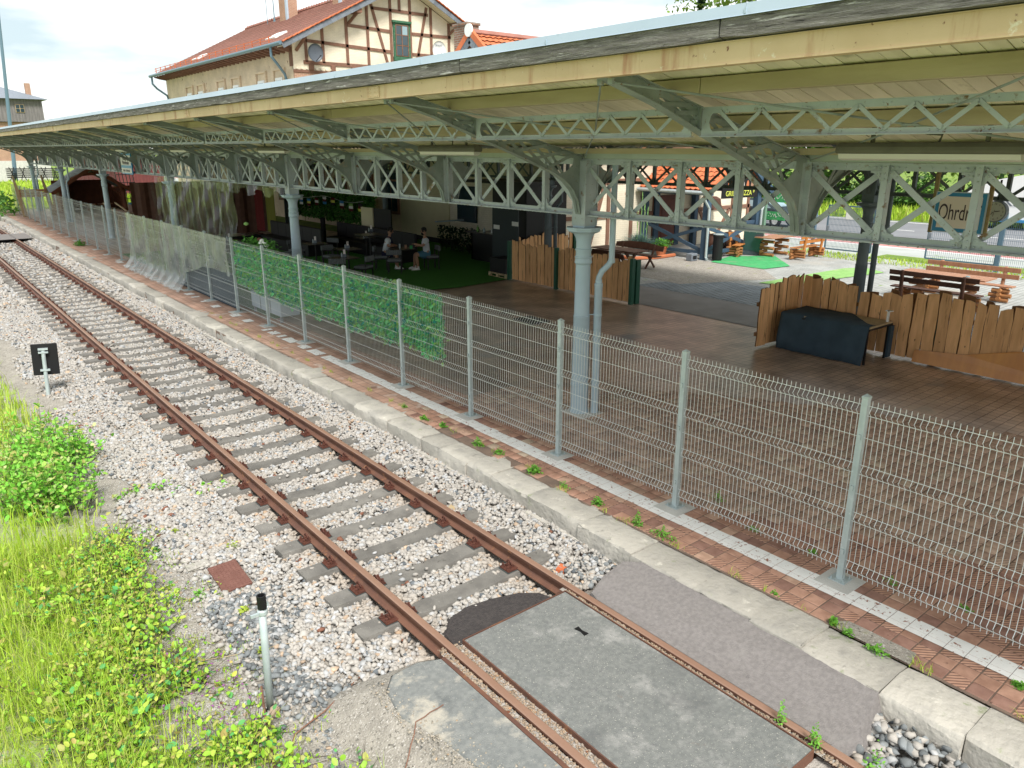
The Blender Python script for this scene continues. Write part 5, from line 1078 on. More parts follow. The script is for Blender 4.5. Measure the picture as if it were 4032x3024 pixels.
s = M(); s.add([(15.46, 6.3, .02), (15.42, 1.8, .02), (15.53, 1.8, .78), (15.54, 3.8, .72), (15.54, 4.6, .55), (15.54, 5.4, .33), (15.53, 6.3, .25)], [(0, 1, 2, 3, 4, 5, 6)]); o = s.build('panel', 'reflection', pb); o.modifiers.new('th', 'SOLIDIFY').thickness = .015  # added sheet in place of orange reflections on the lower planks
# counter shelf on that fence
# blue cloth covered table
tb_ = thing('covered_table', 'long table half covered with a dark blue cloth in front of the plank fence', 'table', (14.95, 7.6, 0))
s = M(); s.box(14.45, 15.40, 6.75, 8.60, .74, .775); s.build('tabletop', 'palewood', tb_); s = M(); s.box(14.44, 15.41, 6.74, 8.61, .70, .738); s.build('frame', 'blackmetal', tb_)
for x, y in ((14.5, 6.8), (15.35, 6.8), (14.5, 8.55), (15.35, 8.55)): s = M(); s.box(x - .02, x + .02, y - .02, y + .02, 0, .74); s.build('leg', 'blackmetal', tb_)
grid = []
for q in range(26):
    y = 8.66 - q * (1.86 / 25) if q < 25 else 6.76; row = []
    drop = [(-.10, .02), (-.075, .22), (-.05, .42), (-.03, .62), (-.012, .765), (.02, .79), (.3, .788), (.62, .786), (.97, .785), (.985, .70), (1.0, .5)]
    lim = 1.0 if y > 7.6 else max(.25, (y - 6.7) / .9)
    for i_, (dx, z) in enumerate(drop):
        zz = z; xx = 14.44 + min(dx, .985 * lim if dx > .02 else dx)
        if i_ < 5: xx += .022 * math.sin(y * 9 + i_) + .01 * math.sin(y * 21); 
        if i_ > 8 and lim < 1: zz = .79
        row.append((xx, y + .01 * math.sin(i_ * 2 + y * 5), zz + (.006 * math.sin(y * 13 + dx * 9) if 4 < i_ < 9 else 0)))
    grid.append(row)
s = M(); s.quadsheet(grid); o = s.build('cloth', 'darkcloth', smooth=True, recenter=True, label='dark blue cloth hanging over the long table to the floor', cat='tablecloth'); o.modifiers.new('th', 'SOLIDIFY').thickness = .006
g2 = [[(14.44 + a * .95 / 6, 8.66 + .02 * math.sin(a * 2), z) for z in (.02, .3, .6, .785)] for a in range(7)]; s = M(); s.quadsheet(g2); s.build('cloth_end', 'darkcloth', o)
s = M(); s.box(15.25, 15.40, 6.70, 6.74, .05, .70); s.build('side_panel', 'darkcloth', tb_)
s = M(); s.box(15.25, 15.29, 6.78, 6.82, .775, 1.0); s.box(15.25, 15.35, 6.74, 6.86, .985, 1.0); s.build('small_stand', 'whitef', label='small white card stand on the uncovered table corner', cat='card stand')
# ================================================================ BENCHES AND TABLES
def log_set(name, lab, x, y, rz, L_, col='tablewood', lc='logwood', back=True, mirror=False, cat='picnic bench', group=None):
    """table on stacked logs, or bench with backrest on stacked logs"""
    pass
def log_bench(lab, x, y, rz, L_=1.9, wood='orange', hb=.95, grp='benches on stacked logs', layers=3):
    o = thing('log_bench', lab, 'bench', (x, y, 0), grp)
    for i_ in range(2): s = M(); s.box(-L_ / 2, L_ / 2, -.06 + i_ * .17, .09 + i_ * .17, .43, .465); s.build('seat_board', wood, o, local=True, bevel=.006)
    for z in (.62, .80): s = M(); s.box(-L_ / 2, L_ / 2, .33 + (z - .6) * .3, .36 + (z - .6) * .3, z, z + .13); s.build('back_board', wood, o, local=True, bevel=.006)
    for sx in (-.62, .62):
        s = M(); s.beam((sx * L_ / 2 * 1.1, .36, .2), (sx * L_ / 2 * 1.1, .46, hb), .09, .09); s.build('back_post', wood, o, local=True, bevel=.02)
        for q in range(layers):
            s = M(); s.tube([(sx * L_ * .62 - (.28 if q % 2 else .22), .0, .07 + q * .125), (sx * L_ * .62 + (.28 if q % 2 else .22), .02, .07 + q * .125)], .062, 8); s.build('log', 'logwood', o, local=True)
            s = M(); s.tube([(sx * L_ * .62, -.14, .12 + q * .11), (sx * L_ * .62, .5, .12 + q * .11)], .055, 8); s.build('log', 'logwood', o, local=True)
    o.rotation_euler = (0, 0, rz); return o
def log_table(lab, x, y, rz, L_=1.9, W_=.75, wood='tablewood', grp='tables on stacked logs'):
    o = thing('log_table', lab, 'table', (x, y, 0), grp)
    for i_ in range(5): s = M(); s.box(-L_ / 2, L_ / 2, -W_ / 2 + i_ * W_ / 5 + .002, -W_ / 2 + (i_ + 1) * W_ / 5 - .002, .73, .765); s.build('top_board', wood, o, local=True)
    for sx in (-.6, .6):
        for q in range(5): s = M(); s.tube([(sx * L_ / 2, -W_ * .38, .07 + q * .13), (sx * L_ / 2, W_ * .38, .07 + q * .13)] if q % 2 == 0 else [(sx * L_ / 2 - .2, .15, .07 + q * .13), (sx * L_ / 2 + .2, .15, .07 + q * .13)], .062, 8); s.build('log', 'logwood', o, local=True)
    o.rotation_euler = (0, 0, rz); return o
log_table('long wooden table on stacked logs behind the near plank fence', 22.7, 8.7, R(90), 2.3, .85)
log_bench('brown log bench seen from behind, in front of the long table', 21.75, 8.5, R(90), 2.3, 'brownwood')
log_bench('log bench on the far side of the long table, facing the platform', 23.8, 8.6, R(-90), 2.5, 'tablewood')
log_table('smaller log table near the yard gate', 27.6, 17.2, R(0), 1.7, .8)
log_bench('orange log bench near the gate, right of the small log table', 27.9, 16.1, R(180), 1.8, 'orange')
log_bench('orange log bench left of the small log table, half behind the dark board', 26.6, 18.0, R(20), 1.4, 'orange')
s = M(); s.add([(26.75, 18.1, .02), (27.15, 17.45, .02), (27.0, 17.35, 1.02), (26.6, 18.0, 1.02)], [(0, 1, 2, 3)]); o = s.build('leaning_board', 'glass', label='dark glossy board standing beside the small log table', cat='board'); o.modifiers.new('th', 'SOLIDIFY').thickness = .02
s = M(); s.lathe(22.6, 8.1, [(.05, .767), (.06, .775), (.045, .80), (.03, .80)], 10); s.build('ashtray', 'glass2', label='little glass ashtray on the long wooden table', cat='ashtray')
# brown picnic set by the annex
pc = thing('picnic_table', 'brown picnic table with curved bench ends beside the annex wall', 'picnic table', (20.0, 18.3, 0))
for i_ in range(4): s = M(); s.box(19.35 + i_ * .21, 19.55 + i_ * .21, 17.35, 19.4, .73, .765); s.build('top_board', 'brownwood', pc)
for y in (17.8, 18.95):
    s = M(); s.beam((19.45, y, .05), (20.05, y, .72), .07, .09); s.beam((20.05, y, .05), (19.45, y, .72), .06, .09); s.build('trestle', 'brownwood', pc)
for x0, y0, y1, lab in ((18.75, 17.0, 19.0, 'curved brown bench in front of the picnic table, nearest the green post'), (20.95, 17.6, 19.9, 'curved brown bench behind the picnic table')):
    o = thing('curved_bench', lab, 'bench', (x0, (y0 + y1) / 2, 0), 'curved brown benches')
    sd = -1 if x0 < 20 else 1
    s = M(); s.box(-.17, .17, (y0 - y1) / 2, (y1 - y0) / 2, .43, .465); s.build('seat', 'brownwood', o, local=True)
    g = [[(sd * (.22 + .07 * zz), (y0 - y1) / 2 + (y1 - y0) * q / 10, .62 + zz * (.16 + .09 * math.sin(math.pi * q / 10))) for zz in (0, 1)] for q in range(11)]
    s = M(); s.quadsheet(g); b = s.build('backrest', 'brownwood', o, local=True); b.modifiers.new('th', 'SOLIDIFY').thickness = .035
    for dy in (-.75, .75): s = M(); s.tube([(-sd * .2, dy, .02), (sd * .12, dy, .42), (sd * .26, dy, .8)], .04, 6); s.tube([(sd * .28, dy, .02), (-sd * .05, dy, .42)], .04, 6); s.build('leg', 'brownwood', o, local=True)
# ================================================================ PLANTS
MT['bank'] = PM('weedy_soil', (.36, .36, .25), (.26, .30, .13), 2.0, 1, .8, 40, spots=[((.28, .42, .06), 11, .50, .15), ((.30, .44, .07), 1.2, .48, .12), ((.46, .42, .34), 30, .6, .06)], bdist=.03)
def leaves(P3, size, cols, up=.55, droop=0.0):
    """heart-ish leaves: 6 points, folded on the midrib, 4 triangles"""
    n = len(P3); base = np.array([(0, 0, 0), (.32, .34, .07), (.26, .78, .04), (0, 1.06, -.06), (-.26, .78, .04), (-.32, .34, .07)])
    F0 = np.array([(0, 1, 2), (0, 2, 3), (0, 3, 4), (0, 4, 5)])
    A = rng.uniform(0, 2 * math.pi, n); T = rng.normal(.15, up, n) - droop; Rr = rng.normal(0, .5, n)
    V = base[None] * size[:, None, None] * (1 + rng.normal(0, .06, (n, 6, 1)))
    x, y, z = V[..., 0], V[..., 1], V[..., 2]
    cr_, sr_ = np.cos(Rr)[:, None], np.sin(Rr)[:, None]; x, z = x * cr_ + z * sr_, -x * sr_ + z * cr_
    ct, stt = np.cos(T)[:, None], np.sin(T)[:, None]; y, z = y * ct - z * stt, y * stt + z * ct
    ca, sa = np.cos(A)[:, None], np.sin(A)[:, None]; x, y = x * ca - y * sa, x * sa + y * ca
    V = np.stack([x, y, z], -1) + P3[:, None, :]
    F = F0[None] + (np.arange(n) * 6)[:, None, None]
    return V.reshape(-1, 3), F.reshape(-1, 3), np.repeat(cols, 6, 0)
def blades(P3, h, w, cols, lean=.35):
    n = len(P3); A = rng.uniform(0, 2 * math.pi, n); l1 = rng.normal(0, lean, n); dx, dy = np.cos(A), np.sin(A); px, py = -dy * w, dx * w
    b = P3; m_ = P3 + np.stack([dx * l1 * h * .35, dy * l1 * h * .35, h * .6], 1); t = P3 + np.stack([dx * l1 * h, dy * l1 * h, h * (1 - .25 * abs(l1))], 1); W = np.stack([px, py, 0 * px], 1)
    V = np.stack([b - W, b + W, m_ + W * .8, m_ - W * .8, t], 1).reshape(-1, 3); F = (np.array([(0, 1, 2), (0, 2, 3), (3, 2, 4)])[None] + (np.arange(n) * 5)[:, None, None]).reshape(-1, 3)
    return V, F, np.repeat(cols, 5, 0)
def gcol(n, a=(.40, .62, .05), b=(.54, .70, .08), yel=.15):
    t = rng.random(n)[:, None]; c = np.array(a) * (1 - t) + np.array(b) * t; k = rng.random(n) < yel; c[k] = np.array([.62, .68, .16]) * rng.uniform(.7, 1.1, k.sum())[:, None]; return c * rng.uniform(.75, 1.15, n)[:, None]
def edge_x(Y): return np.interp(Y, [2.5, 3.4, 4.2, 5.0, 6.0, 7.0, 8.0, 9.2, 11, 13, 16, 20, 30, 60], [2.35, 2.2, 1.9, 1.42, 1.30, 1.38, 1.50, 1.62, 1.62, 1.75, 1.55, 1.45, 1.3, 1.0]) + .12 * np.sin(Y * 5.3)
# low turf and tall grass
def grass(n, x0, x1, y0, y1, h0, h1, w, dens, name, lab, **k):
    X = rng.uniform(x0, x1, n); Y = rng.uniform(y0, y1, n); p = dens(X, Y); kp = rng.random(n) < p; X, Y = X[kp], Y[kp]
    q = blades(np.stack([X, Y, np.full(len(X), -.41)], 1), rng.uniform(h0, h1, len(X)), np.full(len(X), w), gcol(len(X), **k), .55)
    return np_mesh(name, q[0], q[1], 'leaf', q[2], label=lab, cat='grass')
def clump(X, Y, f=1.0): return .5 + .5 * np.sin(X * 3.1 * f + 1.3 * np.sin(Y * 2.3 * f)) * np.cos(Y * 2.7 * f + X)
grass(90000, -2.5, 2.3, 2.2, 9.5, .08, .38, .0032, lambda X, Y: np.clip((edge_x(Y) - .05 - X) / .5, 0, 1) * (.25 + .75 * clump(X, Y)) * np.where(X < .9, 1, .55), 'grass', 'long yellow-green grass on the left bank of the track', yel=.25)
grass(20000, -1, 2.4, 9, 26, .12, .45, .007, lambda X, Y: np.clip((edge_x(Y) - .25 - X) / .4, 0, 1) * np.where(Y < 14, .5, 1), 'grass', 'yellow-green grass further along the left bank', yel=.3)
grass(5000, .9, 2.6, 3, 9, .03, .12, .003, lambda X, Y: np.clip(1 - abs(X - edge_x(Y)) / .45, 0, 1) * (clump(X, Y, 2) > .6), 'grass', 'sparse grass tufts at the edge of the gravel')
# leafy suckers in clumps: stems with roundish leaves
def shrubs(cent, name, lab, zmin=-.41):
    P3 = []; S = []; Cc = []; stems = M()
    for (cx_, cy_, h, r, n, ls, tone) in cent:
        for _ in range(n):
            a = rnd.uniform(0, 6.28); rr = r * math.sqrt(rnd.random()); x, y = cx_ + rr * math.cos(a), cy_ + rr * math.sin(a); hh = h * (1 - .55 * (rr / r) ** 2) * rnd.uniform(.6, 1.1); lx, ly = rnd.gauss(0, .10) + math.cos(a) * .12, rnd.gauss(0, .10) + math.sin(a) * .12
            stems.tube([(x, y, zmin), (x + lx * .4, y + ly * .4, zmin + hh * .5), (x + lx, y + ly, zmin + hh)], [.004, .003, .0015], 3, cap=False)
            kk = max(4, int(hh / (ls * .62)))
            for q in range(kk):
                t = .25 + .75 * (q + rnd.random() * .6) / kk; P3.append((x + lx * t * t + rnd.gauss(0, .018), y + ly * t * t + rnd.gauss(0, .018), zmin + hh * t)); S.append(ls * rnd.uniform(.6, 1.25) * (1.05 - .3 * t))
                u = rnd.random(); top = t > .8
                c = (.34, .62, .07) if u < .48 else ((.52, .68, .11) if u < .78 else ((.13, .42, .14) if u < .93 else (.58, .46, .18)))
                if tone == 'g': c = (.22, .56, .07) if u < .6 else ((.38, .64, .12) if u < .9 else (.52, .66, .28))
                if top and rnd.random() < .3: c = (.46, .46, .16)
                f_ = rnd.uniform(.75, 1.15); Cc.append((min(.75, c[0] * f_ * 1.15), min(.75, c[1] * f_ * 1.15), c[2] * f_))
    q = leaves(np.array(P3), np.array(S), np.array(Cc), .6); o = np_mesh(name, q[0], q[1], 'leaf', q[2], label=lab, cat='shrub')
    st_ = stems.build('stems', 'bark', o, kind='stuff'); return o
near = []
for _ in range(430):
    y = rnd.uniform(2.5, 9.3); e = float(edge_x(np.array([y]))[0]); x = e - .10 - abs(rnd.gauss(0, .62)); 
    if x < -1.2: continue
    if (math.sin(x * 4 + y * 2.2) + math.cos(y * 3.1 - x)) < -1.05: continue
    near.append((x, y, rnd.uniform(.16, .40), rnd.uniform(.10, .22), rnd.randint(4, 9), rnd.uniform(.035, .090), 'y'))
shrubs(near, 'leafy_undergrowth', 'round-leaved yellow-green undergrowth at the lower left beside the gravel')
shrubs([(rnd.gauss(1.0, .30), rnd.gauss(11.6, .85), rnd.uniform(.5, .95), .28, 12, .085, 'g') for _ in range(38)], 'bushy_shrub', 'dense bright green bush at the foot of the black track sign')
shrubs([(1.72 + i_ * .28, 10.4 - i_ * .12 + rnd.gauss(0, .1), .20, .13, 5, .075, 'g') for i_ in range(5)], 'creeping_shoots', 'green shoots creeping over the gravel towards the track')
sheet('grass_bank', [(-60, -20), (1.2, -20)] + [(float(edge_x(np.array([y_ / 10]))[0]) - .42 + rnd.uniform(-.12, .12), y_ / 10) for y_ in range(25, 300, 2)] + [(.9, 60), (.5, 200), (-60, 200)], -.396, 'bank')
def weed(lab, x, y, z, r, h, n, tone, name='weed', grp='weeds growing along the kerb and track', leaf=.05):
    P3 = []; S = []; Cc = []
    sx_, sy_ = rnd.uniform(.5, 1.1), rnd.uniform(.7, 1.9); r *= rnd.uniform(.55, 1.05); h *= rnd.uniform(.5, 1.2); leaf *= rnd.uniform(.6, 1.0)
    for _ in range(n):
        a = rnd.uniform(0, 6.28); rr = r * rnd.random(); P3.append((rr * math.cos(a) * .8 * sx_, rr * math.sin(a) * .8 * sy_, h * rnd.random() * (1.2 - rr / r))); S.append(leaf * rnd.uniform(.6, 1.2)); f_ = rnd.uniform(.75, 1.2); c = {'g': (.22, .52, .07), 'y': (.46, .58, .08), 'd': (.15, .38, .07)}[tone]; Cc.append(tuple(v * f_ for v in c))
    q = leaves(np.array(P3), np.array(S), np.array(Cc), .5); V = q[0].copy(); 
    o = np_mesh(name, V, q[1], 'leaf', q[2], kind=None, label=lab, cat='weed'); o.location = (x, y, z); o['group'] = grp; return o
KW = [(6.05, 10.3, .10, 'small weed tuft behind the kerb, far left of the row'), (6.0, 9.6, .16, 'bright weed tuft behind the kerb beside the pale kerb stone'), (6.05, 9.15, .13, 'weed tuft just right of the brightest far tuft behind the kerb'), (6.02, 8.2, .17, 'weed between kerb and tiles near the third visible fence post'),
      (6.05, 7.75, .15, 'low spreading weed behind the kerb, left of the short kerb stone'), (6.02, 6.95, .2, 'broad weed rosette behind the kerb'), (6.0, 6.35, .12, 'thin weed behind the kerb between two rosettes'), (6.0, 5.75, .15, 'weed behind the kerb above the mossy stones'), (5.98, 5.1, .22, 'tallest weed behind the kerb, with upright leafy stem'), (5.98, 4.72, .2, 'spreading weed right of the tallest kerb weed'),
      (5.95, 3.32, .06, 'tiny weed at the kerb joint above the asphalt'), (5.94, 2.72, .10, 'small upright weed on the tiles above the asphalt'), (5.90, 2.55, .08, 'small weed right of the upright one above the asphalt'), (5.86, 2.28, .11, 'weed in the bare mortar patch behind the kerb'), (6.3, 1.35, .09, 'weed on the tiles at the right edge of the picture'), (6.0, 1.1, .1, 'weed at the lower right corner behind the kerb')]
for x, y, r, lab in KW: weed(lab, x, y, -.01, r * .8, r * .8, int(120 * r / .15), 'g', leaf=.038)
for x, y, h, lab in ((4.66, 2.42, .24, 'tall leafy weed beside the right rail, left one'), (4.63, 2.12, .20, 'leafy weed beside the right rail at the slab corner'), (4.72, 1.72, .26, 'leafy weed in front of the right rail at the bottom edge')): weed(lab, x, y, -.17, .07, h, 90, 'g', leaf=.03)
for x, y, r, t, lab in ((2.42, 8.15, .13, 'y', 'seedling with big pale leaves beside the rusty square plate'), (1.95, 6.05, .10, 'y', 'little yellow-green seedling on the dark stones'), (2.05, 5.9 + .9, .07, 'y', 'yellow seedling behind the steel pipe'), (1.65, 5.0, .12, 'd', 'green weed left of the foot of the steel pipe'), (1.7, 8.6, .16, 'd', 'dry-looking tuft on the sandy strip'), (2.0, 9.0, .1, 'y', 'small yellowish weed on the gravel edge'), (1.8, 7.4, .1, 'g', 'green weed left of the rusty square plate')): weed(lab, x, y, -.40, r, r * 1.1, 60, t, leaf=.055)
for x, y, r, lab in ((7.2, 4.9, .12, 'weed behind the mesh fence, fourth panel'), (6.9, 4.2, .1, 'weed at the foot of the mesh fence near the fifth post'), (6.95, 3.5, .10, 'grassy weed behind the mesh in the fifth panel'), (7.0, 2.7, .1, 'weed behind the fence right of the nearest post'), (7.1, 2.05, .1, 'weed behind the fence near the right edge')): weed(lab, x, y, 0, r * .7, r * .8, 50, 'g', leaf=.035)
for x, y, r, lab in ((6.35, 38.2, .5, 'green weeds by the kerb far along the platform'), (7.4, 31.6, .5, 'weeds behind the fence left of the plastic sheet')): weed(lab, x, y, 0, r, .25, 160, 'd', leaf=.12)
n = 2600; Y = rng.uniform(.9, 20, n); k = (np.sin(Y * 7.3) + np.sin(Y * 17.1) > .75); Y = Y[k]; X = np.where(Y < 6.4, 5.94, 6.06) + rng.normal(0, .02, len(Y)); q = blades(np.stack([X, Y, np.full(len(X), -.01)], 1), rng.uniform(.02, .09, len(X)), np.full(len(X), .0028), gcol(len(X)), .8); np_mesh('grass', q[0], q[1], 'leaf', q[2], label='thin grass and moss in the joint behind the kerb stones', cat='grass')
n = 60; q = stones(np.stack([rng.uniform(.9, 1.6, n), rng.uniform(5.0, 6.4, n), rng.uniform(-.3, -.22, n)], 1), np.full(n, .012), np.tile([.42, .16, .42], (n, 1)), ICO, ICF, .05); np_mesh('clover_flowers', q[0], q[1], 'leaf', q[2], label='small purple clover flowers in the undergrowth', cat='flowers')
# twigs and runners
def twig(pts, r, lab, mat='bark'):
    s = M(); P3 = [Vector(p) for p in pts]; out_ = []
    for a, b in zip(P3, P3[1:]):
        for q in range(4): out_.append(tuple(a.lerp(b, q / 4) + Vector((rnd.gauss(0, .006), rnd.gauss(0, .006), 0))))
    out_.append(tuple(P3[-1])); s.tube(out_, r, 5); s.build('twig', mat, label=lab, cat='twig')
twig([(1.32, 4.35, -.38), (1.75, 4.9, -.37), (2.05, 4.98, -.37), (2.5, 5.2, -.37), (2.75, 5.7, -.36)], .007, 'long dry runner on the ground behind the steel pipe', 'timber')
twig([(1.35, 4.2, -.38), (1.55, 4.9, -.37), (1.75, 5.6, -.36)], .010, 'thick dry twig leaning left of the steel pipe', 'timber')
twig([(2.0, 3.55, -.37), (2.2, 3.95, -.30), (2.45, 4.2, -.16), (2.72, 4.22, -.155)], .005, 'thin red-brown twig lying across the outer slab corner', 'timber')
twig([(1.5, 6.3, -.38), (1.9, 6.1, -.36), (2.4, 5.95, -.36)], .003, 'thin pale stalk across the dark stones', 'palewood')

_l = []
for _ in range(90):
    y = rnd.uniform(3.2, 9.5); x = float(edge_x(np.array([y]))[0]) + abs(rnd.gauss(0, .28)) - .1; _l.append((x, y, rnd.uniform(.04, .12), rnd.uniform(.03, .08), rnd.randint(2, 4), rnd.uniform(.025, .055), 'y'))
shrubs(_l, 'low_seedlings', 'small seedlings spreading from the undergrowth into the gravel')
grass(7000, 1.2, 2.7, 3.2, 9.5, .03, .13, .0028, lambda X, Y: np.clip(1 - (X - edge_x(Y)) / .7, 0, 1) * (clump(X, Y, 3.1) > .72), 'grass', 'thin grass spreading over the sandy strip')
# ---- trees beyond the road
def tree(name, lab, x, y, h, r, n, cols, cz=.55, trunk=.22, ls=.42, grp='trees behind the road'):
    o = thing(name, lab, 'tree', (x, y, 0), grp)
    s = M(); top = (rnd.uniform(-.3, .3), rnd.uniform(-.3, .3), h * .85); s.tube([(0, 0, -.1), (top[0] * .4, top[1] * .4, h * .4), top], [trunk, trunk * .7, trunk * .15], 8)
    ends = []
    for _ in range(9):
        a = rnd.uniform(0, 6.28); z = h * rnd.uniform(.25, .75); e = (r * .75 * math.cos(a), r * .75 * math.sin(a), z + h * .15); s.tube([(0, 0, z), (e[0] * .5, e[1] * .5, z + h * .05), e], [trunk * .35, trunk * .2, .02], 5); ends.append(e)
    s.build('trunk', 'bark', o, local=True)
    cl = [(rnd.gauss(0, r * .42), rnd.gauss(0, r * .42), h * cz + rnd.gauss(0, h * .22)) for _ in range(26)] + [tuple(e) for e in ends]
    ci = rng.integers(0, len(cl), n); CL = np.array(cl)[ci]; P3 = CL + rng.normal(0, r * .2, (n, 3)); P3[:, 2] = np.clip(P3[:, 2], h * .08, h * 1.05)
    t = rng.random(len(cl)); cc = np.array(cols[0])[None] * (1 - t[:, None]) + np.array(cols[1])[None] * t[:, None]; c = cc[ci] * rng.uniform(.6, 1.3, n)[:, None]
    q = leaves(P3, rng.uniform(.6, 1.3, n) * ls, c, .7); cr_ = np_mesh('crown', q[0], q[1], 'leaf', q[2], kind=None, parent=o); return o
G1, G2, G3 = ((.04, .12, .02), (.13, .26, .035)), ((.08, .20, .025), (.25, .36, .05)), ((.04, .10, .03), (.08, .18, .04))
desc = ['broad dark green tree', 'bright green leafy tree', 'yellow-green tree', 'dense mid-green tree']
TR = [(60, 45, 12, 4.4, G1), (58, 38, 11, 4, G2), (61, 32, 13, 4.6, G1), (57, 27, 9.5, 3.8, G2), (60, 22, 12, 4.4, G1), (63, 16, 13, 4.8, G1), (58, 12.5, 9, 3.6, G2), (62, 7.5, 12, 4.5, G2), (58, 3, 10, 4, G1), (64, -3, 13, 5, G2), (68, 26, 16, 5, G1), (68, 12, 16, 5, G3), (70, 40, 16, 5, G1), (58, -8, 11, 4.5, G1)]
where = ['farthest left behind the road, by the green banners', 'second from the left behind the road', 'behind the parked dark car', 'in the gap left of the dark inner column', 'directly behind the dark inner column', 'right of the dark inner column', 'left of the platform name sign', 'behind the platform name sign', 'above the station clock', 'behind the white trailer', 'in the second row behind the car', 'in the second row behind the name sign', 'in the second row at far left', 'at the right edge behind the trailer']
for (x, y, h, r, g), w_ in zip(TR, where): tree('deciduous_tree', f'{desc[int(x * y) % 4]} {w_}', x, y, h, r, 2600, g)
tree('tall_tree', 'tall bright green tree whose crown shows above the canopy gutter', 50, 35, 15.3, 3.6, 5200, G2, cz=.78, ls=.34, trunk=.3)
o = thing('conifer_tree', 'dark conifer tip showing above the canopy gutter, left of the green crown', 'tree', (50, 39.3, 0), 'trees behind the road'); s = M(); s.tube([(0, 0, 0), (0, 0, 15.0)], [.25, .03], 7); s.build('trunk', 'bark', o, local=True)
n = 3200; zz = rng.uniform(5, 15.0, n); a = rng.uniform(0, 6.28, n); rr = (15.3 - zz) * .26 * np.sqrt(rng.random(n)) * (.6 + .4 * np.sin(zz * 7)); q = leaves(np.stack([rr * np.cos(a), rr * np.sin(a), zz], 1), rng.uniform(.15, .3, n), np.tile([.05, .10, .07], (n, 1)) * rng.uniform(.6, 1.4, n)[:, None], .4, .3); np_mesh('crown', q[0], q[1], 'leaf', q[2], kind=None, parent=o)
n = 9000; X = rng.uniform(47.8, 56, n); Y = rng.uniform(-12, 50, n); q = blades(np.stack([X, Y, np.full(n, -.03)], 1), rng.uniform(.3, .9, n), np.full(n, .05), gcol(n), .5); np_mesh('grass', q[0], q[1], 'leaf', q[2], label='tall bright grass on the verge beyond the road', cat='grass')
n = 26000; X = rng.uniform(53, 57, n); Y = rng.uniform(-12, 52, n); Z = rng.uniform(0, 2.6, n) * (.6 + .4 * np.sin(Y * 1.7)); q = leaves(np.stack([X, Y, Z], 1), rng.uniform(.2, .4, n), np.array([.07, .16, .03]) * rng.uniform(.5, 1.9, n)[:, None], .6); np_mesh('hedge', q[0], q[1], 'leaf', q[2], label='dense green bushes at the foot of the trees beyond the road', cat='hedge')
n = 2200; X = rng.uniform(28.6, 30.4, n); Y = rng.uniform(4, 17.5, n); q = blades(np.stack([X, Y, np.full(n, -.01)], 1), rng.uniform(.05, .16, n), np.full(n, .015), gcol(n), .6); np_mesh('grass', q[0], q[1], 'leaf', q[2], label='tufts of grass along the foot of the blue-grey yard fence', cat='grass')
n = 2500; X = rng.uniform(6, 9, n); Y = rng.uniform(60, 78, n); Z = rng.uniform(0, 1.2, n); q = leaves(np.stack([X - 2.4, Y - 2, Z], 1), rng.uniform(.15, .3, n), np.array([.12, .30, .04]) * rng.uniform(.6, 1.4, n)[:, None], .6); np_mesh('far_bush', q[0], q[1], 'leaf', q[2], label='green bush at the far left end of the mesh fence', cat='bush')
n = 7000; X = rng.uniform(5.5, 20, n); Y = rng.uniform(66, 112, n); q = blades(np.stack([X, Y, np.full(n, -.03)], 1), rng.uniform(.3, .8, n), np.full(n, .06), gcol(n), .5); np_mesh('grass', q[0], q[1], 'leaf', q[2], label='bright meadow grass beyond the far end of the platform', cat='grass')
# yucca and pot
yu = thing('yucca_plant', 'blue-green yucca with tall flower spikes by the annex wall', 'plant', (23.3, 20.6, 0))
n = 900; a = rng.uniform(0, 6.28, n); q = blades(np.stack([.12 * np.cos(a), .12 * np.sin(a), np.full(n, .1)], 1), rng.uniform(.4, .95, n), np.full(n, .016), np.array([.16, .27, .24]) * rng.uniform(.6, 1.3, n)[:, None], .9); np_mesh('rosette', q[0], q[1], 'leaf', q[2], kind=None, parent=yu)
for dx, h in ((-.15, 2.0), (.05, 2.5), (.22, 2.2), (.4, 1.9)):
    s = M(); s.tube([(dx, 0, .5), (dx * 1.1, 0, h)], .012, 5); 
    for q in range(14): s.lathe(dx + rnd.uniform(-.03, .03), rnd.uniform(-.03, .03), [(.005, h - .9 + q * .06), (.022, h - .88 + q * .06), (.005, h - .85 + q * .06)], 5)
    s.build('flower_spike', 'mat_l', yu, local=True)
fp = thing('flower_pot', 'terracotta pot with a bright green plant beside the yucca', 'flower pot', (23.9, 19.95, .02))
s = M(); s.lathe(0, 0, [(.17, 0), (.23, .30), (.25, .31), (.25, .36), (.2, .36)], 14); s.build('pot', 'terracotta', fp, local=True)
n = 500; q = leaves(np.stack([rng.normal(0, .16, n), rng.normal(0, .16, n), rng.uniform(.34, .62, n)], 1), rng.uniform(.05, .1, n), np.array([.16, .42, .05]) * rng.uniform(.6, 1.3, n)[:, None]); np_mesh('leaves', q[0], q[1], 'leaf', q[2], kind=None, parent=fp)

# ---- artificial ivy screen on the mesh fence (near) and in the restaurant (far)
def ivy(name, lab, x, y0, y1, zt, zb, n, size, colf, holes=.0, both=False, backing=None):
    o = thing(name, lab, 'ivy screen', (x, (y0 + y1) / 2, 0))
    Y = rng.uniform(y0, y1, n) - np.where(rng.random(n) < .06, abs(rng.normal(0, .07, n)), 0) * (rng.random(n) < 2); t = rng.random(n) ** .97; t = t + rng.normal(0, .02, n); Z = zb(Y) + (zt(Y) - zb(Y)) * t; k = rng.random(n) > holes; Y, Z = Y[k], Z[k]
    q = leaves(np.stack([x + rng.uniform(-.03, .03, len(Y)), Y, Z], 1), rng.uniform(.6, 1.2, len(Y)) * size, colf(len(Y)), 1.1, .6); V = q[0] - np.array([x, (y0 + y1) / 2, 0]); np_mesh('ivy_leaves', V, q[1], 'leaf', q[2], kind='stuff', parent=o); return o
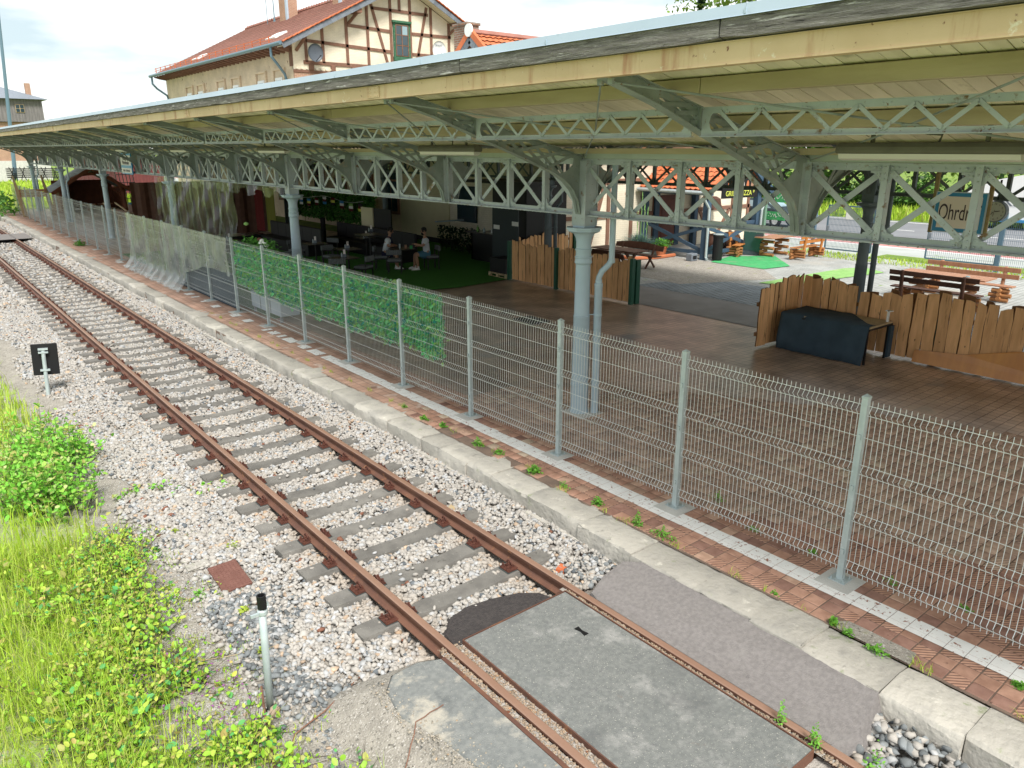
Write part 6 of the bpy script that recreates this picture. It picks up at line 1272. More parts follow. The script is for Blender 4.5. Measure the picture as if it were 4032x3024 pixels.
def c1(n):
    c = np.array([.22, .76, .30]) * rng.uniform(.6, 1.2, n)[:, None]; k = rng.random(n); c[k < .22] = np.array([.06, .34, .30]); c[(k > .22) & (k < .48)] = np.array([.34, .62, .16]); return c
iv = ivy('ivy_screen', 'bright green artificial ivy mat tied behind the mesh fence', FX + .05, 10.12, 19.55, lambda Y: 1.79 + .035 * np.sin(Y * 3.3) + .02 * np.sin(Y * 11), lambda Y: np.interp(Y, [10.1, 13, 16, 19.6], [.76, .72, .70, .80]) + .05 * np.sin(Y * 4.1) + .03 * np.sin(Y * 13), 10500, .085, c1)
s = M(); s.add([(FX + .075, 10.15, .80), (FX + .075, 19.5, .82), (FX + .075, 19.5, 1.76), (FX + .075, 10.15, 1.78)], [(0, 1, 2, 3)]); s.build('backing_net', 'ivyback', iv)
def c2(n): return np.array([.09, .28, .045]) * rng.uniform(.4, 1.3, n)[:, None]
ivy('ivy_screen', 'dark green ivy screen hanging along the inner columns of the restaurant', 17.25, 31.2, 41.0, lambda Y: 2.05 + 0 * Y, lambda Y: .75 + 0 * Y, 6500, .14, c2, .0)
ivy('ivy_hedge', 'dark leafy screen in front of the bar counter', 18.3, 24.2, 27.6, lambda Y: 1.0 + 0 * Y, lambda Y: .05 + 0 * Y, 1200, .11, lambda n: np.array([.02, .05, .02]) * rng.uniform(.5, 1.5, n)[:, None])

# ================================================================ CLEAR PLASTIC SHEETS
def curtain(name, lab, y0, y1, xf, ztop, zbot, n=90, m_=14, amp=.05, seed=0, parent=None, mat='plastic'):
    g = []
    ph_ = [rnd.uniform(0, 6.28) for _ in range(4)]
    for i in range(n + 1):
        y = y0 + (y1 - y0) * i / n; zt = ztop(y); zb = zbot(y); row = []
        for j in range(m_ + 1):
            t = j / m_; z = zt + (zb - zt) * t; a = amp * (.35 + .65 * t)
            w = a * (math.sin(y * 9 + ph_[0]) * .5 + math.sin(y * 17 + ph_[1] + t * 2) * .35 + math.sin(y * 33 + ph_[2]) * .2 + .3 * math.sin(z * 6 + y * 3 + ph_[3])) + rnd.gauss(0, .003)
            row.append((xf(y, z) + w, y + .03 * math.sin(z * 7 + y * 5), z))
        g.append(row)
    s = M(); s.quadsheet(g); return s.build(name, mat, parent, smooth=True, label=lab, cat='plastic sheet', group='clear plastic sheets along the platform')
curtain('plastic_sheet', 'clear plastic sheet draped over the mesh fence down to the platform floor', 23.5, 30.0, lambda y, z: FX - .12 - max(0, .35 - z) * .9, lambda y: 1.93, lambda y: .02, amp=.055, mat='film')
curtain('plastic_sheet', 'shorter plastic sheet hanging on the fence beside the ivy mat', 19.65, 23.6, lambda y, z: FX - .12 - .06 * math.sin((y - 19.6) * .5), lambda y: 1.93, lambda y: .78 + .25 * math.sin((y - 19) * .9), amp=.06, mat='film')
curtain('plastic_curtain', 'crumpled clear plastic curtain hanging from the lower chord of the canopy girder', 23.0, 31.0, lambda y, z: CXc - .16, lambda y: 3.12 + .02 * math.sin(y * 3), lambda y: 1.15 + .55 * math.sin((y - 19) * .55), n=150, m_=18, amp=.11)
curtain('plastic_curtain', 'torn strips of clear plastic pulled up inside the girder bay', 20.0, 29.0, lambda y, z: CXc + .14, lambda y: 3.8, lambda y: 2.9 + .1 * math.sin(y * 5), n=110, m_=8, amp=.08)
for y, w_, lab in ((24.6, .35, 'white bunched plastic strip hanging down left of the dark seating'), (27.3, .18, 'narrow twisted plastic strip hanging from the girder'), (32.0, .14, 'pale plastic strip hanging by the blue and white sign'), (30.2, .5, 'wide pale plastic strip hanging at the third column')):
    s = M(); n = 16; g = []
    for q in range(n + 1):
        z = 3.1 - 2.2 * q / n; g.append([(8.05 + .05 * math.sin(z * 4 + y) + .03 * k_, y + .10 * math.sin(z * 1.5 + y) + w_ * (k_ / 4 - .5) * (.3 + .4 * abs(math.sin(z * 2.1 + y))), z) for k_ in range(5)])
    s.quadsheet(g); s.build('plastic_strip', 'whitef' if y == 24.6 else 'plastic', smooth=True, label=lab, cat='plastic strip', group='plastic strips hanging from the girder')
# black mesh screen and grey cabinet at the fence foot
s = M(); s.add([(FX + .06, 19.7, .03), (FX + .06, 25.5, .03), (FX + .06, 25.5, .98), (FX + .06, 19.7, .98)], [(0, 1, 2, 3)]); o = s.build('privacy_screen', 'darkcloth', label='dark grey screen strip behind the fence below the plastic sheet', cat='screen'); o.modifiers.new('th', 'SOLIDIFY').thickness = .01
cb = thing('grey_cabinet', 'pale grey box bench standing behind the fence at the end of the ivy mat', 'cabinet', (7.25, 18.6, 0))
s = M(); s.box(7.0, 7.5, 17.6, 19.5, .16, .56); s.build('box', 'zinc', cb, bevel=.01); 
for y in (17.7, 19.4): s = M(); s.box(7.02, 7.08, y - .03, y + .03, 0, .16); s.build('foot', 'slate', cb)
for y in (18.2, 18.85): s = M(); s.box(6.99, 6.999, y, y + .015, .18, .54); s.build('joint_strip', 'slate', cb)
fl_ = thing('flower_box', 'flower box with white and red blooms standing behind the ivy mat', 'flower box', (6.95, 18.3, 1.55)); s = M(); s.box(-.12, .12, -.6, .6, 0, .2); s.build('box', 'green_post', fl_, local=True)
n = 420; q = leaves(np.stack([rng.normal(0, .09, n), rng.uniform(-.7, .9, n), rng.uniform(.18, .42, n)], 1), rng.uniform(.05, .1, n), np.array([.12, .34, .06]) * rng.uniform(.6, 1.3, n)[:, None]); np_mesh('leaves', q[0], q[1], 'leaf', q[2], kind=None, parent=fl_)
for i_, (dy, dz, c_) in enumerate(((-.35, .38, 'whitef'), (-.2, .42, 'whitef'), (-.48, .33, 'whitef'), (-.05, .44, 'door'), (-.12, .36, 'whitef'), (.75, .75, 'mat_l'))):
    s = M(); s.lathe(0, 0, [(.01, -.04), (.06, -.01), (.055, .03), (.01, .05)], 8); o = s.build('bloom', c_, fl_, local=True); o.location = (-.05, dy, dz)
# ================================================================ RESTAURANT FURNITURE
def table(lab, x, y, rz=0, w=.75, h=.75, mat='blackmetal', menu=True, grp='dark restaurant tables'):
    o = thing('restaurant_table', lab, 'table', (x, y, 0), grp)
    s = M(); s.box(-w / 2, w / 2, -w / 2, w / 2, h - .03, h); s.build('tabletop', 'tabletop', o, local=True, bevel=.005)
    s = M(); s.tube([(0, 0, .03), (0, 0, h - .03)], .035, 8); s.build('pedestal', 'blackmetal', o, local=True); s = M(); s.box(-.24, .24, -.04, .04, .0, .03); s.box(-.04, .04, -.24, .24, .0, .03); s.build('foot', 'blackmetal', o, local=True)
    o.rotation_euler = (0, 0, rz); return o
MT['tabletop'] = PM('dark_glossy_tabletop', (.05, .04, .035), (.035, .03, .028), 5, .25, spec=.6)
def stand(lab, x, y, z, num=None):
    o = thing('table_stand', lab, 'table number', (x, y, z), 'number stands and condiments on the tables')
    s = M(); s.box(-.06, .06, -.04, .04, 0, .10); s.build('holder', 'slate', o, local=True); s = M(); s.lathe(-.10, .05, [(.025, 0), (.025, .09), (.012, .13)], 8); s.build('shaker', 'galv', o, local=True)
    s = M(); s.box(-.035, .035, -.008, .008, .10, .24); s.build('number_card', 'signwhite', o, local=True)
    if num: text(num, .11, (x, y - .012, z + .18), (R(90), 0, R(-39)), 'ink', o)
    o.rotation_euler = (0, 0, R(-39)); return o
def chair(lab, x, y, rz, grp='grey upholstered black-legged chairs'):
    o = thing('restaurant_chair', lab, 'chair', (x, y, 0), grp)
    s = M(); s.box(-.24, .24, -.23, .23, .42, .50); s.build('seat', 'greyfab', o, local=True, bevel=.03, seg=2)
    g = [(.27 * math.sin(t), -.20 - .08 * math.cos(t), .70) for t in [-1.25 + 2.5 * q / 8 for q in range(9)]]
    s = M()
    for a, b in zip(g, g[1:]): s.beam((a[0], a[1], .74), (b[0], b[1], .74), .06, .17)
    s.build('backrest', 'greyfab', o, local=True, bevel=.015)
    for sx in (-.22, .22):
        for sy in (-.2, .2): s = M(); s.beam((sx, sy, 0), (sx, sy, .44 if sy > 0 else .68), .035, .035, up=(1, 0, 0)); s.build('leg', 'blackmetal', o, local=True)
    s = M(); s.box(-.24, .24, -.22, .22, .385, .42); s.build('seat_frame', 'blackmetal', o, local=True)
    o.rotation_euler = (0, 0, rz); return o
for i_, (x, y, lab, num) in enumerate(((12.35, 24.4, 'dark table with the number ten stand in front of the long bench', '10'), (12.15, 26.6, 'dark table with blue condiments, left of the number ten table', None), (11.2, 22.4, 'nearest dark table with shaker, ringed by round-backed chairs', None), (13.85, 23.3, 'dark table where the two seated men sit', None), (10.0, 29.6, 'far dark table near the red cloth', None), (14.6, 27.2, 'dark table beside the inner column', None), (11.6, 31.4, 'farthest dark table behind the plastic sheet', None), (9.7, 25.2, 'dark table partly hidden by the second column', None))):
    table(lab, x, y, rnd.uniform(-.1, .1))
    if i_ not in (3, 6): stand(['white number ten card and shaker on the middle table', 'blue condiment holder on the table left of the number ten', 'shaker and card on the nearest dark table', '', 'condiments on the far table near the red cloth', 'pale stand on the table beside the inner column', '', 'shaker on the table behind the second column'][i_], x + .05, y + .1, .75, num)
o = table('tall dark bar table left of the seated men', 13.9, 25.6, 0, .9, 1.05); stand('white ornament on the tall bar table', 14.4, 26.4, 1.05)
for x, y, rz, lab in ((13.25, 22.75, R(-35), 'empty-looking grey chair seen from behind, at the men\'s table'), (14.75, 22.75, R(75), 'grey chair the bearded man sits on'), (13.3, 23.75, R(-125), 'chair the man in navy and white sits on'), (10.75, 22.0, R(-30), 'pale round-backed chair at the nearest table, left side'), (11.65, 22.0, R(30), 'pale round-backed chair at the nearest table, right side'), (12.0, 25.0, R(-170), 'grey chair behind the number ten table'), (11.7, 27.3, R(180), 'grey chair at the table left of the number ten table'), (9.6, 29.1, R(-20), 'grey chair at the far table near the red cloth'), (12.9, 27.0, R(120), 'grey chair between the two far tables'), (10.1, 24.7, R(10), 'grey chair by the second column')): chair(lab, x, y, rz)
for x0, y0, x1, y1, lab in ((14.9, 24.6, 15.1, 31.0, 'long black upholstered bench below the ivy screen'), (12.9, 28.4, 13.1, 33.5, 'second black bench in front of the inner columns'), (9.3, 33.2, 15.5, 33.5, 'black bench across the far end of the restaurant')):
    o = thing('bench_seat', lab, 'bench', ((x0 + x1) / 2, (y0 + y1) / 2, 0), 'black restaurant benches'); s = M(); s.box(x0 - .25, x1 + .25, y0, y1, .0, .46); s.build('seat', 'black', o, bevel=.02); s = M(); s.box(x1 + .12, x1 + .25, y0, y1, .46, 1.05); s.build('backrest', 'black', o, bevel=.02)
    n_ = max(2, int((y1 - y0) / .8))
    s = M()
    for q in range(1, n_): s.box(x1 + .11, x1 + .119, y0 + q * (y1 - y0) / n_ - .008, y0 + q * (y1 - y0) / n_ + .008, .48, 1.03)
    s.build('seam', 'blackmetal', o)
s = M(); 
o = thing('bar_counter', 'tall black bar booth with counter shelf beside the dark board', 'bar counter', (17.6, 22.5, 0))
s = M(); s.box(17.35, 17.45, 20.9, 23.9, 0, 1.05); s.box(17.35, 18.9, 23.8, 23.9, 0, 1.05); s.build('front', 'black', o); s = M(); s.box(17.15, 17.75, 20.8, 24.0, 1.05, 1.10); s.build('worktop', 'tabletop', o); s = M(); s.box(17.4, 17.5, 20.7, 22.6, 1.1, 2.9); s.box(19.2, 19.34, 20.7, 24.5, 0, 2.9); s.box(17.4, 19.3, 20.65, 20.72, 0, 2.9); s.build('back_wall', 'black', o); s = M(); s.box(17.3, 19.35, 20.6, 24.2, 2.9, 3.0); s.build('canopy_board', 'black', o)
for i_, (y, h, c_) in enumerate(((23.6, .22, 'mat_l'), (23.2, .16, 'galv'), (22.7, .20, 'whitef'), (22.4, .25, 'glass2'))):
    s = M(); s.lathe(17.45, y, [(.05, 1.101), (.05, 1.1 + h * .6), (.02, 1.1 + h * .75), (.02, 1.1 + h)], 8); s.build('bottle', c_, label=['green-capped bottle on the bar', 'steel shaker on the bar', 'white bottle on the bar', 'pale glass bottle on the bar'][i_], cat='bottle', group='bottles on the bar')
s = M(); s.box(17.9, 19.35, 27.1, 27.25, 1.15, 1.20); s.build('serving_hatch_shelf', 'zinc', label='pale serving shelf under the station hatch window', cat='shelf')
s = M(); s.box(16.15, 16.19, 19.6, 21.0, .0, 2.35); ob = s.build('dark_board', 'slate', label='large dark board with two small white labels behind the plank fence', cat='board'); ob.data.materials[0] = MT['darkboard'] = FLAT('dark_board_paint', (.018, .028, .032), .6)
for y, z in ((20.75, 1.55), (19.75, 1.72)): s = M(); s.box(16.135, 16.149, y - .16, y + .16, z - .07, z + .07); s.build('white_label', 'label', ob)
s = M(); s.box(19.30, 19.345, 26.2, 27.6, 1.1, 2.6); s.build('dark_poster', 'glass', label='dark glossy poster hanging beside the cream wall panel', cat='poster')
s = M(); s.box(15.7, 15.76, 28.6, 29.6, .9, 1.75); s.build('cream_partition', 'cream', label='small cream partition board beside the inner column', cat='partition'); s = M(); s.box(15.75, 15.80, 27.2, 29.2, .75, 1.75); s.build('television_back', 'black', label='black square screen in front of the cream wall', cat='screen')
for x, y0, c_, lab in ((13.6, 35.6, 'redcloth', 'tall dark red cloth hanging at the far end'), (13.7, 34.5, 'yellowcloth', 'tall yellow-green cloth hanging beside the red one')):
    MT.setdefault('redcloth', FLAT('dark_red_cloth', (.10, .007, .007), .9)); MT.setdefault('yellowcloth', FLAT('yellow_cloth', (.15, .15, .025), .9))
    g = [[(x + .05 * math.sin(q * 1.6), y0 - .5 + q * .1, z) for z in (.4, 1.2, 2.4)] for q in range(11)]; s = M(); s.quadsheet(g); s.build('hanging_cloth', c_, label=lab, cat='cloth')
g = [[(15.2 + .06 * math.sin(q * 1.9), 38.5 + q * .12, z) for z in (0, 1.2, 3)] for q in range(40)]; s = M(); s.quadsheet(g); s.build('black_drape', 'black', label='black drape closing the far end of the restaurant', cat='drape')
g = [[(8.9 + q * .2, 39.0 + .06 * math.sin(q * 1.9), z) for z in (0, 1.2, 2.6)] for q in range(34)]; s = M(); s.quadsheet(g); s.build('brown_tarpaulin', 'brownwood', label='dark brown tarpaulin across the far end of the seating', cat='tarpaulin')
# string of little flags
st_ = thing('flag_string', 'string of small national flags in front of the ivy screen', 'flags', (17.0, 35.5, 1.7))
s = M(); s.tube([(17.0, 40.8 - q * 1.0, 1.78 + .10 * math.cos(q * 1.25)) for q in range(10)], .008, 4); s.build('cord', 'whitef', st_)
fc = [('signblue', 'whitef', 'signblue'), ('signblue', 'whitef', 'redcloth'), ('whitef', 'signblue', 'whitef'), ('signblue', 'yellow', 'redcloth'), ('redcloth', 'whitef', 'redcloth'), ('whitef', 'redcloth', 'signblue'), ('redcloth', 'yellow', 'black'), ('signblue', 'whitef', 'redcloth'), ('mat_l', 'whitef', 'redcloth'), ('black', 'redcloth', 'yellow')]
for q, cs in enumerate(fc):
    y = 40.3 - q * .92; z = 1.76 + .10 * math.cos(q * 1.15); s = M()
    for k_ in range(3): s.m = k_; s.box(16.96, 16.965, y - .2, y + .2, z - .12 * (k_ + 1), z - .12 * k_ - .001)
    s.build('flag', list(cs), st_)
# ================================================================ PEOPLE
def skin_body(name, J, edges, rad, mat, parent, lvl=2):
    me = bpy.data.meshes.new(name); me.from_pydata(J, edges, []); me.materials.append(MT[mat]); o = bpy.data.objects.new(name, me); C.objects.link(o); o.parent = parent; WL[o.name] = Vector((0, 0, 0))
    md = o.modifiers.new('skin', 'SKIN'); md.use_smooth_shade = True
    for i, r in enumerate(rad): me.skin_vertices[0].data[i].radius = (r, r) if not isinstance(r, tuple) else r
    me.skin_vertices[0].data[0].use_root = True
    ms = o.modifiers.new('sub', 'SUBSURF'); ms.levels = ms.render_levels = lvl; return o
def seated(name, lab, x, y, rz, top, legs_c, beard, arm_r, arm_l, skin='skin', lean=0.0, navy=False):
    p = thing('person', lab, 'person', (x, y, 0)); L = lean
    J = [(0, 0, .52), (0, .02 + L * .3, .72), (0, .04 + L * .7, .95), (0, .05 + L, 1.06), (0, .07 + L * 1.1, 1.15), (0, .09 + L * 1.2, 1.25),
         (.09, .05, .52), (.11, .42, .54), (.12, .44, .12), (.12, .50, .05), (-.09, .05, .52), (-.13, .42, .54), (-.15, .36, .14), (-.15, .44, .07)]
    # shoulders, arms, hands (fingers curl at the wrist end)
    sh = (.18, .04 + L, 1.02); J += [sh, arm_r[0], arm_r[1]]; J += [(-.18, .04 + L, 1.02), arm_l[0], arm_l[1]]
    E_ = [(0, 1), (1, 2), (2, 3), (3, 4), (4, 5), (0, 6), (6, 7), (7, 8), (8, 9), (0, 10), (10, 11), (11, 12), (12, 13), (3, 14), (14, 15), (15, 16), (3, 17), (17, 18), (18, 19)]
    rad = [(.14, .12), (.135, .11), (.15, .11), (.10, .08), .052, .05, .10, .075, .05, .04, .10, .075, .05, .04, .065, .045, .032, .065, .045, .032]
    body = skin_body('body', J, E_, rad, skin, p)
    # hand fingers rooted in each palm
    for si, (el, wr) in ((1, arm_r), (-1, arm_l)):
        el, wr = Vector(el), Vector(wr); d = (wr - el).normalized(); sd_ = d.cross(Vector((0, 0, 1))).normalized()
        for q, (of, ln) in enumerate(((-.03, .065), (-.01, .08), (.012, .075), (.032, .06))):
            a = wr + sd_ * of; s = M(); s.tube([a, a + d * ln * .55, a + d * ln - Vector((0, 0, .025))], [.011, .010, .007], 6); s.build('finger', skin, body, local=True, smooth=True)
        s = M(); a = wr - d * .02; s.tube([a, a + sd_ * -.05 * si + d * .03, a + sd_ * -.055 * si + d * .06], [.013, .011, .008], 6); s.build('thumb', skin, body, local=True, smooth=True)
    hx, hy, hz = 0, .10 + L * 1.25, 1.34
    s = M(); s.lathe(0, 0, [(.02, -.12), (.055, -.10), (.07, -.05), (.078, .0), (.082, .05), (.07, .10), (.035, .125), (.005, .13)], 14); h = s.build('head', skin, p, local=True, smooth=True); h.location = (hx, hy, hz); h.scale = (.92, 1.12, 1.0); h.rotation_euler = (R(-18 if navy else -5), 0, 0); WL[h.name] = Vector((0, 0, 0))
    s = M(); s.tube([(0, .075, .02), (0, .105, -.015), (0, .08, -.03)], [.008, .015, .008], 6); s.build('nose', skin, h, local=True, smooth=True)
    for sx in (-1, 1):
        s = M(); s.lathe(sx * .03, .072, [(.002, .018), (.009, .025), (.002, .032)], 6); s.build('eye', 'ink', h, local=True); s = M(); s.tube([(sx * .080, 0, -.02), (sx * .088, -.01, .005), (sx * .080, 0, .03)], [.008, .014, .01], 5); s.build('ear', skin, h, local=True)
    s = M(); s.box(-.022, .022, .072, .080, -.056, -.048); s.build('mouth', 'door', h, local=True)
    s = M(); s.lathe(0, -.012, [(.086, -.02), (.092, .05), (.082, .11), (.045, .14), (.005, .147)], 14); s.build('hair', 'hair', h, local=True, smooth=True)
    if beard: s = M(); s.lathe(0, .03, [(.01, -.14), (.05, -.12), (.06, -.06), (.052, -.035)], 12); s.build('beard', 'hair', h, local=True, smooth=True)
    def cloth(nm, JJ, EE, rr, mt): o = skin_body(nm, JJ, EE, rr, mt, p); return o
    cloth('shirt', [(0, .01, .50), (0, .02 + L * .3, .72), (0, .04 + L * .7, .95), (0, .05 + L, 1.06), sh, tuple(Vector(sh).lerp(Vector(arm_r[0]), .75)), (-.18, .04 + L, 1.02), tuple(Vector((-.18, .04 + L, 1.02)).lerp(Vector(arm_l[0]), .75))], [(0, 1), (1, 2), (2, 3), (3, 4), (4, 5), (3, 6), (6, 7)], [(.165, .14), (.16, .13), (.172, .13), (.11, .09), .08, .068, .08, .068], top)
    cloth('shorts', [(0, .02, .50), (.09, .05, .52), (.11, .36, .55), (-.09, .05, .52), (-.13, .36, .55)], [(0, 1), (1, 2), (0, 3), (3, 4)], [(.16, .13), .115, .098, .115, .098], legs_c)
    for jx, jy in ((.12, .48), (-.15, .42)):
        s = M(); s.tube([(jx, jy - .10, .05), (jx, jy, .055), (jx, jy + .12, .04), (jx, jy + .17, .03)], [.045, .052, .046, .028], 8); sh_ = s.build('shoe', 'whitef', p, local=True, smooth=True); s = M(); s.box(jx - .05, jx + .05, jy - .13, jy + .18, 0, .022); s.build('sole', 'label' if not navy else 'whitef', sh_, local=True)
        s = M(); s.lathe(jx, jy - .05, [(.048, .06), (.05, .14)], 8); s.build('sock', 'label', p, local=True)
    if navy: s = M(); s.lathe(0, .06 + L, [(.14, .92), (.13, 1.0), (.10, 1.10), (.06, 1.16)], 12); s.build('scarf', 'navy', p, local=True, smooth=True)
    p.rotation_euler = (0, 0, rz); return p
seated('man', 'bearded man in white striped polo shirt and blue shorts sitting at the table, facing left', 14.62, 22.82, R(68), 'white_cloth', 'denim', True, ((.30, .12, .80), (.14, .34, .82)), ((-.28, .20, .86), (-.10, .48, .92)))
seated('man', 'man in white t-shirt with navy scarf bent over the table, half hidden by a chair', 13.45, 23.75, R(-128), 'white_cloth', 'navy', False, ((.28, .16, .84), (.12, .36, .84)), ((-.28, .16, .84), (-.08, .38, .84)), lean=.10, navy=True)
for x, y, r, h, c_, lab, cat in ((13.95, 23.15, .045, .13, 'skin', 'pink mug on the men\'s table', 'mug'), (14.08, 23.0, .05, .11, 'mat_g', 'pale green bowl on the men\'s table', 'bowl'), (13.8, 23.3, .03, .16, 'galv', 'steel shaker on the men\'s table', 'shaker')):
    s = M(); s.lathe(x, y, [(r * .8, .751), (r, .77), (r, .75 + h), (r * .7, .75 + h)], 12); s.build(cat, c_, label=lab, cat=cat)
# wooden pallet
pa = thing('wooden_pallet', 'pale wooden pallet at the left end of the plank fence', 'pallet', (15.6, 19.9, 0))
for q in range(6): s = M(); s.box(15.46, 16.1, 19.35 + q * .17, 19.49 + q * .17, .122, .144); s.build('board', 'palewood', pa)
for x in (15.46, 15.75, 16.04): s = M(); s.box(x, x + .07, 19.35, 20.34, 0, .022); s.build('runner', 'palewood', pa)
for x in (15.46, 15.75, 16.04):
    for y in (19.35, 19.8, 20.22): s = M(); s.box(x, x + .07, y, y + .12, .022, .10); s.build('block', 'palewood', pa)
for q in range(3): s = M(); s.box(15.46 + q * .27, 15.56 + q * .27, 19.35, 20.34, .10, .122); s.build('stringer', 'palewood', pa)
s = M(); s.box(15.5, 16.1, 19.45, 20.3, .145, .62); s.build('black_crate', 'black', label='black box standing on the wooden pallet', cat='box')
s = M(); s.box(11.75, 12.35, 13.7, 14.5, -.012, .004)
for q in range(9): s.box(11.78 + q * .065, 11.80 + q * .065, 13.74, 14.46, .004, .010)
s.build('drain_grate', 'blackmetal', label='dark rectangular drain grate in the platform floor', cat='grate')
# ================================================================ SIGNS, CLOCK
sg = thing('name_sign', 'white platform name sign with blue border reading Ohrdruf', 'sign', (14.0, 5.3, 2.8))
c = math.cos; ang = R(8)
def SP(a, b, off=0): return (14.0 + off, 5.70 - a, b)      # a along -y (towards the right of the picture)
s = M(); s.box(13.97, 13.995, 4.93, 5.71, 2.76, 3.40); s.build('panel', 'signblue', sg); s = M(); s.box(13.962, 13.969, 4.99, 5.65, 2.82, 3.34); s.build('face', 'signwhite', sg, bevel=.0)
s = M(); s.box(13.965, 14.0, 4.915, 4.93, 2.75, 3.41); s.box(13.965, 14.0, 5.71, 5.725, 2.75, 3.41); s.box(13.965, 14.0, 4.915, 5.725, 3.40, 3.415); s.box(13.965, 14.0, 4.915, 5.725, 2.745, 2.76); s.build('rim', 'zinc', sg)
text('Ohrdruf', .37, (13.958, 5.32, 3.07), (R(90), 0, R(-90)), 'ink', sg, sx=.52)
MT['rustpost'] = PM('rusty_yellow_post', (.30, .25, .12), (.20, .13, .06), 8, .7)
for y in (5.76, 4.90): s = M(); s.box(14.0, 14.05, y - .03, y + .03, 2.72, 4.4); s.build('hanger', 'rustpost', sg)
ck = thing('station_clock', 'round double-faced station clock hanging right of the name sign', 'clock', (17.0, 5.8, 2.93))
s = M(); s.tube([(-.07, 0, 0), (.07, 0, 0)], .205, 28); s.build('case', 'slate', ck, local=True); s = M(); s.tube([(-.078, 0, 0), (-.071, 0, 0)], .185, 28); s.build('face', 'clockface', ck, local=True)
s = M(); s.tube([(0, 0, .19), (0, 0, .60)], .02, 8); s.build('hanger', 'blackmetal', ck, local=True)
s = M(); s.beam((-.082, 0, 0), (-.082, -.09, .015), .004, .016, up=(0, 0, 1)); s.beam((-.084, .02, -.01), (-.084, .10, -.10), .004, .009, up=(0, 0, 1)); s.build('hands', 'ink', ck, local=True); s = M(); s.beam((-.086, 0, .03), (-.086, .02, -.10), .004, .005, up=(0, 1, 0)); s.build('second_hand', 'door', ck, local=True)
for h in range(1, 13):
    t = R(h * 30); text(str(h), .05, (17.0 - .081, 5.8 - .145 * math.sin(t), 2.93 + .145 * math.cos(t)), (R(90), 0, R(-90)), 'ink', ck)
ps = thing('track_sign', 'blue and white hanging platform sign with arrow line, far left under the girder', 'sign', (8.0, 35, 3.1))
s = M(); s.box(7.98, 8.02, 34.15, 35.85, 3.10, 3.92); s.build('panel', 'signblue', ps); s = M(); s.box(7.968, 7.979, 34.2, 35.8, 3.45, 3.84); s.box(7.968, 7.979, 34.2, 35.8, 3.15, 3.34); s.build('white_field', 'label', ps)
text('Ausgang', .26, (7.96, 35.0, 3.74), (R(90), 0, R(-90)), 'ink', ps); text('Warteraum', .22, (7.96, 35.0, 3.55), (R(90), 0, R(-90)), 'ink', ps); text('Gotha   Gräfenroda', .13, (7.96, 35.0, 3.24), (R(90), 0, R(-90)), 'ink', ps)
s = M(); s.box(7.99, 8.01, 34.4, 34.44, 3.9, 4.1); s.box(7.99, 8.01, 35.5, 35.54, 3.9, 4.1); s.build('hanger', 'blackmetal', ps)
# black track sign at left
ts = thing('trackside_sign', 'back of a black square track sign on a grey post in the undergrowth', 'sign', (1.76, 16.2, -.42))
s = M(); s.box(-.215, .215, -.012, .012, .41, 1.01); s.build('board', 'black', ts, local=True, bevel=.012)
s = M(); s.tube([(-.02, -.06, -.05), (-.02, -.06, .90)], .035, 10); s.build('post', 'galv', ts, local=True)
for z in (.50, .84, .90): s = M(); s.box(-.10, .06, -.10, -.013, z, z + .03); s.build('clamp', 'galv', ts, local=True)
ts.rotation_euler = (R(-3), R(3), R(-8))
# steel pipe with black cap
pp = thing('steel_pipe', 'upright galvanised pipe with a black open top on the dark stones', 'pipe', (1.72, 5.33, -.42))
s = M(); s.tube([(0, 0, 0), (.015, .01, .55), (.03, .02, 1.03)], .030, 16); s.build('tube', 'galv', pp, local=True, smooth=True); s = M(); s.lathe(.033, .022, [(.036, .97), (.037, 1.05), (.037, 1.09), (.026, 1.09), (.026, .98)], 16); s.build('cap', 'black', pp, local=True)
s = M(); s.lathe(.031, .021, [(.040, .92), (.042, .93), (.042, .955), (.038, .96)], 16); s.box(-.07, -.008, 0, .02, .925, .95); s.tube([(.06, .03, .94), (.085, .04, .96), (.09, .05, .99), (.07, .04, 1.0)], .008, 6); s.build('clamp', 'galv', pp, local=True)
# rusty plate with raised studs
rp = thing('rusty_plate', 'rusty chequered steel cover plate lying on the gravel at an angle', 'steel plate', (2.17, 7.58, -.365))
s = M(); s.box(-.155, .155, -.29, .29, -.03, 0); s.build('plate', 'rustyplate', rp, local=True, bevel=.006)
s = M()
for i in range(8):
    for j in range(14): x, y = -.14 + i * .040, -.26 + j * .040; a = 1 if (i + j) % 2 else -1; s.beam((x - .009, y - .009 * a, .001), (x + .009, y + .009 * a, .001), .005, .004)
s.build('studs', 'rustyplate', rp, local=True, kind='stuff'); rp.rotation_euler = (R(1), R(-2), R(-2))
# bricks and debris
def brickbit(x, y, z, rz, sx, sy, sz, lab, mat='terracotta'):
    s = M(); s.box(-sx, sx, -sy, sy, 0, sz); s.v = [(a + rnd.gauss(0, .008), b + rnd.gauss(0, .008), c_ + rnd.gauss(0, .003)) for a, b, c_ in s.v]; o = s.build('brick_fragment', mat, recenter=False, label=lab, cat='brick'); o.location = (x, y, z); o.rotation_euler = (rnd.gauss(0, .15), rnd.gauss(0, .15), rz); return o
brickbit(5.05, 5.35, -.37, .5, .07, .05, .05, 'broken orange brick on the stones by the kerb near the crossing', 'plankd' if False else 'verge')
brickbit(5.25, 8.3, -.37, .9, .07, .05, .04, 'broken dark red tile piece on the ballast under the kerb', 'rtile'); brickbit(4.98, 7.35, -.36, .2, .07, .06, .03, 'flat tan stone on the ballast beside the right rail', 'palewood'); brickbit(1.95, 8.0, -.385, .1, .12, .06, .03, 'flat grey-brown stone on the gravel edge', 'kerb')
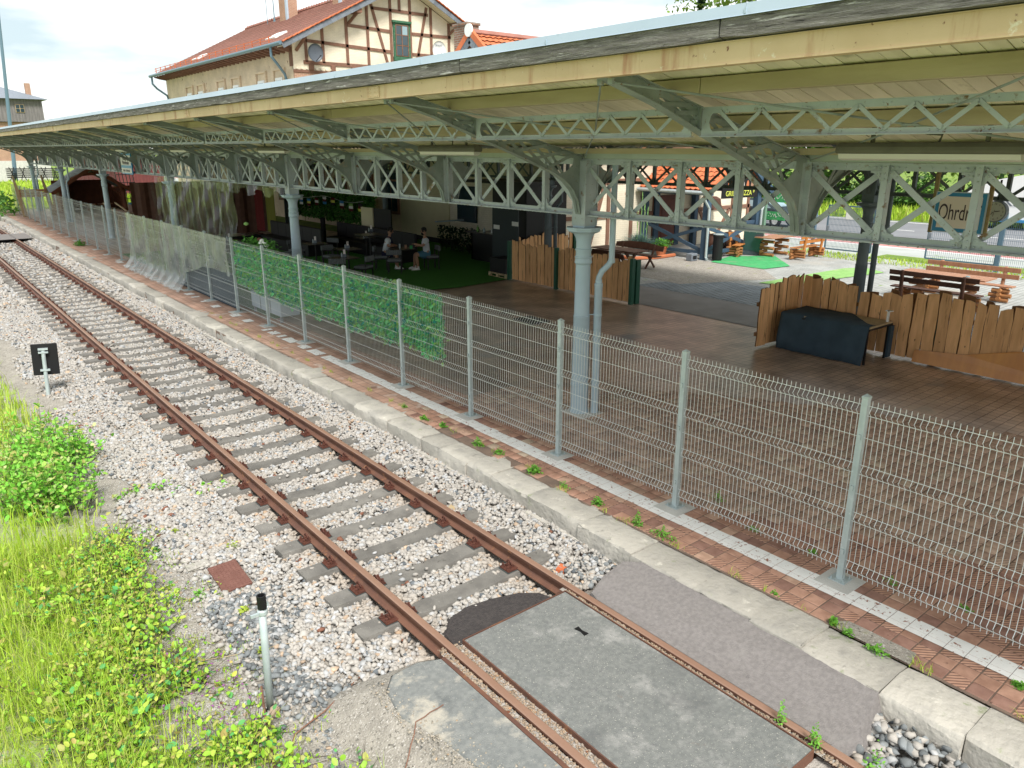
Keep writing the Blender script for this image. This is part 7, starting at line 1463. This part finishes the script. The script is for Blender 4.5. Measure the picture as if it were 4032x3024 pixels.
s = M(); s.add([(4.86, 5.25, -.355), (4.95, 5.2, -.35), (4.98, 5.28, -.33), (4.88, 5.31, -.345)], [(0, 1, 2, 3)]); s.build('litter', 'whitef', label='crumpled white wrapper between rail and kerb', cat='litter')
s = M(); s.tube([(4.35, 5.28, -.36), (4.42, 5.24, -.34), (4.52, 5.26, -.35)], [.004, .014, .003], 5); s.build('litter', 'whitef', label='curl of white paper at the edge of the tarmac patch', cat='litter')
s = M(); s.tube([(5.40, 1.86, -.30), (5.48, 1.76, -.29), (5.52, 1.62, -.30)], [.012, .028, .008], 6); s.build('litter', 'zinc', label='pale plastic scrap on the stones below the kerb', cat='litter')
# ================================================================ YARD GATES AND FENCE
def gate_panel(o, y0, y1, z0, z1, n, frame=True, x=29.7):
    s = M()
    if frame:
        for a, b in (((x, y0, z0), (x, y1, z0)), ((x, y0, z1), (x, y1, z1))): s.beam(a, b, .05, .05)
        s.beam((x, y0, z0), (x, y0, z1), .05, .05, up=(1, 0, 0)); s.beam((x, y1, z0), (x, y1, z1), .05, .05, up=(1, 0, 0)); s.build('frame', 'gateblue', o)
    s = M()
    for q in range(1, n): y = y0 + (y1 - y0) * q / n; s.beam((x, y, z0), (x, y, z1), .008, .008, up=(1, 0, 0))
    for q in range(8): z = z0 + (z1 - z0) * (q + .5) / 8; s.beam((x, y0, z), (x, y1, z), .008, .008)
    s.build('mesh_infill', 'gateblue', o)
for y0, y1, x, lab in ((14.3, 16.2, 29.7, 'blue-grey mesh gate leaf left of the dark inner column'), (9.95, 12.3, 29.9, 'blue-grey mesh gate leaf standing right of the name sign')):
    o = thing('yard_gate', lab, 'gate', (x, (y0 + y1) / 2, 0), 'blue-grey yard gates'); gate_panel(o, y0, y1, .22, 1.95, 34, x=x)
    s = M(); s.box(x - .08, x - .02, y1 - .12, y1 - .02, .95, 1.15); s.build('lock_box', 'slate', o)
s = M(); s.box(29.66, 29.68, 15.1, 15.45, 1.45, 1.75); s.build('gate_notice', 'label', bpy.data.objects['yard_gate'])
yf = thing('yard_fence', 'blue-grey mesh fence along the yard on both sides of the gates', 'fence', (29.7, 8, 0))
for y in (16.75, 14.15, 9.8, 7.3, 4.8, 19.3): s = M(); s.box(29.64, 29.76, y - .06, y + .06, 0, 2.05); s.build('fence_post', 'gateblue', yf)
for a, b in ((7.35, 9.75), (4.85, 7.25), (16.8, 19.25), (2.3, 4.75)):
    gate_panel(yf, a, b, .15, 1.85, 40, frame=False)
gp = thing('green_post', 'green painted post at the corner of the annex wall', 'post', (29.3, 18.9, 0)); s = M(); s.box(-.07, .07, -.07, .07, 0, 2.5); s.build('post', 'green_post2', gp, local=True) if MT.setdefault('green_post2', FLAT('grey_green_paint', (.16, .28, .20), .6)) else None
for z0, z1, lab in ((1.95, 2.4, 'upper green banner on the yard fence'), (1.2, 1.55, 'lower green banner on the yard fence')):
    o = thing('fence_banner', lab, 'banner', (29.62, 18.7, z0), 'green banners on the yard fence'); s = M(); s.box(29.60, 29.63, 18.1, 19.2, z0, z1); s.build('cloth', 'mat_g', o)
    s = M()
    for q in range(14): a = 18.2 + q * .065; s.beam((29.59, a, z0 + .1 + .2 * rnd.random()), (29.59, a + .05, z0 + .12 + .22 * rnd.random()), .006, .02)
    s.build('white_scribble', 'label', o)
# car and trailer
def car(lab, x, y, rz, paint):
    o = thing('parked_car', lab, 'car', (x, y, 0)); o.rotation_euler = (0, 0, rz)
    prof_ = [(-2.1, .35), (-2.15, .7), (-1.95, .9), (-1.2, .98), (-.55, 1.42), (.75, 1.46), (1.55, 1.05), (2.05, .95), (2.12, .55), (2.05, .32)]
    s = M(); s.prism(prof_, lambda a, b: (a, -.85 + (.12 if b > 1.2 else 0), b), lambda a, b: (a, .85 - (.12 if b > 1.2 else 0), b)); s.build('body', paint, o, local=True, bevel=.05, seg=2)
    for sd in (-1, 1):
        s = M(); s.prism([(-1.05, 1.0), (-.5, 1.36), (.68, 1.39), (1.3, 1.05)], lambda a, b: (a, sd * (.87 - (b - .95) * .24), b), lambda a, b: (a, sd * (.855 - (b - .95) * .24), b)); s.build('side_window', 'glass2', o, local=True)
        for xx in (-1.35, 1.3): s = M(); s.tube([(xx, sd * .70, .32), (xx, sd * .88, .32)], .32, 16); w_ = s.build('wheel', 'black', o, local=True); s = M(); s.tube([(xx, sd * .875, .32), (xx, sd * .89, .32)], .19, 12); s.build('hub_cap', 'galv', w_, local=True)
        s = M(); s.box(-2.17, -2.10, sd * .65 - .16, sd * .65 + .16, .62, .76); s.build('headlight', 'lampw', o, local=True)
    s = M(); s.beam((-1.12, 0, 1.05), (-.60, 0, 1.38), 1.35, .02, up=(0, 0, 1)); s.build('windscreen', 'glass2', o, local=True)
    return o
car('dark teal car parked on the road behind the green banners', 38.9, 25.2, R(90), 'darkboard')
tr_ = thing('white_trailer', 'white round-topped trailer with blue base line at the right edge, beyond the clock', 'trailer', (47.5, 15, 0))
s = M(); pts = [(18.4, .55), (18.4, 1.0), (18.0, 1.55), (17.2, 2.1), (16.0, 2.6), (14.2, 3.0), (11.5, 3.2), (8, 3.2), (8, .55)]; s.prism(pts, lambda a, b: (46.6, a, b), lambda a, b: (48.8, a, b)); s.build('body', 'whitef', tr_); s = M(); s.box(46.5, 48.9, 7.9, 18.5, .40, .55); s.build('base_rail', 'signblue', tr_)
for y in (10, 11, 16.6): s = M(); s.tube([(46.7, y, .25), (47.0, y, .25)], .26, 14); s.build('wheel', 'black', tr_)
text('Kaffee', .9, (46.58, 14.6, 1.5), (R(90), 0, R(-90)), 'slate', tr_)
# ================================================================ FAR LEFT
hut = thing('grill_hut', 'open red-brown wooden hut with steep grey roof and benches inside', 'hut', (11.1, 60, 0))
for sd in (-1, 1):
    s = M(); s.beam((11.1 + sd * 2.45, 59.4, 1.38), (11.1, 59.4, 2.95), .05, .05); s.v = []; s.f = []; s.mi = []
    s.add([(11.1 + sd * 2.45, 58.6, 1.36), (11.1, 58.6, 2.92), (11.1, 62.4, 2.92), (11.1 + sd * 2.45, 62.4, 1.36), (11.1 + sd * 2.45, 58.6, 1.28), (11.1, 58.6, 2.84), (11.1, 62.4, 2.84), (11.1 + sd * 2.45, 62.4, 1.28)], [(0, 1, 2, 3), (7, 6, 5, 4), (0, 4, 5, 1), (3, 2, 6, 7), (0, 3, 7, 4), (1, 5, 6, 2)]); r_ = s.build('roof', 'felt', hut)
    for q in range(4): s = M(); x0 = 11.1 + sd * (2.4 - q * .6); z0 = 1.40 + q * .382; s.beam((x0, 58.62 + .0, z0), (x0, 62.4, z0), .06, .04); s.build('roof_batten', 'slate', r_)
    s = M(); s.beam((11.1 + sd * 2.5, 58.55, 1.26), (11.1, 58.55, 2.86), .10, .22); s.build('barge_board', 'brasswood', hut)
    s = M(); s.tube([(11.1 + sd * 1.9, 58.9, 0), (11.1 + sd * 1.85, 58.9, 1.6)], .17, 8); s.build('post', 'brasswood', hut)
    s = M(); s.tube([(11.1 + sd * 1.9, 58.9, .7), (11.1 + sd * 1.6, 58.9, 1.2), (11.1 + sd * 1.1, 58.9, 1.55), (11.1 + sd * 2.6, 58.9, 1.62)], .07, 6) if sd > 0 else s.tube([(11.1 + sd * 1.9, 58.9, .9), (11.1 + sd * 1.5, 58.9, 1.5)], .07, 6); s.build('brace', 'brasswood', hut)
    s = M(); s.box(11.1 + sd * 1.95 - .04, 11.1 + sd * 1.95 + .04, 58.9, 62.2, 0, 1.5); s.build('side_wall', 'brasswood', hut)
s = M(); s.tube([(11.1 + 1.75 * math.cos(t), 58.7, 1.35 + 1.15 * math.sin(t)) for t in [math.pi * q / 12 for q in range(13)]], .10, 6); s.build('front_arch', 'brasswood', hut)
s = M(); s.box(9.2, 13.0, 62.15, 62.25, 0, 2.0); s.build('back_wall', 'brasswood', hut)
for x in (10.9, 12.0): s = M(); s.box(x - .45, x + .45, 60.0, 60.5, .38, .45); s.box(x - .08, x + .08, 60.1, 60.4, 0, .38); s.build('bench', 'tablewood', hut)
ct = thing('hand_cart', 'old wooden hand cart with one large spoked wheel behind the mesh fence', 'cart', (9.1, 41, 0))
for x in (8.75, 9.75):
    s = M(); s.tube([(x, 41 + .50 * math.cos(t), .52 + .50 * math.sin(t)) for t in [2 * math.pi * q / 24 for q in range(25)]], .028, 6, cap=False); wh = s.build('wheel', 'palewood', ct)
    for q in range(6): t = math.pi * q / 6; s = M(); s.tube([(x, 41 + .48 * math.cos(t), .52 + .48 * math.sin(t)), (x, 41 - .48 * math.cos(t), .52 - .48 * math.sin(t))], .016, 5); s.build('spoke', 'palewood', wh)
s = M(); s.box(8.85, 9.65, 40.0, 42.2, .95, 1.02); s.box(8.85, 8.9, 40.0, 42.2, 1.02, 1.25); s.build('cart_bed', 'brownwood', ct)
for x in (8.95, 9.5): s = M(); s.beam((x, 42.2, .98), (x - .3, 43.8, 1.45), .05, .06); s.build('shaft', 'palewood', ct)
s = M(); s.box(8.8, 9.4, 40.2, 40.3, .98, 1.18); s.build('end_board', 'palewood', ct)
ws = thing('wooden_wagon_seat', 'big wooden seat with tall curved end panels at far left behind the fence', 'wooden seat', (7.7, 56, 0))
for x in (6.75, 8.3):
    g = [[(x - .35 * (z / 2.6) + dx, 57, z) for dx in (-.14 * math.cos(z * .5), .14 * math.cos(z * .5))] for z in [q * 2.5 / 10 for q in range(11)]]; s = M(); s.quadsheet(g); o = s.build('end_panel', 'palewood', ws); o.modifiers.new('th', 'SOLIDIFY').thickness = .06
for q in range(3): s = M(); s.box(6.6, 8.1, 56.9, 56.96, 1.2 + q * .16, 1.34 + q * .16); s.build('seat_board', 'tablewood', ws)
for gx in range(5):
    o = thing('folded_bench_stack', ['leftmost stack of black metal benches in the meadow', 'second stack of black benches in the meadow', 'middle stack of black benches in the meadow', 'fourth stack of black benches in the meadow', 'rightmost stack of black benches, nearest the hut roof'][gx], 'bench stack', (12.6 + gx * 1.05, 112 - gx * .5, 0), 'stacks of black metal benches')
    for q in range(5): s = M(); s.box(-.5, .5, -.6, .6, .75 + q * .24, .87 + q * .24); s.build('bench_top', 'blackmetal', o, local=True)
    for dx in (-.42, .42): s = M(); s.beam((dx, -.5, 0), (-dx * .6, -.5, 2.0), .08, .08); s.build('leg', 'blackmetal', o, local=True)
tw = thing('water_tower_house', 'old square tower with grey timber top over a red brick base at far left', 'tower', (15, 125, 0))
s = M(); s.box(9.5, 17.6, 121, 129, 0, 7.4); s.build('brick_base', 'brickred', tw); s = M(); s.box(9.0, 18.4, 120.6, 129.5, 7.45, 10.35); s.build('timber_storey', 'felt2', tw) if MT.setdefault('felt2', PM('grey_timber_cladding', (.23, .215, .21), (.16, .15, .15), 2, .9, .3, 10, stretch=(3, 3, .3))) else None
for q in range(26): s = M(); s.box(9.1 + q * .36, 9.14 + q * .36, 120.55, 120.6, 7.5, 10.3); s.build('cladding_strip', 'felt2', tw)
s = M(); s.add([(8.4, 119.9, 10.25), (19.1, 119.9, 10.25), (19.1, 130, 10.25), (8.4, 130, 10.25), (14.6, 125, 11.9)], [(0, 1, 4), (1, 2, 4), (2, 3, 4), (3, 0, 4), (3, 2, 1, 0)]); s.build('roof', 'slate', tw)
s = M(); s.box(17.0, 17.6, 122, 122.7, 10.4, 12.3); s.build('chimney', 'brickred', tw); s = M(); s.box(15.3, 16.3, 120.5, 120.59, 8.6, 9.6); wn = s.build('window', 'palewood', tw)
for x in (15.36, 15.85):
    for z in (8.66, 9.13): s = M(); s.box(x, x + .40, 120.47, 120.499, z, z + .40); s.build('pane', 'glass', wn)
s = M(); s.box(9.0, 18.2, 120.8, 120.99, 0, 2.6); s.build('plinth', 'concrete', tw)
rs = thing('red_shed', 'dark red boarded goods shed behind the grey-roofed hut', 'shed', (19, 76, 0))
s = M(); s.box(15.6, 19.3, 72, 90, 0, 3.3); s.build('wall', 'rtile2', rs) if MT.setdefault('rtile2', PM('dark_red_boards', (.20, .06, .06), (.13, .04, .045), 2, .9, .3, 10, stretch=(3, 3, .4))) else None
for q in range(9): s = M(); s.box(15.57, 15.6, 72.2 + q * 1.9, 73.4 + q * 1.9, 0, 2.6); s.build('door_leaf', 'rtile2', rs)
s = M(); s.box(15.2, 19.6, 71.7, 90.3, 3.3, 3.45); s.build('roof', 'felt', rs)
ms = thing('tall_mast', 'tall slim grey-blue steel mast at the far left edge', 'mast', (13.0, 113.2, 0)); s = M(); s.tube([(0, 0, 0), (1.9, 0, 26)], [.24, .12], 10); s.build('pole', 'bluegut', ms, local=True); s = M(); s.lathe(0, 0, [(.32, 0), (.32, .5), (.26, .6)], 10); s.build('base_collar', 'bluegut', ms, local=True)
cr_ = thing('wooden_crate', 'dark brown wooden crate with a blue cloth on top right of the hut', 'crate', (11.4, 47, 0))
s = M(); s.box(10.6, 12.0, 46.6, 47.4, 0, 1.15); s.build('box', 'brownwood', cr_)
s = M(); s.box(10.55, 11.2, 46.55, 47.1, 1.15, 1.24); s.build('blue_cloth', 'denim', cr_)
rk = thing('metal_rack', 'dark grid of metal racks leaning by the red shed', 'rack', (15.0, 66, 0)); 
s = M()
for q in range(6): s.beam((14.3 + q * .25, 66, 0), (14.1 + q * .25, 66, 3.0), .05, .05, up=(1, 0, 0))
for q in range(5): s.beam((14.2, 66, .4 + q * .6), (15.5, 66, .4 + q * .6), .05, .05)
s.build('bars', 'blackmetal', rk)
s = M(); s.box(14.6, 15.1, 62, 62.4, 0, .8); s.build('white_box', 'whitef', label='white box on the ground right of the hut', cat='box')
sheet('far_asphalt', [(3.0, 44.5), (5.42, 44.5), (5.42, 47.5), (3.0, 47.5)], -.15, 'asphalt')
# short lengths of cable between gable and annex chimney
s = M(); s.tube([(29, YG - .8, 9.9), (26, 38, 9.0), (19.9, 27.6, 8.3)], .015, 5); s.build('cable', 'blackmetal', label='thin cable running from the white dish to the annex chimney', cat='cable')
s = M(); s.tube([(19.36, 21.6, 4.5), (19.37, 21.55, 2.5), (19.36, 21.5, .2)], .02, 5); MT['bluecab'] = FLAT('violet_blue_cable', (.05, .04, .5), .5); s.build('blue_cable', 'bluecab', label='violet-blue cable hanging down the annex corner', cat='cable')
for o in bpy.data.objects:
    if o.name.startswith('tmp'): bpy.data.objects.remove(o)
